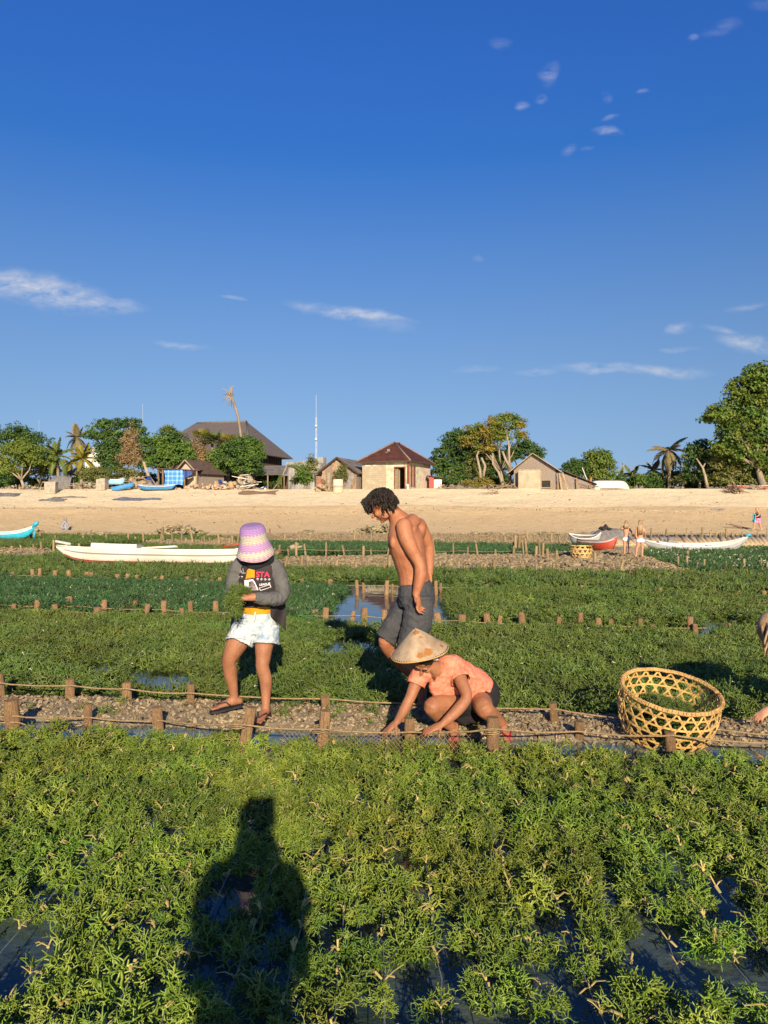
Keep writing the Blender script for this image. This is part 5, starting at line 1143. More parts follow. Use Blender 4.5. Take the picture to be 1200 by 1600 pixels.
# ------------------------------------------------------------------ boats
def boat(name, label, pos, rz, L, B, H, mats, bow=.35, stern=.12, parts=(), roll=0.0, keelmat=None, loc_z=0, sharp_stern=False, pitch=0):
    """open double-skinned hull lofted along x (bow at +x); mats = outside, inside"""
    root = thing(name, label, 'boat', pos, rz); root.rotation_euler = (roll, pitch, rz)
    n = 22; m = 9; rows_o = []; rows_i = []
    def sec(t):
        e = 2 * t - 1
        w = B / 2 * max(.03, (1 - abs(e) ** 2.6 * (1 if e > 0 or sharp_stern else .45)))
        sheer = H + bow * max(0, e) ** 3 + stern * max(0, -e) ** 2.5; keel = (H + bow - .06) * max(0, e) ** 7 + ((H + stern - .06) * max(0, -e) ** 7 if sharp_stern else .1 * max(0, -e) ** 3)
        return w, sheer, keel
    for i in range(n + 1):
        t = i / n; w, sh, ke = sec(t); x = (t - .5) * L; ro = []; ri = []
        for j in range(m + 1):
            a = math.pi * (j / m); cy = -math.cos(a); s_ = math.sin(a)
            y = w * math.copysign(abs(cy) ** .55, cy); z = sh - (sh - ke) * s_ ** .75
            ro.append(V((x, y, z))); ri.append(V((x * .985, y * .88, min(sh - .001, z + .05))))
        ri[0].z = ri[-1].z = sh + .002; rows_o.append(ro); rows_i.append(ri)
    def skin(rows, flip):
        mb = MB(); vs = [p for r_ in rows for p in r_]; k = m + 1
        fs = [(i * k + j, i * k + j + 1, (i + 1) * k + j + 1, (i + 1) * k + j) for i in range(n) for j in range(m)]
        if flip: fs = [f[::-1] for f in fs]
        mb.add(vs, fs, 0, True); return mb
    mo = skin(rows_o, True); mo.add(rows_o[0], [tuple(range(m + 1))]); mo.build('hull', mats[0], root)
    mi = skin(rows_i, False); mi.add([p + V((.02, 0, 0)) for p in rows_i[0]], [tuple(range(m + 1))]); mi.build('inner_hull', mats[1], root)
    for sd_ in (0, m):
        mb = MB(); mb.tube([(a[sd_] + b[sd_]) / 2 + V((0, 0, .008)) for a, b in zip(rows_o, rows_i)], [(.03, .028)] * (n + 1), n=6, side=(0, 1, 0)); mb.build('gunwale', mats[2] if len(mats) > 2 else mats[0], root)
    def stripe(z0, z1, mat, nm):
        for sgn in (-1, 1):
            mb = MB(); a = []; 
            for i in range(1, n):
                t = i / n; w, sh, ke = sec(t)
                for f in (z0, z1):
                    s_ = f ** (1 / .75); c_ = math.sqrt(max(0, 1 - s_ * s_)); y = w * c_ ** .55 + .006; a.append(V(((t - .5) * L, sgn * y, sh - (sh - ke) * f)))
            k = len(a) // 2
            mb.add(a, [((2 * i, 2 * i + 2, 2 * i + 3, 2 * i + 1) if sgn < 0 else (2 * i + 1, 2 * i + 3, 2 * i + 2, 2 * i)) for i in range(k - 1)], 0, True); mb.build(nm, mat, root)
    for p in parts:
        if p[0] == 'stripe': stripe(p[1], p[2], p[3], 'stripe')
        elif p[0] == 'thwart': 
            w, sh, ke = sec(p[1]); mb = MB(); mb.box(((p[1] - .5) * L, 0, sh - .06), (p[2], w * 1.84, .04)); mb.build('thwart', p[3], root)
        elif p[0] == 'deck':
            mb = MB(); rows = []
            for i in range(9):
                t = p[1] + (p[2] - p[1]) * i / 8; w, sh, ke = sec(t); rows.append((t, w * .93, sh + p[3]))
            vs = []
            for t, w, sh in rows: vs += [V(((t - .5) * L, -w, sh - p[4])), V(((t - .5) * L, -w * .9, sh)), V(((t - .5) * L, 0, sh + .03)), V(((t - .5) * L, w * .9, sh)), V(((t - .5) * L, w, sh - p[4]))]
            mb.add(vs, [(i * 5 + j, i * 5 + j + 5, i * 5 + j + 6, i * 5 + j + 1) for i in range(8) for j in range(4)], 0, True)
            mb.add(vs[:5], [(0, 1, 2, 3, 4)]); mb.add(vs[-5:], [(4, 3, 2, 1, 0)]); mb.build('deck', p[5], root)
    return root
MT['hullw'] = M('chalky white hull', (.62, .58, .51), (.50, .45, .37), 1.6, .6, .1, 8, detail=8)
MT['hullg'] = M('grey white hull', (.42, .425, .42), (.32, .325, .315), 1.6, .6, .1, 8, detail=8)
MT['stripeg'] = M('grey stripe', (.20, .19, .19), None, rough=.6)
MT['ochre'] = M('ochre paint', (.52, .25, .05), (.42, .2, .05), 5, .7)
p = G(251, 881, .05); p.z = .0
bt = boat('long_boat', 'long white wooden boat with red keel line lying behind the woman in the pink hat', p, math.radians(181.5), 6.25, 1.0, .43, (MT['hullw'], MT['hullw'], MT['white']), bow=.10, stern=.14, sharp_stern=True, roll=math.radians(7), pitch=math.radians(-1.2),
     parts=[('stripe', .30, .40, MT['stripeg']), ('stripe', .80, .88, MT['red']), ('stripe', .90, .99, MT['ochre']), ('thwart', .22, .3, MT['white']), ('deck', .60, .82, .16, .22, MT['white']), ('deck', .0, .14, .05, .1, MT['white']), ('thwart', .42, .25, MT['cream'])])
mb = MB(); mb.bar((1.1, -.35, .5), (-.5, .25, .56), .12, .05); mb.build('plank', MT['cream'], bt)
mb = MB(); mb.bar((2.65, .25, .58), (3.2, -.18, .68), .08, .06); mb.build('bow_timber', MT['white'], bt)
mb = MB(); mb.tube([(-1.9, .47, .56), (-2.3, .42, .63), (-2.7, .30, .65), (-3.0, .14, .68)], .028, n=6); mb.build('red_rail', MT['red'], bt)
p = G(1086, 862, 0); p.z = .02
bt = boat('white_boat', 'white boat with dark underside and turquoise bow tip in the dark weed', p, math.radians(-3), 4.1, .8, .24, (MT['hullg'], MT['hullw'], MT['white']), bow=.36, stern=.20, roll=math.radians(8), sharp_stern=True, parts=[('stripe', .55, .99, MT['tarpdark']), ('thwart', .4, .2, MT['white']), ('thwart', .65, .2, MT['white']), ('deck', .14, .34, .06, .1, MT['white'])])
mb = MB(); mb.tube([(1.95, 0, .62), (2.1, 0, .68), (2.18, .03, .60)], [.06, .07, .03], n=7); mb.build('bow_tip', MT['turq'], bt)
mb = MB(); mb.box((-1.0, 0, .42), (.22, .16, .16), (.2, .3, .2)); mb.box((-1.15, .1, .40), (.14, .12, .2), (.1, -.3, .7)); mb.build('engine_block', MT['grey'], bt)
p = G(-8, 845, 0); p.z = .05
bt = boat('turquoise_boat', 'turquoise and white boat with a tall curled prow cut by the left edge', p, math.radians(6), 4.4, .85, .42, (MT['turq'], MT['white'], MT['white']), bow=.42, stern=.1, sharp_stern=True, parts=[('stripe', .10, .26, MT['white']), ('thwart', .4, .2, MT['white'])])
mb = MB(); mb.tube([(2.0, 0, .72), (2.25, 0, .95), (2.32, 0, 1.02)], [.10, .12, .05], n=8); mb.tube([(2.15, .02, .5), (2.05, .05, .2), (2.1, .1, .05)], [.07, .05, .06], n=7); mb.build('curled_prow', MT['turq'], bt)
p = G(932, 866, 0); p.z = .10
bt = boat('red_boat', 'red boat seen end on with grey gunwale on the gravel by the two girls', p, math.radians(-52), 1.7, .66, .36, (MT['red'], MT['grey'], MT['grey']), bow=.25, stern=.06, roll=math.radians(-12), parts=[('stripe', .08, .22, MT['hullg']), ('stripe', .8, .99, MT['wood']), ('thwart', .5, .2, MT['grey'])])
p = G(914, 858, 0); p.z = .22
boat('small_boat', 'small pale grey boat tucked behind the red one and the basket', p, math.radians(-20), 1.35, .6, .30, (MT['hullg'], MT['netgrey'], MT['white']), bow=.2, stern=.16, sharp_stern=True, roll=math.radians(14))
p = at(951, 766, 73.4)
bt = boat('upturned_boat', 'upturned white and faded turquoise boat at the top of the sand', p + V((0, 0, .92)), math.radians(2), 4.0, 1.3, .72, (MT['hullw'], MT['grey'], MT['cream']), bow=.1, stern=.05, roll=math.radians(180), sharp_stern=True, parts=[('stripe', .45, .8, M('faded paint', (.50, .40, .28), (.66, .60, .5), 1.5, .7)), ])
mb = MB(); mb.box((-1.3, .56, .42), (1.1, .14, .30)); mb.build('faded_patch', M('faded turquoise', (.22, .48, .52), (.45, .58, .56), 3, .7), bt)
p = at(925, 768, 72.2); bt = boat('white_dinghy', 'small white dinghy end beneath the orange flag by the lean-to', p, math.radians(10), 1.7, .6, .3, (MT['hullw'], MT['white'], MT['white']), bow=.2, stern=.1, sharp_stern=True)
p = at(922, 766, 73); t = thing('flag_pole', 'leaning white pole with a small orange flag', 'flag', p); mb = MB(); mb.tube([(.1, 0, 0), (-.75, 0, 2.15)], .04, n=6); mb.build('pole', MT['white'], t)
mb = MB(); mb.tube([(.1, 0, .3), (.15, 0, 1.2)], .02, n=5); mb.grid(lambda u, v: V((.14 - .28 * u * (1 - v * .8), .05 * math.sin(u * 5), 1.25 - .75 * (1 - v))), 5, 6); mb.build('flag', MT['orange'], t)
p = at(1170, 766, 73.3); boat('red_rimmed_boat', 'low white boat with a red rim at the foot of the huge tree', p, math.radians(3), 4.2, 1.0, .38, (MT['red'], MT['hullg'], MT['white']), bow=.12, stern=.1, sharp_stern=True)
p = on_beach(193, 766, 70.8); p.z += .12; boat('blue_boat', 'bright blue narrow boat tilted on the bank among the stones', p, math.radians(14), 2.1, .55, .38, (MT['blue'], MT['white'], MT['blue']), bow=.12, stern=.05, roll=math.radians(-6), sharp_stern=True, pitch=math.radians(-13))
p = on_beach(245, 768, 70.6); p.z += .06; boat('dark_boat', 'dark blue boat with white rim in front of the awning', p, math.radians(2), 3.4, .8, .36, (MT['blue'], MT['tarpdark'], MT['white']), bow=.12, stern=.1, sharp_stern=True, roll=math.radians(10))
p = at(180, 752, 75.5); bt = boat('far_boat', 'pale blue boat with a long pole behind the bank stones', p + V((0, 0, .5)), math.radians(4), 2.0, .7, .5, (M('pale blue', (.2, .42, .62), (.3, .5, .66), 3, .6), MT['white'], MT['white']), bow=.3, stern=.1, sharp_stern=True)
mb = MB(); mb.tube([(.6, 0, .4), (2.6, -.2, 1.35)], .06, n=6); mb.build('pole', MT['palewood'], bt)

# ------------------------------------------------------------------ things on the beach
def debris_pile(name, label, px, py, Y, wpx, hpx, mats, n=26, seed=0, kinds=('stone', 'plank'), cat='debris', z=None):
    k = Y / FPX; c = P(px, py, Y)
    c.z = float(beach_z(np.array([c.x]), np.array([Y]))[0]) - .03 if z is None else z
    rr = random.Random(seed); root = thing(name, label, cat, c)
    for i in range(n):
        x = rr.gauss(0, .28) * wpx * k; hh = max(0, 1 - (x / (wpx * k * .5)) ** 2) * hpx * k; zz = rr.uniform(0, .9) * hh; y = rr.uniform(-.5, .6)
        kd = rr.choice(kinds); mb = MB()
        if kd == 'stone':
            s = rr.uniform(.07, .22) * min(1.6, max(.5, hpx / 10)); mb.ell((0, 0, 0), (s * rr.uniform(.8, 1.5), s, s * rr.uniform(.5, .8)), (rr.uniform(0, 3),) * 3, nu=7, nv=5)
            mb.v = [tuple(q * rr.uniform(.85, 1.12) for q in v) for v in mb.v]; mb.s = [False] * len(mb.s)
        elif kd == 'plank':
            a = rr.uniform(-1, 1); d = V((math.cos(a), rr.uniform(-.4, .4), math.sin(a) * .45)) * rr.uniform(.4, 1.0); mb.bar(-d, d, rr.uniform(.06, .16), .04)
        else:
            d = V((rr.uniform(-1, 1), rr.uniform(-.3, .3), rr.uniform(-.1, .9))) * rr.uniform(.3, .8); mb.tube([-d * .5, V((rr.gauss(0, .1), 0, rr.gauss(.05, .1))), d], [.035, .03, .012], n=5)
        o = mb.build(kd, mats[rr.randrange(len(mats))], root); o.location = (x, y, zz + .05)
    return root
debris_pile('stone_bank', 'bank of tumbled stones and boards left of the blue boat', 135, 768, 72.0, 70, 12, [MT['clayheap'], MT['palewood'], MT['conc']], 60, 1)
debris_pile('stone_bank', 'stones and boards heaped between the blue boat and the awning', 218, 762, 72.3, 46, 22, [MT['clayheap'], MT['palewood'], MT['rust']], 50, 2)
debris_pile('stone_row', 'low row of pinkish stones in front of the small gabled house', 322, 769, 71.6, 88, 9, [M('pink stone', (.52, .36, .24), (.40, .27, .18), 3, .9, .3, 9, rnd=.15), MT['clayheap']], 95, 3, kinds=('stone',))
debris_pile('white_rubble', 'pale pile of bleached coral and boards under the round clipped tree', 382, 762, 72.5, 40, 26, [MT['conc'], MT['cream'], MT['palewood']], 60, 4)
debris_pile('brush_pile', 'reddish brown heap of brush and sticks left of the cream drum', 506, 773, 71.0, 30, 17, [MT['rust'], MT['wood'], MT['palewood']], 46, 5, kinds=('stick', 'stick', 'stone'))
debris_pile('brush_pile', 'dry sticks and driftwood at the left foot of the woven hut', 787, 768, 72.2, 52, 7, [MT['wood'], MT['palewood']], 34, 6, kinds=('stick', 'plank'))
debris_pile('brush_pile', 'round tangle of dry brush low under the huge tree', 1146, 778, 69.5, 22, 14, [MT['wood'], MT['dark'], MT['wood']], 46, 7, kinds=('stick',))
debris_pile('stone_bank', 'scattered stones at the top of the sand near the red rimmed boat', 1185, 768, 72, 60, 6, [MT['clayheap'], MT['conc']], 40, 8)
debris_pile('stone_bank', 'crumbling sandy stones at the bank top on the far left', 35, 768, 72, 80, 7, [MT['clayheap']], 50, 9, kinds=('stone',))
debris_pile('clutter', 'clutter of crates and cloth in front of the small gabled house', 345, 758, 73.2, 30, 16, [MT['white'], MT['netblue'], MT['palewood'], MT['bluetarp']], 26, 10)
debris_pile('clutter', 'blue and white oddments by the leaning palm leaf', 392, 770, 71.8, 26, 9, [MT['bluetarp'], MT['white'], MT['palewood']], 16, 11)
debris_pile('driftwood', 'broken timbers at the foot of the shed with the red door', 700, 765, 72.5, 34, 6, [MT['palewood'], MT['wood']], 22, 12, kinds=('plank', 'stick'))
debris_pile('driftwood', 'driftwood pieces on the sand before the woven hut', 765, 777, 69.5, 18, 3, [MT['wood']], 8, 13, kinds=('plank', 'stick'))
debris_pile('driftwood', 'thin driftwood in front of the upturned boat', 915, 769, 71.8, 40, 3, [MT['wood'], MT['palewood']], 12, 14, kinds=('plank', 'stick'))
p = at(528, 777, 70.3); p.z = on_beach(528, 777, 70.3).z - .05; t = thing('drum', 'cream drum planter with a faded band standing on the sand edge', 'drum', p)
mb = MB(); mb.lathe([(.0, 0), (.46, 0), (.48, .05), (.47, .55), (.50, .58), (.47, .62), (.48, 1.22), (.44, 1.24), (.42, 1.1), (0, 1.1)], n=20); mb.build('barrel', MT['drum'], t)
mb = MB(); mb.lathe([(.485, .50), (.51, .56), (.51, .60), (.485, .66)], n=20); mb.build('band', MT['conc'], t)
p = on_beach(80, 778, 69.2); t = thing('concrete_block', 'square weathered concrete block on the sand under the grey sheet', 'block', p); mb = MB(); mb.box((0, 0, .45), (.95, .8, 1.0), .1); mb.box((0, 0, .97), (1.05, .9, .1), .1); mb.build('block', MT['conc'], t)
p = on_beach(160, 770, 71.2); t = thing('concrete_block', 'plain concrete block between the stones and the blue boat', 'block', p); mb = MB(); mb.box((0, 0, .45), (.85, .8, 1.0), -.1); mb.box((.1, -.1, .99), (.5, .4, .08)); mb.build('block', MT['conc'], t)
p = at(92, 763, 72.4); t = thing('net_heap', 'big grey heap of netting over a frame at the left bank', 'net', p)
mb = MB(); mb.grid(lambda u, v: V((-1.0 + 2.2 * u, -.4 + v * 1.2, (1.28 * (.55 + .45 * math.sin(u * 2.4 + .2)) * (1 - abs(2 * v - 1) ** 3) + .05 * math.sin(u * 17 + v * 9)))), 22, 12); mb.build('netting', MT['netgrey'], t)
mb = MB(); mb.bar((-1.0, -.3, 0), (-.9, .1, 1.0), .09); mb.bar((1.1, -.3, 0), (1.0, .1, 1.0), .09); mb.build('frame', MT['wood'], t)
p = at(362, 763, 72.4); t = thing('wicker_basket', 'round brown wicker basket before the bleached coral pile', 'basket', p); mb = MB(); mb.lathe([(0, 0), (.28, 0), (.36, .3), (.33, .62), (.29, .64), (.30, .3), (0, .1)], n=16); mb.build('bowl', MT['wicker'], t); mb = MB(); mb.tube([V((.33 * math.cos(a * .524), .33 * math.sin(a * .524), .64)) for a in range(13)], .03, n=5); mb.build('rim', MT['wicker'], t)
def sheet(name, label, px, py, Y, w, d, mat, seed, hgt=.14, cat='sheet'):
    c = on_beach(px, py, Y); rr = random.Random(seed); ph = [rr.uniform(0, 6) for _ in range(4)]; root = thing(name, label, cat, c)
    def f(u, v):
        x = (u - .5) * w + .12 * math.sin(v * 6 + ph[0]); y = (v - .5) * d * (1 + .3 * math.sin(u * 7 + ph[1])); z = float(beach_z(np.array([c.x + x]), np.array([c.y + y]))[0]) - c.z
        e = min(u, 1 - u, v, 1 - v) * 6; return V((x, y, z + .015 + min(1, e) * hgt * (.45 + .3 * math.sin(u * 11 + ph[2]) + .3 * math.sin(v * 9 + u * 5 + ph[3]))))
    mb = MB(); mb.grid(f, 30, 12); mb.build('fabric', mat, root); return root
sheet('net_sheet', 'blue grey net spread flat on the sand below the awning', 214, 785, 66.5, 4.2, .9, MT['netblue'], 1)
sheet('net_sheet', 'grey net spread on the far left of the sand', 0, 780, 68.5, 3.4, 1.6, MT['netgrey'], 2, .22)
sheet('net_sheet', 'grey net trailing off to a thin tail on the left of the sand', 82, 788, 66, 2.2, .9, MT['netgrey'], 3, .22)
sheet('net_tail', 'thin dark tail of the trailing net', 112, 782, 67.5, 2.6, .4, MT['netgrey'], 6, .1)
sheet('drying_mat', 'brown drying mat laid out on the sand under the leaning palm leaf', 403, 774, 70, 3.4, 1.6, M('brown mat', (.30, .17, .09), (.18, .12, .07), 5, .9, .3, 12), 4, .05)
sheet('board', 'dark grey board lying alone on the sand to the right', 1121, 793, 62.5, 1.0, .5, MT['grey'], 5, .1)
p = at(1158, 762, 70.0); t = thing('driftwood_branch', 'long grey driftwood branch sloping down the sand under the huge tree', 'driftwood', p)
mb = MB(); mb.tube([P(x, y, 70) - p for x, y in ((1152, 763), (1160, 768), (1168, 774), (1182, 779))], [.16, .15, .1, .05], n=7); mb.tube([P(1152, 763, 70) - p, P(1144, 752, 70.4) - p, P(1141, 742, 70.6) - p], [.1, .07, .03], n=6); mb.tube([P(1160, 768, 70) - p, P(1172, 770, 69.8) - p], [.08, .03], n=6); mb.build('branch', MT['wood'], t)
p = on_beach(437, 826, 54); t = thing('leaning_stick', 'thin reddish stick standing in the sand right of the pink hat', 'stick', p); mb = MB(); mb.tube([(.1, 0, -.05), (0, 0, .4), (-.18, 0, .95)], [.04, .035, .025], n=6); mb.build('stick', MT['rust'], t)
p = on_beach(1160, 826, 54); t = thing('driftwood_pole', 'long thin pole lying on the sand by the walking woman', 'driftwood', p); mb = MB(); mb.bar(P(1135, 820, 54) - p + V((0, 0, .05)), P(1172, 826, 54) - p, .1, .08); mb.build('pole', MT['wood'], t)
p = G(944, 845, 0); p.z = .1; t = thing('tarp_heap', 'grey tarp covered heap with a black cloth on top behind the red boat', 'heap', p)
mb = MB(); mb.grid(lambda u, v: V((-.75 + 2.4 * u, -.4 + 1.0 * v, (.55 * (1 - abs(2 * u - 1) ** 4) * (1 - abs(2 * v - 1) ** 3) + .04 * math.sin(u * 15 + v * 11)))), 18, 10); mb.build('tarp', MT['netgrey'], t)
mb = MB(); mb.grid(lambda u, v: V((-.3 + .7 * u, -.25 + .5 * v, .54 + .25 * math.sin(u * 3.1) * math.sin(v * 3.1) + .06 * math.sin(u * 14))), 10, 8); mb.build('black_cloth', MT['dark'], t)
p = P(926, 838, 40); 
sheet('dark_sheet', 'dark wet sheet hanging at the side of the tarp heap', 923, 833, 50.6, 1.6, 1.2, MT['grey'], 9, .3)
for i, (px, py, w, l) in enumerate(((425, 869, 26, 'grey driftwood log on the rubble right of the pink hat'), (462, 860, 20, 'pale heap of husks on the dark strip right of the hat'), (350, 846, 30, 'pale log behind the right end of the long white boat'), (60, 834, 36, 'grey plank on the low left rubble heap'))):
    p = G(px, py, .05); p.z = .12; k = p.y / FPX; t = thing('driftwood_log', l, 'driftwood', p); mb = MB(); rr = random.Random(i); mb.tube([(-w * k / 2, 0, 0), (-w * k / 6, .1, .06), (w * k / 5, .0, .02), (w * k / 2, .1, .08)], [.10, .12, .1, .06], n=7); mb.tube([(0, .1, .05), (w * k * .2, -.1, .2)], [.06, .03], n=6); mb.build('log', MT['wood' if i % 2 == 0 else 'palewood'], t)

# ------------------------------------------------------------------ baskets
MT['bamboo'] = M('split bamboo', (.60, .39, .135), (.43, .26, .08), 14, .5, .3, 60, rnd=.16, spec=.45, stretch=(1, 1, .6))
MT['rim'] = M('bound rim', (.50, .32, .115), (.34, .20, .07), 18, .6, .6, 70)
def kagome(root, Rt, Rb, H, p, wstrip, mat, th=.0035):
    """three-way hexagonal basket weave on a rounded bowl; every strip is a part"""
    def S(th_, z, off):
        t = min(max(z / H, 0), 1); r_ = Rb + (Rt - Rb) * (1 - (1 - t) ** 2.6) + .012 * math.sin(t * 3.1)
        return V(((r_ + off) * math.cos(th_), (r_ + off) * math.sin(th_), z))
    R0 = (Rt + Rb) / 2; hexh = p * math.sqrt(3) / 2
    def strip(path, nm):      # path: (theta, z, along-normal-dir sign)
        mb = MB(); vs = []
        n = len(path)
        for i in range(n):
            a, z, off = path[i]; q = S(a, z, off); a2, z2, _ = path[min(i + 1, n - 1)]; a1, z1, _ = path[max(i - 1, 0)]
            tg = (S(a2, z2, 0) - S(a1, z1, 0)).normalized(); nr = V((math.cos(a), math.sin(a), 0)); sd_ = tg.cross(nr).normalized() * wstrip / 2
            vs += [q - sd_, q + sd_, q + sd_ - nr * th, q - sd_ - nr * th]
        fs = []
        for i in range(n - 1):
            for j in range(4): fs.append((i * 4 + j, i * 4 + (j + 1) % 4, (i + 1) * 4 + (j + 1) % 4, (i + 1) * 4 + j))
        mb.add(vs, fs, 0, False); mb.build(nm, mat, root)
    nz = int(H / hexh)
    for k in range(nz + 1):
        z = (k + .5) * hexh
        if z < H: strip([(i / 60 * 2 * math.pi, z, .003 * math.sin(i * 1.3)) for i in range(61)], 'ring_strip')
    ns = int(round(2 * math.pi * R0 / p)); dth = 2 * math.pi / ns
    tilt = (H / math.tan(math.radians(60))) / R0
    for k in range(ns):
        for sg in (1, -1):
            strip([((k + (.25 if sg > 0 else .75)) * dth + sg * tilt * (i / 16 - .5), H * i / 16, sg * .002 + .003 * math.sin(i * 2.1 + k)) for i in range(17)], 'diagonal_strip')
b0 = P(1035, 1158, 5.42); b0.z = .015
bk = thing('woven_basket', 'large open bamboo basket with hexagonal weave holding a little seaweed', 'basket', b0)
bk.rotation_euler = Euler((math.radians(14), math.radians(4.5), 0)); 
Rt, Rb, Hb = .325, .25, .355
kagome(bk, Rt, Rb, Hb, .078, .0125, MT['bamboo'])
mb = MB()
for dr, dz, rr_ in ((.006, 0, .010), (-.008, .003, .009), (0, .011, .008)):
    mb.tube([V(((Rt + dr) * math.cos(i * .1309), (Rt + dr) * math.sin(i * .1309), Hb + dz + .002 * math.sin(i * 1.7))) for i in range(49)], rr_, n=6)
for i in range(72):
    a = i / 72 * 6.2832 + RND.uniform(-.02, .02); c = V((Rt * math.cos(a), Rt * math.sin(a), Hb)); t_ = V((-math.sin(a), math.cos(a), 0)); n_ = V((math.cos(a), math.sin(a), 0))
    mb.tube([c + n_ * .016 * math.cos(f) + V((0, 0, .016 * math.sin(f) + .003)) + t_ * .012 * (f / 3.14 - 1) for f in (0, 1.05, 2.1, 3.14, 4.2, 5.2, 6.28)], .003, n=4)
mb.build('rim', MT['rim'], bk)
mb = MB(); nb = 11
for fam in range(3):
    for i in range(-nb, nb + 1):
        d = i * .05; 
        if abs(d) < Rb: 
            L = math.sqrt(Rb * Rb - d * d); a = fam * math.pi / 3; e = V((math.cos(a), math.sin(a), 0)); f = V((-math.sin(a), math.cos(a), 0)); mb.bar(f * d - e * L + V((0, 0, .004 * fam)), f * d + e * L + V((0, 0, .004 * fam)), .012, .003)
mb.build('base_weave', MT['bamboo'], bk)
bk.scale = (1.02, 1.02, 1.0)
pts = []; rs = np.random.RandomState(3); bm_ = bk.rotation_euler.to_matrix()
for i in range(70):
    a = rs.uniform(0, 6.28); q = math.sqrt(rs.rand()) * .23; v = bm_ @ V((q * math.cos(a), q * math.sin(a) , .235 - q * q * 2.0 + rs.uniform(-.05, .02))) + b0
    pts.append((v.x, v.y, v.z, rs.normal(0, .4), rs.normal(0, .4), rs.uniform(0, 6.28), rs.uniform(.45, .8), rs.randint(7)))
join_tufts('seaweed_load', pts, NEAR[:7], MT['weed_mid'], label='loose seaweed lying in the large open basket', cat='seaweed')
b1 = G(908, 873, .1); b1.z = .10
bk2 = thing('woven_basket', 'small far basket heaped with dark seaweed beside the red boat', 'basket', b1)
kagome(bk2, .34, .26, .42, .15, .035, MT['bamboo'], .01)
mb = MB(); mb.tube([V((.345 * math.cos(i * .2618), .345 * math.sin(i * .2618), .42)) for i in range(25)], .03, n=6); mb.build('rim', MT['bamboo'], bk2)
pts = [(b1.x + rs.uniform(-.2, .2), b1.y + rs.uniform(-.2, .2), b1.z + .34 + rs.uniform(0, .12), 0, 0, rs.uniform(0, 6), rs.uniform(.7, 1.1), rs.randint(4)) for i in range(22)]
join_tufts('seaweed_load', pts, FARW, MT['weed_dark'], label='dark seaweed heaped in the small far basket', cat='seaweed')

# ------------------------------------------------------------------ people
def skinmat(name, a, b, s=.08): return M(name, a, b, 9, .56, .22, 70, spec=.3, sss=s, detail=6, lo=.3, hi=.7)
MT['skin_man'] = skinmat('tanned skin', (.25, .088, .040), (.37, .155, .075))
MT['skin_a'] = skinmat('brown skin', (.22, .088, .042), (.33, .15, .078))
MT['skin_b'] = skinmat('warm brown skin', (.225, .088, .042), (.33, .145, .072))
MT['skin_c'] = skinmat('fair skin', (.44, .21, .12), (.50, .26, .155))
MT['hair'] = M('black hair', (.010, .007, .006), (.020, .014, .010), 20, .6, 0, spec=.25)
MT['hairb'] = M('long brown hair', (.20, .12, .06), (.34, .22, .11), 18, .5, 0, spec=.5, stretch=(3, 3, .3))
MT['hairl'] = M('light brown hair', (.19, .115, .055), (.29, .19, .095), 18, .5, 0, spec=.5, stretch=(3, 3, .3))
MT['eye'] = M('dark eye', (.015, .010, .008), None, rough=.25)
MT['lip'] = M('lips', (.42, .15, .10), None, rough=.5)
MT['greyshorts'] = M('charcoal shorts', (.060, .061, .065), (.040, .041, .045), 7, .9, .25, 120, detail=8)
MT['jacket'] = M('dark jacket', (.036, .028, .028), (.024, .019, .02), 10, .9, .2, 150)
MT['sleeve'] = M('grey sleeve', (.115, .112, .106), (.085, .083, .08), 9, .92, .3, 160)
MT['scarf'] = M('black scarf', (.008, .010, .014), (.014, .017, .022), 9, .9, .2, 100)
MT['yellow'] = M('yellow shirt', (.62, .26, .008), (.54, .22, .007), 6, .85, .2, 80)
MT['denim'] = M('bleached denim', (.20, .28, .37), (.50, .52, .51), 14, .92, .35, 120, c3=(.40, .45, .47), detail=9)
MT['coralshirt'] = M('coral tie dye shirt', (.56, .13, .075), (.58, .23, .145), 26, .85, .2, 100, c3=(.56, .18, .11), detail=4)
MT['black'] = M('black cloth', (.018, .015, .017), (.012, .011, .012), 8, .9, .2, 90)
MT['rubber'] = M('black rubber', (.02, .019, .019), None, rough=.6)
MT['redrub'] = M('red rubber', (.30, .015, .025), None, rough=.6)
MT['swim'] = M('white swim shorts', (.74, .73, .76), None, rough=.8)
MT['swimp'] = M('pastel swim shorts', (.70, .62, .78), (.52, .58, .80), 20, .8)
MT['pink'] = M('pink shorts', (.72, .22, .38), None, rough=.8)
MT['print_grey'] = M('grey print', (.28, .27, .28), None, rough=.8)
MT['print_red'] = M('crimson print', (.50, .035, .09), None, rough=.8)
MT['print_white'] = M('white print', (.74, .72, .70), None, rough=.8)
MT['greyhood'] = M('grey hood', (.26, .26, .27), (.2, .2, .21), 5, .9)
def nz_(co, s, a): return noise.noise(co * s) * a
def intri(co, tri):
    x = 600 + co.x / co.y * FPX; y = 800 - (co.z - EYE) / co.y * FPX; s = []
    for i in range(3):
        (ax, ay), (bx_, by_) = tri[i], tri[(i + 1) % 3]; s.append((bx_ - ax) * (y - ay) - (by_ - ay) * (x - ax))
    return all(v > 0 for v in s) or all(v < 0 for v in s)
def wrk(amp, s=22, dirv=(0, 0, 1)):
    d = V(dirv)
    def f(co):
        q = V((co.x * s + 4 * noise.noise(co * 5), co.y * s, co.z * s * 1.7)); return amp * (noise.noise(q) + .5 * noise.noise(q * 2.1))
    return f
def finger(mb, p, d, n_, lens, rad, curl):
    pts = [p]; d = V(d)
    ax = d.cross(n_).normalized()
    for L in lens:
        pts.append(pts[-1] + d * L); d = Matrix.Rotation(curl, 3, ax) @ d
    limb(mb, pts, [rad * 1.08, rad, rad * .95, rad * .8][:len(pts)], n=8, sub=3)
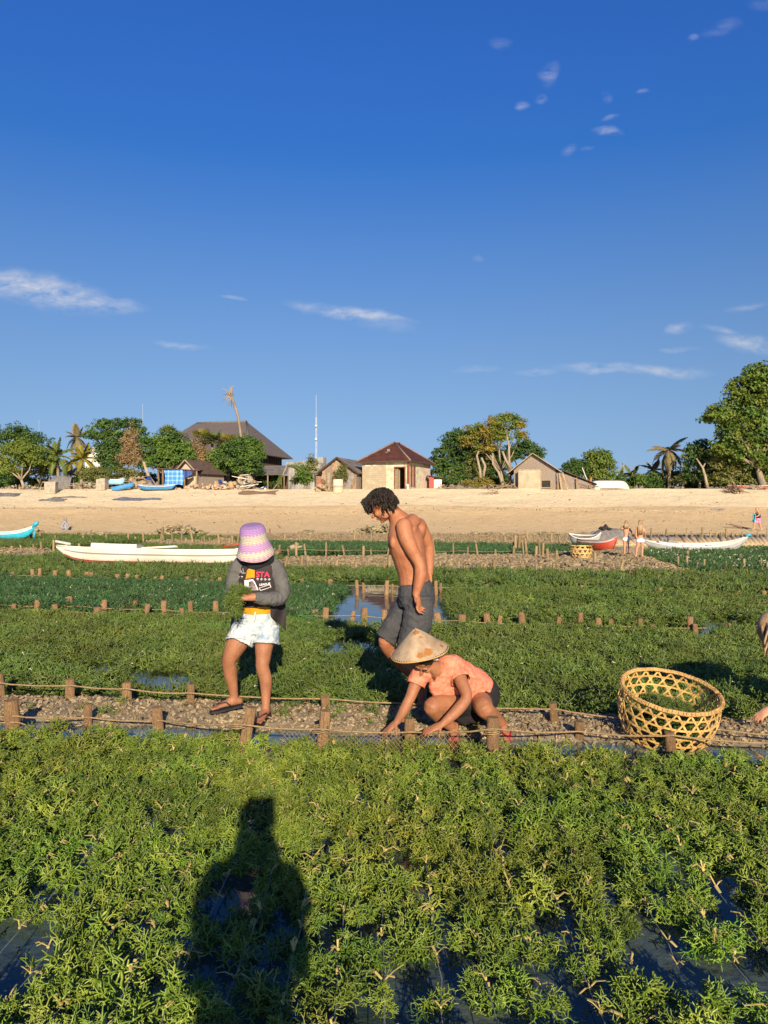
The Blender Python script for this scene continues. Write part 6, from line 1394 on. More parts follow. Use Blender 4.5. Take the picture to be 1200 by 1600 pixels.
def hand(mb, w, d, s, curl=.4, k=1.0, thumb=1, flip=1):
    """wrist w, direction d, across-knuckle axis s (towards the little finger), palm side = flip * d x s"""
    d = V(d).normalized(); s = V(s); s = (s - d * s.dot(d)).normalized(); n_ = d.cross(s) * flip
    limb(mb, [w - d * .012, w + d * .03 * k, w + d * .062 * k, w + d * .088 * k], [(.026 * k, .021 * k), (.036 * k, .020 * k), (.040 * k, .018 * k), (.038 * k, .013 * k)], side=s, n=12)
    for i, (o, L) in enumerate(((-.030, .9), (-.010, 1.0), (.010, .95), (.029, .76))):
        b = w + d * (.084 - .004 * abs(i - 1.2)) * k + s * o * k; dd = (d + s * o * 3.0).normalized()
        finger(mb, b, dd, n_, [.040 * L * k, .027 * L * k, .021 * L * k], .0085 * k, curl * (1 + .15 * i))
    t0 = w + d * .022 * k - s * .026 * k * thumb; td = (d * .62 - s * .72 * thumb + n_ * .35).normalized()
    finger(mb, t0, td, n_, [.036 * k, .028 * k, .022 * k], .0098 * k, curl * .5)
def foot(mb, ankle, d, k=1.0, drop=.07, up=(0, 0, 1)):
    d = V(d).normalized(); u = V(up); s = d.cross(u).normalized(); g = ankle - u * drop * k
    limb(mb, [ankle + u * .02, ankle - u * .015 * k + d * .005, g - d * .045 * k + u * .025 * k], [.036 * k, .038 * k, .03 * k], n=10)
    limb(mb, [g - d * .045 * k + u * .024 * k, g + d * .03 * k + u * .032 * k, g + d * .10 * k + u * .024 * k, g + d * .155 * k + u * .014 * k], [(.031 * k, .026 * k), (.037 * k, .034 * k), (.044 * k, .024 * k), (.042 * k, .013 * k)], side=s, n=12)
    limb(mb, [ankle, g + d * .06 * k + u * .035 * k], [.032 * k, .022 * k], n=8)
    for i, (o, L, r_) in enumerate(((-.032, 1.15, .0125), (-.012, 1.05, .0095), (.004, .95, .009), (.019, .82, .0085), (.033, .65, .008))):
        limb(mb, [g + d * .145 * k + s * o * k + u * .014 * k, g + d * (.145 + .042 * L) * k + s * o * 1.05 * k + u * .012 * k], [r_ * k, r_ * .85 * k], n=8, sub=2)
def head(mb, c, f, u, k=1.0, female=False):
    f = V(f).normalized(); u = V(u); u = (u - f * u.dot(f)).normalized(); s = f.cross(u)
    R_ = Matrix((f, s, u)).transposed()
    L = lambda a, b, z: c + (f * a + s * b + u * z) * k
    E = lambda q, r_: mb.ell(L(*q), tuple(x * k for x in r_), R_, nu=16, nv=10)
    E((-.005, 0, .02), (.098, .077, .088)); E((.038, 0, -.045), (.062, .060, .080)); E((.040, 0, -.090), (.050, .046, .036)); E((.081, 0, -.113), (.018, .020, .015))
    for b in (-1, 1):
        E((.075, b * .036, -.038), (.024, .024, .026)); E((.088, b * .026, .010), (.014, .026, .010)); E((-.008, b * .074, -.022), (.022, .010, .034)); E((.02, b * .05, -.085), (.04, .014, .03)); E((.113, b * .012, -.043), (.011, .008, .008))
    limb(mb, [L(.092, 0, .004), L(.108, 0, -.018), L(.127, 0, -.038)], [.008 * k, .0105 * k, .0125 * k], n=10)
    E((.097, 0, -.068), (.014, .022, .0065)); E((.095, 0, -.081), (.013, .020, .0075))
    return L, R_, s
def face_bits(root, L, R_, k=1.0):
    mb = MB()
    for b in (-1, 1): mb.ell(L(.089, b * .030, -.013), (.008 * k, .013 * k, .0055 * k), R_, nu=10, nv=7)
    mb.build('eyes', MT['eye'], root)
    for b in (-1, 1):
        mb = MB(); limb(mb, [L(.103, b * .012, .008), L(.101, b * .03, .014), L(.085, b * .048, .008)], [.0045 * k, .0055 * k, .003 * k], n=6); mb.build('eyebrow', MT['hair'], root)
    mb = MB(); mb.ell(L(.106, 0, -.0695), (.0075 * k, .018 * k, .004 * k), R_, nu=10, nv=6); mb.ell(L(.1035, 0, -.080), (.0078 * k, .016 * k, .005 * k), R_, nu=10, nv=6); mb.build('lips', MT['lip'], root)
def locks(L, dirs, n, l0, l1, rad, seed, mat, root, base, curl=1.0, down=V((0, 0, -1))):
    rr = random.Random(seed); mb = MB(); base(mb)
    for i in range(n):
        while True:
            a, b, c = rr.gauss(0, 1), rr.gauss(0, 1), rr.gauss(0, 1); q = V((a, b, c)).normalized()
            if dirs(q): break
        p = V(L(q.x * .100 - .008, q.y * .080, .028 + q.z * .090)); o = (p - V(L(0, 0, 0))).normalized(); ln = rr.uniform(l0, l1)
        t_ = (o.cross(V((rr.gauss(0, 1), rr.gauss(0, 1), rr.gauss(0, 1))))).normalized(); pts = [p - o * .01]; ph = rr.uniform(0, 6)
        for j in range(1, 6):
            t = j / 5; pts.append(p + o * ln * (.55 * t - .28 * t * t) + t_ * ln * (.55 * t) + down * ln * .5 * t * t + (t_.cross(o) * math.sin(ph + 5 * t) + o * math.cos(ph + 5 * t)) * .011 * curl * t)
        mb.tube(pts, [rad, rad * 1.1, rad, rad * .85, rad * .6, rad * .2], n=5)
    return mb.build('hair', mat, root)

# ---- shirtless man looking down
Y0 = 6.2
q = lambda x, y, d=0: P(x, y, Y0 + d)
gz = P(650, 1112, Y0); man = thing('person', 'shirtless dark haired man in charcoal shorts walking with his head bowed', 'person', (gz.x, Y0, .03))
man_off = V(man.location)
lat = V((.34, .94, 0)).normalized(); fwd = V((-.94, .34, 0))
mb = MB()
limb(mb, [q(651, 940), q(647.5, 918), q(645, 896), q(640, 872), q(634, 848), q(629.5, 828), q(624, 813)], [(.150, .105), (.150, .118), (.140, .120), (.156, .132), (.170, .142), (.152, .122), (.080, .085)], side=lat, n=20, sub=5)
limb(mb, [q(632, 818), q(622, 807), q(610, 797)], [(.075, .08), .062, .057], n=14)
for sg, dx in ((-1, -4), (1, 4)):       # pectorals, shoulder blades
    mb.ell(q(624 + dx * .5, 846) + lat * .075 * sg, (.040, .080, .070), Matrix((fwd, lat, V((0, 0, 1)))).transposed())
    mb.ell(q(650 + dx * .6, 834) + lat * .080 * sg, (.042, .070, .085), Matrix((fwd, lat, V((.25, 0, .97)))).transposed())
limb(mb, [q(645, 815, -.02), q(634, 822, -.12)], [.06, .058], n=12); limb(mb, [q(643, 814, .03), q(655, 822, .14)], [.06, .058], n=12)
limb(mb, [q(631, 822, -.155), q(634, 838, -.18), q(643, 858, -.19), q(655, 880, -.19), q(657.5, 895, -.2), q(654, 912, -.21), q(650, 928, -.215)], [.064, .064, .056, .047, .050, .042, .030], n=14, sub=5)
limb(mb, [q(655, 820, .16), q(664, 838, .21), q(670, 856, .24), q(670, 870, .20), q(671, 884, .15), q(671, 896, .13)], [.058, .052, .045, .044, .036, .030], n=14, sub=5)
hand(mb, q(650, 927, -.215), (.22, -.02, -.97), (.55, .83, .0), .50, 1.05, thumb=1, flip=1)
hand(mb, q(671, 896, .13), (.05, -.12, -.95), (.3, -.95, 0), .3, .95)
limb(mb, [q(654, 948, -.085), q(652, 970, -.09), q(647, 1000, -.09), q(645, 1018, -.09), q(652, 1050, -.07), q(658, 1080, -.06), q(661, 1102, -.06)], [.085, .086, .072, .060, .058, .043, .036], n=14, sub=5)
foot(mb, q(661, 1100, -.06), (-.95, .1, 0), 1.05)
limb(mb, [q(645, 945, .09), q(628, 965, .08), q(611, 992, .06), q(603, 1004, .06), q(618, 1026, .17), q(638, 1048, .27), q(656, 1066, .33)], [.085, .085, .070, .062, .060, .045, .034], n=14, sub=5)
foot(mb, q(657, 1066, .33), (.35, .25, -.9), 1.05, up=(-.9, 0, -.4))
hc = q(597.5, 788, -.01); L, R_, s_ = head(mb, hc, (-.80, .10, -.58), (-.58, 0, .81), 1.0)
fuse('body', mb, MT['skin_man'], .0062, None, 5).parent = man
face_bits(man, L, R_)
def base(mb):
    mb.ell(L(-.018, 0, .040), (.103, .085, .088), R_, nu=18, nv=10); mb.ell(L(-.07, 0, -.03), (.045, .066, .055), R_)
locks(L, lambda v: (v.z > .15 and v.x < .93) or (v.x < -.05 and v.z > -.95) , 950, .05, .105, .0062, 4, MT['hair'], man, base, 1.2)
mb = MB(); rr = random.Random(9)
for i in range(80):                      # fringe over the forehead
    b = rr.uniform(-.068, .068); p = V(L(.055 + rr.uniform(-.03, .03), b * .9, .098 + rr.uniform(-.02, .02))); e = V(L(.108 + rr.uniform(-.012, .024), b * 1.2 + rr.gauss(0, .012), .045 + rr.uniform(-.035, .035))); m_ = V(L(.098 + rr.uniform(-.015, .03), b + rr.gauss(0, .012), .095 + rr.uniform(-.025, .02)))
    tip = V(L(.108 + rr.uniform(-.02, .03), b * 1.2 + rr.gauss(0, .02), .02 + rr.uniform(-.035, .03)))
    mb.tube([V(r[:3]) for r in crom([tuple(p), tuple(m_), tuple(e), tuple(tip)], 3)], [.007, .007, .007, .007, .007, .0065, .006, .005, .003, .001], n=5)
mb.build('fringe', MT['hair'], man)
mb = MB()
limb(mb, [q(647.5, 912), q(650, 926), q(652, 944)], [(.162, .124), (.180, .142), (.175, .145)], side=lat, n=20, flat=True)
limb(mb, [q(655, 930, -.085), q(653, 965, -.09), q(646, 1000, -.09), q(642, 1022, -.09)], [(.115, .118), (.112, .118), (.112, .122), (.114, .126)], side=lat, n=18, flat=True)
limb(mb, [q(647, 935, .085), q(628, 962, .08), q(602, 999, .06)], [(.115, .118), (.108, .108), (.10, .092)], side=lat, n=18, flat=True)
hem1 = (q(642, 1022, -.09), q(642, 1022, -.09) - q(646, 1000, -.09), .16); hem2 = (q(602, 999, .06), q(602, 999, .06) - q(628, 962, .08), .14)
o = fuse('shorts', mb, MT['greyshorts'], .0065, None, 3, wrinkle=wrk(.0075, 15), caps=(hem1, hem2, (q(647.5, 912), (0, 0, 1), .16))); o.parent = man
mb = MB(); limb(mb, [q(647.0, 909.5), q(648.5, 919)], [(.153, .118), (.162, .124)], side=lat, n=24, flat=True); o = fuse('waistband', mb, MT['greyshorts'], .006, None, 2, caps=((q(647, 909.5), (0, 0, 1), .2),)); o.parent = man

# ---- woman in the pink bucket hat
Y0 = 5.95
wom = thing('person', 'woman in a pink and cream bucket hat, dark jacket and bleached denim shorts holding seaweed', 'person', (q(402, 1100).x, Y0, .06))
lat = V((.97, -.22, 0)).normalized()
mb = MB()
limb(mb, [q(402, 974), q(402, 958), q(402, 930), q(402, 895), q(401, 876), q(400, 868)], [(.13, .095), (.12, .095), (.12, .095), (.14, .10), (.10, .07), (.05, .05)], side=lat, n=18)
limb(mb, [q(384, 982), q(371, 1004, -.04), q(361, 1024, -.06), q(358, 1034, -.06), q(360, 1052, -.03), q(364, 1074, 0), q(366, 1092, .02)], [.085, .084, .064, .054, .053, .038, .031], n=14, sub=5)
foot(mb, q(366, 1090, .02), (-.86, -.42, -.10), .93, drop=.062)
limb(mb, [q(419, 984), q(413, 1006, -.05), q(411, 1030, -.08), q(410, 1042, -.09), q(415, 1062, -.09), q(415.5, 1085, -.10), q(415, 1107, -.12)], [.082, .073, .057, .051, .050, .038, .031], n=14, sub=5)
foot(mb, q(415, 1106, -.12), (-.22, -.95, -.1), .93, drop=.062)
hand(mb, q(391, 934, -.27), (-.98, -.05, .16), (-.1, -.75, -.60), .33, .95, thumb=1, flip=-1)
limb(mb, [q(402, 933, -.25), q(390, 933.5, -.27)], [.034, .027], n=10)
hand(mb, q(364, 926, -.24), (.85, -.3, -.12), (.1, -.5, -.8), .5, .92, flip=1)
L, R_, s_ = head(mb, q(400, 853, -.06), (-.2, -.75, -.62), (0, -.6, .8), .92)
fuse('body', mb, MT['skin_a'], .0062, None, 5).parent = wom
face_bits(wom, L, R_, .92)
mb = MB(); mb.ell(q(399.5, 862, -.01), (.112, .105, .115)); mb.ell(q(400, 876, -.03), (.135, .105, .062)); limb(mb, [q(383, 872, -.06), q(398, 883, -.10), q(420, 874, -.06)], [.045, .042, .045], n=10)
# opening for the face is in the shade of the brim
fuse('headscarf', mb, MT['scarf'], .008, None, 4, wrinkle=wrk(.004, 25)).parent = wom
# jacket: dark body, grey raglan sleeves
mb = MB()
limb(mb, [q(401, 874), q(401.5, 884), q(402, 905), q(402.5, 928), q(403, 946)], [(.105, .085), (.155, .112), (.165, .125), (.165, .13), (.178, .138)], side=lat, n=22, flat=True, sub=5)
jk = fuse('jacket', mb, MT['jacket'], .0068, None, 4, wrinkle=wrk(.005, 18), caps=((q(403, 946), (0, 0, -1), .2),)); jk.parent = wom
mb = MB()
limb(mb, [q(384, 879, .0), q(372, 888, -.01), q(366, 905, -.02), q(363.5, 922, -.06), q(366, 930, -.14), q(371, 928, -.22)], [(.065, .07), .066, .060, .054, .050, .040], n=16, sub=5, flat=True)
o = fuse('sleeve', mb, MT['sleeve'], .0068, None, 4, wrinkle=wrk(.006, 20), caps=((q(371, 928, -.22), (.3, -1, 0), .06),)); o.parent = jk
mb = MB()
limb(mb, [q(419, 880, .0), q(431, 889, -.02), q(437, 905, -.04), q(441, 922, -.05), q(436, 934, -.11), q(418, 936, -.20), q(397, 934, -.265)], [(.065, .07), .068, .062, .060, .060, .052, .042], n=16, sub=5, flat=True)
o = fuse('sleeve', mb, MT['sleeve'], .0068, None, 4, wrinkle=wrk(.0065, 20), caps=((q(397, 934, -.265), (-1, -.2, 0), .06),)); o.parent = jk
mb = MB(); mb.grid(lambda u, v: q(418 + 26 * u + 7 * v * (1 - .3 * u) + 1.5 * math.sin(v * 5), 932 + v * (30 + 22 * u) + 3 * u, -.13 + .20 * u + .02 * math.sin(u * 9 + v * 3)), 14, 14); mb.build('jacket_flap', MT['jacket'], jk)
mb = MB(); mb.grid(lambda u, v: q(366 + 12 * u - 7 * v * (1 - u), 944 + v * 38, .03 - .1 * u), 8, 10); mb.build('jacket_flap', MT['jacket'], jk)
mb = MB(); limb(mb, [q(402, 925), q(402, 942), q(402.5, 958)], [(.150, .122), (.142, .120), (.128, .112)], side=lat, n=20, flat=True)
sh = fuse('shirt', mb, MT['yellow'], .0065, None, 3, wrinkle=wrk(.006, 16)); sh.parent = wom
mb = MB()
limb(mb, [q(402, 953), q(402, 968), q(402, 988)], [(.122, .105), (.150, .118), (.155, .122)], side=lat, n=20, flat=True)
limb(mb, [q(386, 978, -.01), q(380, 992, -.03), q(374, 1004, -.05)], [(.105, .112), (.108, .112), (.108, .112)], side=lat, n=18, flat=True)
limb(mb, [q(417, 978, -.01), q(416.5, 992, -.03), q(415.5, 1007, -.05)], [(.098, .108), (.096, .108), (.096, .108)], side=lat, n=18, flat=True)
h1 = q(374, 1004, -.05); h2 = q(415.5, 1007, -.05)
sho = fuse('shorts', mb, MT['denim'], .0066, None, 3, wrinkle=wrk(.0065, 20), caps=((h1, h1 - q(380, 992, -.03), .112), (h2, h2 - q(416.5, 992, -.03), .10))); sho.parent = wom
for hc_, r_, n_ in ((h1, .108, h1 - q(380, 992, -.03)), (h2, .097, h2 - q(416.5, 992, -.03))):
    mb = MB(); a = lat; b = n_.normalized().cross(a).normalized(); mb.tube([hc_ - n_.normalized() * .012 + a * r_ * math.cos(t * .2618) + b * (r_ + .006) * math.sin(t * .2618) for t in range(25)], (.008), n=6); mb.build('rolled_hem', MT['denim'], sho)
mb = MB(); limb(mb, [q(399, 957, -.135), q(398, 962, -.15), q(397, 970, -.15)], [.006, .006, .004], n=6); mb.build('drawstring', MT['white'], sho)
# flip flops
def flipflop(root, g, d, mat, k=1.0, up=V((0, 0, 1))):
    d = V(d).normalized(); s = d.cross(up).normalized(); u = s.cross(d)
    mb = MB(); prof = [(-.062, .028), (-.03, .034), (.03, .033), (.09, .043), (.15, .044), (.19, .032), (.205, .012)]
    vs = [];
    for z in (0, -.016):
        for x, w in prof: vs.append(g + d * x * k + s * w * k + u * z)
        for x, w in prof[::-1]: vs.append(g + d * x * k - s * w * k + u * z)
    m = len(prof) * 2; mb.add(vs, [tuple(range(m)), tuple(range(m, 2 * m))[::-1]] + [(i, i + m, (i + 1) % m + m, (i + 1) % m) for i in range(m)])
    top = g + d * .135 * k + u * .03
    for sg in (-1, 1): mb.tube([g + d * .02 * k + s * sg * .036 * k, g + d * .07 * k + s * sg * .036 * k + u * .052, top + s * sg * .004 + u * .012, g + d * .15 * k + u * .003], [.0055, .0065, .0065, .004], n=6)
    mb.build('flip_flop', mat, root)
flipflop(wom, q(366, 1090, .02) - V((0, 0, .066)), (-.86, -.42, -.10), MT['rubber'], .95)
flipflop(wom, q(415, 1106, -.12) - V((0, 0, .066)), (-.22, -.95, -.1), MT['rubber'], .93)
# crocheted bucket hat
def hatmat():
    m = M('crocheted hat', (.70, .45, .72), None, rough=.95); t = m.node_tree; tcn = nn(t, 'ShaderNodeTexCoord'); s = nn(t, 'ShaderNodeSeparateXYZ'); lk(t, tcn.outputs['Object'], s.inputs[0])
    an = mth(t, 'ARCTAN2', s.outputs[1], s.outputs[0]); zg = mth(t, 'MULTIPLY', mth(t, 'SINE', mth(t, 'MULTIPLY', an, 22.0)), .007); z = mth(t, 'ADD', s.outputs[2], zg)
    mr = nn(t, 'ShaderNodeMapRange'); lk(t, z, mr.inputs[0]); mr.inputs[1].default_value = 0; mr.inputs[2].default_value = .25
    r = nn(t, 'ShaderNodeValToRGB'); r.color_ramp.interpolation = 'EASE'; e = r.color_ramp.elements; e[0].position = 0; e[0].color = (0.358, 0.220, 0.241, 1); e[1].position = .98; e[1].color = (0.205, 0.132, 0.285, 1)
    for p_, c_ in ((.07, (0.461, 0.294, 0.363, 1)), (.13, (0.472, 0.435, 0.320, 1)), (.22, (0.461, 0.447, 0.330, 1)), (.27, (0.380, 0.222, 0.394, 1)), (.45, (0.392, 0.235, 0.405, 1)), (.50, (0.461, 0.340, 0.320, 1)), (.56, (0.472, 0.447, 0.320, 1)), (.64, (0.461, 0.399, 0.341, 1)), (.70, (0.472, 0.435, 0.341, 1)), (.76, (0.357, 0.222, 0.416, 1)), (.88, (0.311, 0.176, 0.405, 1))):
        x = e.new(p_); x.color = c_
    lk(t, mr.outputs[0], r.inputs[0]); lk(t, r.outputs[0], bsdf(m).inputs['Base Color'])
    w1 = nn(t, 'ShaderNodeTexWave'); w1.bands_direction = 'Z'; w1.inputs['Scale'].default_value = 26; lk(t, tcn.outputs['Object'], w1.inputs[0])
    n2 = nn(t, 'ShaderNodeTexNoise'); n2.inputs['Scale'].default_value = 160; lk(t, tcn.outputs['Object'], n2.inputs[0])
    bp = nn(t, 'ShaderNodeBump'); bp.inputs['Strength'].default_value = .6; bp.inputs['Distance'].default_value = .006; lk(t, mth(t, 'ADD', w1.outputs['Fac'], n2.outputs['Fac']), bp.inputs['Height']); lk(t, bp.outputs[0], bsdf(m).inputs['Normal']); return m
mb = MB(); prof = [(.142, .0), (.146, .004), (.140, .02), (.124, .07), (.108, .115), (.101, .14), (.099, .19), (.090, .228), (.07, .244), (.03, .250), (.0, .251)]
pf = crom(prof, 3); mb.lathe([(max(a, 0), b) for a, b in pf], n=48); mb.lathe([(max(a - .006, 0), b - .004) for a, b in pf], n=48)
mb.v = [(x * (1 + .03 * math.sin(math.atan2(y, x) * 3 + z * 9)), y * (1 + .02 * math.cos(math.atan2(y, x) * 2)), z + (.010 * math.sin(math.atan2(y, x) * 2 + .8) * max(0, 1 - z / .12))) for x, y, z in mb.v]
hat = mb.build('bucket_hat', hatmat(), wom); hat.location = q(399, 868, -.07) ; hat.rotation_euler = (math.radians(17), math.radians(-4), 0)
# print on the jacket and shirt, laid onto the cloth
dg = bpy.context.evaluated_depsgraph_get()
bv = BVHTree.FromPolygons([v.co.copy() for v in jk.data.vertices], [tuple(p.vertices) for p in jk.data.polygons])
def onto(me, off=.004):
    for v in me.vertices:
        o_ = V((v.co.x, v.co.y - .6, v.co.z)); hit = bv.ray_cast(o_, V((0, 1, 0)))
        if hit[0] is not None: v.co.y = hit[0].y - off
    me.update()
def text(s, x, y, size, mat, rot=0, name='lettering', bold=0.0):
    cu = bpy.data.curves.new('text', 'FONT'); cu.body = s; cu.size = size; cu.align_x = 'CENTER'; cu.offset = bold; cu.resolution_u = 3
    o = bpy.data.objects.new('text', cu); COL.objects.link(o); me = bpy.data.meshes.new_from_object(o.evaluated_get(bpy.context.evaluated_depsgraph_get())); bpy.data.objects.remove(o)
    bm = bmesh.new(); bm.from_mesh(me); bmesh.ops.subdivide_edges(bm, edges=[e for e in bm.edges if e.calc_length() > size * .25], cuts=2); bmesh.ops.triangulate(bm, faces=bm.faces); bm.to_mesh(me); bm.free()
    c = q(x, y, -.13); cs, sn = math.cos(rot), math.sin(rot)
    for v in me.vertices: a, b = v.co.x, v.co.y; v.co = V((c.x + a * cs - b * sn, c.y, c.z + a * sn + b * cs))
    onto(me); me.materials.append(mat); return link(name, me, jk)
text('AL', 376.5, 897, .055, MT['print_grey'], .12, bold=.001)
text('STA', 410, 902, .058, MT['print_red'], -.02, bold=.0016)
text('* * * *', 411, 910, .040, MT['print_white'], -.05, bold=.001); text('* *', 374, 907, .040, MT['print_white'], .1, bold=.001)
text('LEAGUE', 413.5, 914.5, .022, MT['print_white'], .10, bold=.0004)
def patch(poly, mat, name, off):
    bm = bmesh.new(); vs = [bm.verts.new(q(x, y, -.13)) for x, y in poly]; bm.faces.new(vs); bmesh.ops.triangulate(bm, faces=bm.faces)
    bmesh.ops.subdivide_edges(bm, edges=bm.edges, cuts=4, use_grid_fill=True); me = bpy.data.meshes.new(name); bm.to_mesh(me); bm.free(); onto(me, off); me.materials.append(mat); return link(name, me, jk)
patch([(385, 892), (389, 888), (390, 884.5), (393, 888), (397.5, 891), (397.5, 903), (383, 905.5)], MT['yellow'], 'shirt_front', .003)
patch([(381, 907), (395, 905), (398, 909), (404, 922), (381.5, 922)], MT['print_white'], 'print_patch', .0035)
patch([(388, 909), (395, 907.5), (399, 914), (402, 921.5), (386, 921.5), (388, 915)], M('print dark', (.06, .04, .05), (.3, .24, .24), 40, .8), 'print_patch', .0055)
patch([(404.5, 918.5), (421, 913.5), (423, 918), (407, 923)], MT['print_white'], 'print_patch', .0035)
patch([(405.5, 918.8), (420.5, 914.3), (422, 917.6), (407.5, 922)], MT['jacket'], 'print_patch', .005)
text('RRY', 414, 920.2, .020, MT['print_white'], .25, bold=.0008)
text('mute', 390.5, 905.6, .026, MT['jacket'], .18, bold=.0008)
# the bunch of seaweed in her hands
rs = np.random.RandomState(8); pts = []
for i in range(46):
    t = rs.rand(); p = q(368 + rs.normal(0, 5) + 6 * (t < .25) * rs.rand(), 918 + 42 * t, -.27 + rs.normal(0, .025)); pts.append((p.x, p.y, p.z, rs.uniform(-3, 3), rs.uniform(-3, 3), rs.uniform(0, 6), rs.uniform(.32, .55), rs.randint(5)))
for i in range(8): p = q(380 + rs.normal(0, 5), 922 + rs.normal(0, 2), -.30); pts.append((p.x, p.y, p.z, 0, 0, rs.uniform(0, 6), .30, rs.randint(5)))
join_tufts('seaweed_bunch', pts, MIDW, MT['weed_mid'], label='bunch of seaweed held by the woman in the bucket hat', cat='seaweed')

# ---- crouching woman in the straw hat
Y0 = 5.5
cw = thing('person', 'crouching woman in a conical straw hat and coral shirt reaching to the rubble', 'person', (q(725, 1150).x, Y0, .05))
lat = V((.95, .25, .16)).normalized()
mb = MB()
limb(mb, [q(743, 1092, .16), q(728, 1076, .10), q(708, 1062, .02), q(690, 1050, -.05), q(680, 1045, -.09)], [(.15, .12), (.14, .115), (.135, .10), (.14, .09), (.06, .055)], side=lat, n=18)
limb(mb, [q(683, 1050, -.09), q(672, 1038, -.14)], [.055, .05], n=12)
limb(mb, [q(700, 1047, -.04), q(714, 1052, -.08), q(722, 1068, -.15), q(729, 1089, -.22), q(716, 1108, -.26), q(702, 1122, -.29), q(692, 1131, -.30)], [.05, .052, .046, .040, .041, .034, .026], n=14, sub=5)
limb(mb, [q(668, 1050, -.10), q(655, 1056, -.12), q(648, 1072, -.15), q(641, 1090, -.18), q(631, 1110, -.20), q(621, 1127, -.21)], [.05, .052, .044, .038, .036, .026], n=14, sub=5)
hand(mb, q(692, 1131, -.30), (-.90, -.15, -.36), (.3, -.9, -.2), .35, .95, flip=-1, thumb=-1)
hand(mb, q(621, 1127, -.21), (-.75, -.15, -.62), (.4, -.9, 0), .40, .95, flip=-1, thumb=-1)
limb(mb, [q(728, 1098, .08), q(702, 1101, -.05), q(680, 1102, -.15), q(676, 1106, -.16), q(688, 1120, -.08), q(704, 1134, -.02), q(710, 1141, .0)], [.085, .080, .064, .062, .055, .040, .032], n=14, sub=5)
limb(mb, [q(748, 1094, .12), q(752, 1099, .0), q(756, 1106, -.12), q(760, 1111, -.12), q(772, 1120, -.02), q(782, 1130, .02), q(786, 1137, .03)], [.085, .080, .068, .062, .054, .040, .032], n=14, sub=5)
foot(mb, q(710, 1139, .0), (-.15, -.97, -.2), .9, drop=.055); foot(mb, q(786, 1136, .03), (.18, -.96, -.2), .9, drop=.055)
L, R_, s_ = head(mb, q(664, 1028, -.16), (-.32, -.50, -.84), (-.1, -.7, .65), .92)
fuse('body', mb, MT['skin_b'], .0062, None, 5).parent = cw
face_bits(cw, L, R_, .92)
mb = MB(); mb.ell(L(-.02, 0, .035), (.098, .082, .085), R_); mb.ell(L(-.075, 0, -.02), (.04, .06, .05), R_); mb.build('hair', MT['hair'], cw)
mb = MB()
limb(mb, [q(745, 1084, .15), q(731, 1072, .10), q(710, 1059, .02), q(693, 1050, -.045), q(682, 1047, -.085)], [(.158, .118), (.155, .122), (.150, .115), (.155, .10), (.085, .07)], side=lat, n=20, flat=True)
limb(mb, [q(697, 1047, -.04), q(713, 1053, -.08), q(720, 1064, -.13)], [.062, .066, .072], n=14, flat=True)
limb(mb, [q(672, 1049, -.10), q(656, 1056, -.12), q(649, 1071, -.145)], [.060, .066, .068], n=14, flat=True)
limb(mb, [q(694, 1055, -.08), q(692, 1075, -.06), q(700, 1092, -.04)], [(.11, .05), (.10, .05), (.06, .03)], side=lat, n=14)
o = fuse('shirt', mb, MT['coralshirt'], .0066, None, 3, wrinkle=wrk(.006, 20), caps=((q(720, 1064, -.13), q(720, 1064, -.13) - q(713, 1053, -.08), .09), (q(649, 1071, -.145), q(649, 1071, -.145) - q(656, 1056, -.12), .085))); o.parent = cw
# open v-neck with a white undershirt edge
bm = bmesh.new(); bm.from_mesh(o.data); bm.normal_update()
bmesh.ops.delete(bm, geom=[f for f in bm.faces if intri(f.calc_center_median(), ((660, 1030), (694, 1036), (678.5, 1066))) and f.calc_center_median().y < 5.46 and f.normal.y < .2], context='FACES'); bm.to_mesh(o.data); bm.free()
mb = MB()
limb(mb, [q(748, 1080, .18), q(742, 1096, .14)], [(.165, .135), (.16, .14)], side=lat, n=18)
limb(mb, [q(732, 1098, .08), q(708, 1101, -.02)], [(.10, .095), (.094, .085)], n=16, flat=True)
limb(mb, [q(748, 1093, .13), q(752, 1098, .02)], [(.105, .1), (.096, .09)], n=16, flat=True)
mb.ell(q(728, 1112, .10), (.12, .10, .10))
fuse('shorts', mb, MT['black'], .0072, None, 4, wrinkle=wrk(.006, 16)).parent = cw
flipflop(cw, q(710, 1139, .0) - V((0, 0, .056)), (-.15, -.97, -.2), MT['redrub'], .9); flipflop(cw, q(786, 1136, .03) - V((0, 0, .056)), (.18, -.96, -.2), MT['redrub'], .9)
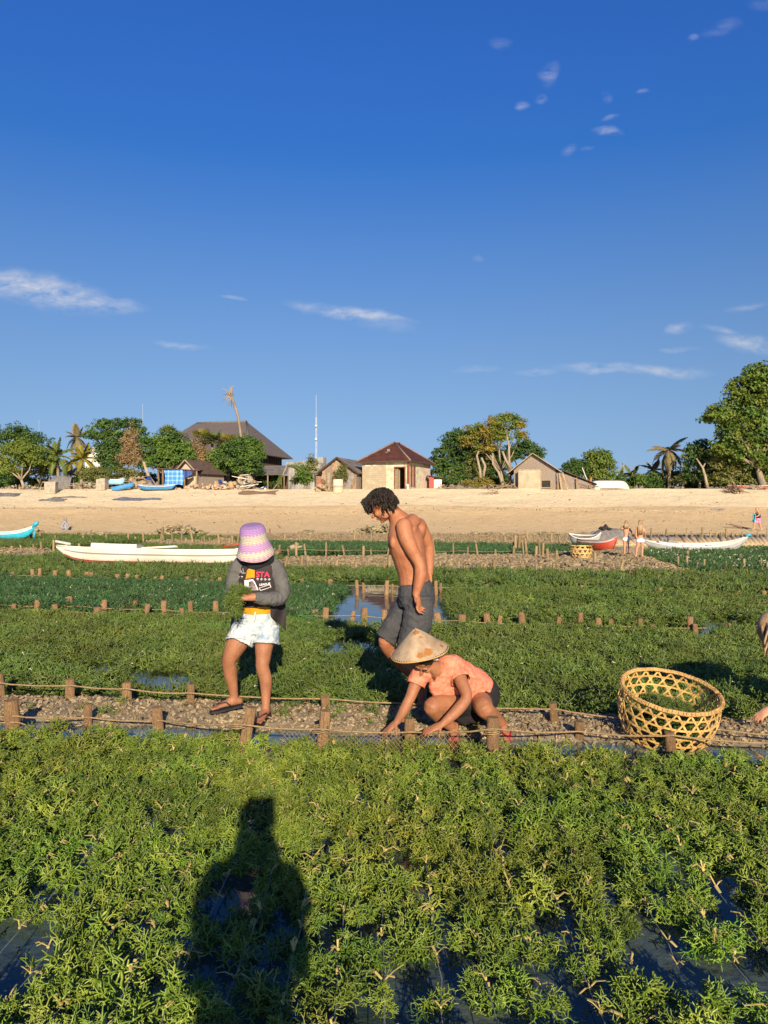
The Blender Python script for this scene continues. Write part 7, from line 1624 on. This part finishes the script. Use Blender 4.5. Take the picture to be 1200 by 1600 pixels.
def strawmat():
    m = M('woven straw hat', (.42, .32, .21), (.27, .185, .11), 13, .85, .3, 120, detail=8, stretch=(1, 1, .5)); t = m.node_tree; b = bsdf(m); base = b.inputs['Base Color'].links[0].from_socket
    tcn = nn(t, 'ShaderNodeTexCoord')
    n = nn(t, 'ShaderNodeTexNoise'); n.inputs['Scale'].default_value = 11; n.inputs['Detail'].default_value = 7; n.inputs['Roughness'].default_value = .65; lk(t, tcn.outputs['Object'], n.inputs[0])
    out = None
    for (cx, cy, cz, rr_) in ((.0, -.03, .15, .055), (.02, -.055, .115, .035), (.06, -.15, .035, .055), (-.01, -.16, .03, .045), (.165, -.05, .03, .03)):
        d = nn(t, 'ShaderNodeVectorMath', operation='DISTANCE'); lk(t, tcn.outputs['Object'], d.inputs[0]); d.inputs[1].default_value = (cx, cy, cz)
        mr = nn(t, 'ShaderNodeMapRange'); lk(t, d.outputs['Value'], mr.inputs[0]); mr.inputs[1].default_value = rr_; mr.inputs[2].default_value = 0; out = mr.outputs[0] if out is None else mth(t, 'MAXIMUM', out, mr.outputs[0])
    s = mth(t, 'MULTIPLY', out, 1.0); s = mth(t, 'ADD', s, mth(t, 'MULTIPLY', mth(t, 'SUBTRACT', n.outputs[0], .5), 2.4)); s2 = nn(t, 'ShaderNodeMapRange'); lk(t, s, s2.inputs[0]); s2.inputs[1].default_value = .42; s2.inputs[2].default_value = .52
    s3 = mth(t, 'MULTIPLY', s2.outputs[0], mth(t, 'GREATER_THAN', out, .02), clamp=True)
    mx = nn(t, 'ShaderNodeMix', data_type='RGBA'); lk(t, s3, mx.inputs[0]); lk(t, base, mx.inputs[6]); mx.inputs[7].default_value = (.30, .125, .035, 1); lk(t, mx.outputs[2], b.inputs['Base Color']); return m
hat = thing('straw_hat', None, None); hat.pop('label', None); hat.parent = cw
mb = MB(); prof = [(.200, 0), (.185, .012), (.13, .062), (.075, .112), (.035, .145), (.012, .158), (.0, .160)]; mb.lathe(crom(prof, 3), n=48); mb.lathe([(max(a - .004, 0), b - .004) for a, b in crom(prof, 3)], n=48)
mb.v = [(x, y, z + .004 * math.sin(math.atan2(y, x) * 3)) for x, y, z in mb.v]; mb.build('cone', strawmat(), hat)
mb = MB(); mb.tube([V((.2 * math.cos(i * .1309), .2 * math.sin(i * .1309), .004 * math.sin(i * .1309 * 3))) for i in range(49)], .005, n=6)
mb.build('brim_ring', MT['bamboo'], hat)
mb = MB()
for i in range(60): a = i * .10472; mb.bar((.196 * math.cos(a), .196 * math.sin(a), .008), (.2035 * math.cos(a), .2035 * math.sin(a), -.006), .004, .003)
mb.build('brim_binding', MT['dark'], hat)
mb = MB(); mb.tube([(0, 0, .155), (.004, 0, .172)], [.006, .003], n=6); mb.build('tip', MT['tie'], hat)
hat.location = q(655.5, 1018, -.17) - man_off * 0; hat.rotation_euler = (math.radians(9), math.radians(-10.5), math.radians(0))
mb = MB(); mb.tube([q(676, 1031, -.235), q(683, 1030, -.22), q(684, 1026, -.2)], [.006, .010, .006], n=6); mb.build('chin_cloth', MT['white'], cw)
# objects parented to the people keep their world places
def settle(root):
    for ch in root.children:
        ch.location = V(ch.location) - V(root.location)
for r_ in (man, wom, cw): settle(r_)

# ---- woman cut by the right edge
Y0 = 5.65
ew = thing('person', 'person with long brown hair bending in from the right edge with an outstretched hand', 'person', (q(1290, 1150).x, Y0, .05))
mb = MB(); lat = V((.5, .86, 0))
limb(mb, [q(1335, 985, .1), q(1300, 985, .05), q(1262, 992, 0), q(1238, 1000, -.03), q(1222, 992, -.05)], [(.16, .12), (.135, .105), (.15, .11), (.12, .08), (.055, .055)], side=lat, n=18)
limb(mb, [q(1245, 1000, -.15), q(1238, 1040, -.2), q(1232, 1072, -.2), q(1217, 1092, -.18), q(1204, 1106, -.16)], [.05, .044, .038, .036, .026], n=14, sub=5)
limb(mb, [q(1245, 1002, .15), q(1250, 1045, .18), q(1252, 1080, .15), q(1246, 1110, .1)], [.05, .044, .038, .026], n=14, sub=5)
hand(mb, q(1204, 1106, -.16), (-.82, -.1, -.56), (.45, -.85, -.2), .5, .95, flip=-1, thumb=-1); hand(mb, q(1246, 1110, .1), (-.3, -.2, -.9), (.3, -.9, 0), .4, .95)
for d in (-.1, .12): limb(mb, [q(1335, 992, d), q(1322, 1060, d), q(1318, 1085, d), q(1326, 1140, d)], [.095, .066, .055, .034], n=14, sub=5); foot(mb, q(1326, 1140, d), (-1, -.1, 0), .9)
L, R_, s_ = head(mb, q(1207, 982, -.06), (-.75, -.15, -.65), (-.6, 0, .75), .92)
fuse('body', mb, MT['skin_c'], .0068, None, 5).parent = ew; face_bits(ew, L, R_, .92)
mb = MB(); limb(mb, [q(1325, 985, .08), q(1298, 986, .05), q(1262, 993, 0), q(1240, 1000, -.03)], [(.155, .125), (.15, .118), (.165, .122), (.12, .09)], side=lat, n=18, flat=True); fuse('shirt', mb, MT['black'], .008, None, 3, wrinkle=wrk(.006)).parent = ew
mb = MB(); mb.ell(q(1338, 990, .1), (.13, .17, .15)); 
for d in (-.1, .12): limb(mb, [q(1335, 995, d), q(1326, 1040, d)], [.11, .10], n=14, flat=True)
fuse('shorts', mb, MT['denim'], .008, None, 3, wrinkle=wrk(.006)).parent = ew
mb = MB(); mb.ell(L(-.015, 0, .035), (.1, .083, .088), R_); rr = random.Random(5)
for i in range(120):
    a = rr.uniform(0, 6.28); p = V(L(-.02 + .09 * math.cos(a), .075 * math.sin(a), .05 + rr.uniform(-.04, .05))); e = q(1196 + rr.uniform(-3, 20), 1008 + rr.uniform(-6, 18), -.10 + .085 * math.sin(a) + rr.uniform(-.03, .03))
    mb.tube([p, p.lerp(e, .35) + V((-.012, 0, .01)), p.lerp(e, .7) + V((rr.gauss(0, .006), 0, 0)), e], [.010, .010, .008, .002], n=5)
mb.build('hair', MT['hairb'], ew)
w_ = q(1204, 1106, -.16); mb = MB(); ax = V((-.6, 0, -.75)).normalized(); a_ = ax.orthogonal().normalized(); b_ = ax.cross(a_); mb.tube([w_ + V((.012, 0, .012)) + (a_ * math.cos(t * .524) + b_ * math.sin(t * .524)) * .031 for t in range(13)], .004, n=6); mb.build('bracelet', MT['black'], ew)
settle(ew)

# ---- far people
def far_person(label, Y, name_pts, skin, hairm, extra, vox=.013, z_base=None):
    root = thing('person', label, 'person', name_pts); return root
def girl(label, Y, x, yt, yb, skin, hairm, bottom, hair_len, elbow, seed, stride=0):
    k = (yb - yt) / 56.0; g = lambda dx, dy, d=0: P(x + dx * k, yt + dy * k, Y + d); s = (yb - yt) / FPX * Y / 1.5   # scale to a 1.5 m figure
    root = thing('person', label, 'person', g(0, 56)); mb = MB(); lat = V((1, 0, 0))
    limb(mb, [g(0, 29), g(0, 24), g(0, 19), g(0, 14), g(0, 10.5)], [(.125 * s, .10 * s), (.10 * s, .08 * s), (.12 * s, .085 * s), (.135 * s, .085 * s), (.05 * s, .05 * s)], side=lat, n=12)
    mb.ell(g(0, 4.5), (.078 * s, .09 * s, .115 * s)); limb(mb, [g(0, 11), g(0, 6)], [.05 * s, .05 * s], n=8)
    for sg in (-1, 1):
        limb(mb, [g(2.6 * sg, 29), g((2.8 + stride * (sg < 0) * 1.2) * sg, 40), g((2.8 + stride * (sg < 0) * 2.5) * sg, 43), g((2.6 + stride * (sg < 0) * 4) * sg, 54)], [.085 * s, .06 * s, .055 * s, .035 * s], n=10)
        foot(mb, g((2.6 + stride * (sg < 0) * 4) * sg, 53.5), (.2 * sg, -.3, 0), .8 * s)
        e = elbow[0 if sg < 0 else 1]; limb(mb, [g(4.6 * sg, 13), g(e[0], e[1]), g(e[2], e[3], e[4])], [.048 * s, .04 * s, .028 * s], n=10); mb.ell(g(e[2], e[3], e[4]), (.03 * s, .03 * s, .05 * s))
    fuse('body', mb, skin, .012, None, 2).parent = root
    mb = MB(); mb.ell(g(0, 29.5), (.138 * s, .112 * s, .085 * s));
    for sg in (-1, 1): limb(mb, [g(2.6 * sg, 29), g(2.9 * sg, 33.5)], [.095 * s, .098 * s], n=10, flat=True)
    fuse('shorts', mb, bottom, .011, None, 2).parent = root
    mb = MB(); mb.ell(g(0, 4.2), (.088 * s, .098 * s, .12 * s), nu=14); rr = random.Random(seed)
    for i in range(60):
        a = rr.uniform(-1, 1); p = g(a * 2.6, 4 + rr.uniform(-2, 3), -.07 * s); e_ = g(a * 3.4 + rr.uniform(-.6, .6), hair_len + rr.uniform(-2, 2), -.10 * s); mb.tube([p, p.lerp(e_, .5) + V((0, -.02 * s, 0)), e_], [.02 * s, .02 * s, .006 * s], n=4)
    mb.build('hair', hairm, root)
    settle(root); return root
girl('girl in white bottoms with elbows out on the gravel spit, left of the pair', 25.0, 978.5, 813, 866, MT['skin_c'], MT['hairl'], MT['swim'], 13, [(-8.5, 14, -4, 10, .1), (8, 18, 10, 22, .12)], 1)
girl('girl with long loose hair and pastel shorts on the gravel spit, right of the pair', 24.4, 1000.5, 812, 871, MT['skin_c'], MT['hairl'], MT['swimp'], 21, [(-6.5, 20, -5.5, 27, .0), (6.5, 18, 7, 24, .1)], 2, 1)
Y0 = 53.0; p = P(1183, 827, Y0)
wk = thing('person', 'person in a black top and pink shorts walking along the sand with a blue towel', 'person', p); mb = MB(); lat = V((.3, .95, 0))
limb(mb, [q(1184, 811), q(1184, 806), q(1184, 801), q(1184, 798.5)], [(.19, .17), (.165, .15), (.17, .14), (.06, .06)], side=lat, n=12); mb.ell(q(1182.6, 795.8), (.10, .085, .125)); limb(mb, [q(1184, 799), q(1183, 797)], [.06, .055], n=8)
limb(mb, [q(1184.5, 812), q(1187, 818), q(1188.5, 823), q(1190.5, 827)], [.11, .09, .06, .045], n=10); limb(mb, [q(1183, 812), q(1179, 818), q(1178, 822), q(1177.5, 827)], [.11, .09, .06, .045], n=10)
foot(mb, q(1190.5, 826, 0), (-1, 0, -.3), 1); foot(mb, q(1177.5, 826), (-1, 0, 0), 1); limb(mb, [q(1185, 800, -.18), q(1186, 805, -.2), q(1181, 807.5, -.22)], [.055, .048, .035], n=10); limb(mb, [q(1183, 800, .18), q(1181, 805, .2), q(1178, 807, .2)], [.055, .048, .035], n=10)
fuse('body', mb, MT['skin_c'], .016, None, 2).parent = wk
mb = MB(); limb(mb, [q(1184, 810), q(1184, 804), q(1184.3, 799.6)], [(.205, .185), (.19, .17), (.13, .12)], side=lat, n=12, flat=True); fuse('top', mb, MT['black'], .016, None, 2).parent = wk
mb = MB(); limb(mb, [q(1184, 809.5), q(1184, 813)], [(.21, .19), (.20, .19)], side=lat, n=12, flat=True); limb(mb, [q(1184.5, 812), q(1186.5, 817)], [.14, .13], n=10, flat=True); limb(mb, [q(1183, 812), q(1180, 817)], [.14, .13], n=10, flat=True); fuse('shorts', mb, MT['pink'], .016, None, 2).parent = wk
mb = MB(); mb.ell(q(1182.9, 795.2, .02), (.115, .10, .11)); mb.ell(q(1185, 794.6), (.05, .05, .05)); mb.build('hair', MT['hairb'], wk); settle(wk)
mb = MB(); mb.grid(lambda u, v: q(1176 + 4.5 * u + .6 * math.sin(v * 5), 803.5 + 12 * v, -.25 + .15 * math.sin(u * 6)), 8, 10); mb.slab([q(1176, 804, -.2), q(1180.5, 803, -.2), q(1180, 815, -.2), q(1176.3, 814, -.2)], .06); mb.build('towel', MT['turq'], label='blue towel hanging from the hand of the walker on the sand', cat='towel')
Y0 = 53.0; hp = thing('person', 'hooded figure in grey crouching at the foot of the sand on the left', 'person', P(101, 826, Y0)); mb = MB()
limb(mb, [q(101.5, 826), q(101, 820), q(101.5, 814.5), q(102, 812)], [(.28, .24), (.24, .2), (.15, .14), (.10, .10)], side=(1, 0, 0), n=14); limb(mb, [q(99, 818, -.2), q(96.5, 823, -.3), q(99, 825.5, -.35)], [.09, .08, .06], n=10); limb(mb, [q(104, 818, -.2), q(107, 824, -.25)], [.09, .07], n=10); mb.ell(q(102, 812), (.13, .13, .15))
fuse('hooded_robe', mb, MT['greyhood'], .018, None, 3).parent = hp
mb = MB(); mb.ell(q(101, 812.4, -.09), (.07, .06, .085)); mb.build('face', MT['skin_b'], hp); settle(hp)

# ---- the photographer, standing behind the lens; the long shadow on the near bed is theirs
ph = thing('person', 'person taking the photograph whose long shadow falls over the nearest seaweed', 'person', (-.03, -.28, -.05)); mb = MB(); bx, by = -.03, -.28; c = lambda x, y, z: V((bx + x, by + y, z))
limb(mb, [c(0, 0, .88), c(0, 0, 1.05), c(0, .01, 1.28), c(0, 0, 1.44), c(0, .02, 1.52)], [(.15, .12), (.125, .11), (.145, .12), (.13, .09), (.06, .06)], side=(1, 0, 0), n=18)
for sg in (-1, 1):
    limb(mb, [c(.09 * sg, 0, .9), c(.11 * sg, 0, .48), c(.12 * sg, -.02, .03)], [.10, .062, .045], n=12); foot(mb, c(.12 * sg, -.02, .03), (.2 * sg, 1, 0), 1)
    limb(mb, [c(.15 * sg, 0, 1.40), c(.17 * sg, .0, 1.14), c(.055 * sg, .20, 1.44)], [.055, .045, .03], n=12); hand(mb, c(.055 * sg, .20, 1.44), (-.2 * sg, .25, .9), (-.3 * sg, .9, 0), .4, .95, flip=sg)
L, R_, s_ = head(mb, c(0, .02, 1.60), (0, .99, -.1), (0, 0, 1), 1.0); fuse('body', mb, MT['skin_c'], .012, None, 4).parent = ph; face_bits(ph, L, R_)
mb = MB(); mb.ell(L(-.02, 0, .035), (.105, .088, .092), R_); mb.ell(L(-.08, 0, -.06), (.05, .08, .12), R_); mb.build('hair', MT['hairb'], ph)
mb = MB(); limb(mb, [c(0, 0, .92), c(0, 0, 1.1), c(0, .01, 1.3), c(0, 0, 1.45)], [(.17, .14), (.15, .135), (.165, .14), (.12, .09)], side=(1, 0, 0), n=18, flat=True)
for sg in (-1, 1): limb(mb, [c(.13 * sg, 0, 1.40), c(.17 * sg, .02, 1.27)], [.075, .08], n=12, flat=True)
fuse('shirt', mb, MT['sleeve'], .012, None, 3).parent = ph
mb = MB(); limb(mb, [c(0, 0, .95), c(0, 0, .84)], [(.19, .14), (.19, .15)], side=(1, 0, 0), n=18)
for sg in (-1, 1): limb(mb, [c(.09 * sg, 0, .86), c(.12 * sg, 0, .52)], [.12, .12], n=12, flat=True)
fuse('shorts', mb, MT['greyshorts'], .012, None, 3).parent = ph; settle(ph)
mb = MB(); mb.box((0, -.03, 1.57), (.075, .009, .15)); mb.build('phone', MT['black'], label='black phone held up by the person taking the photograph', cat='phone')
for m in bpy.data.meshes:
    pass
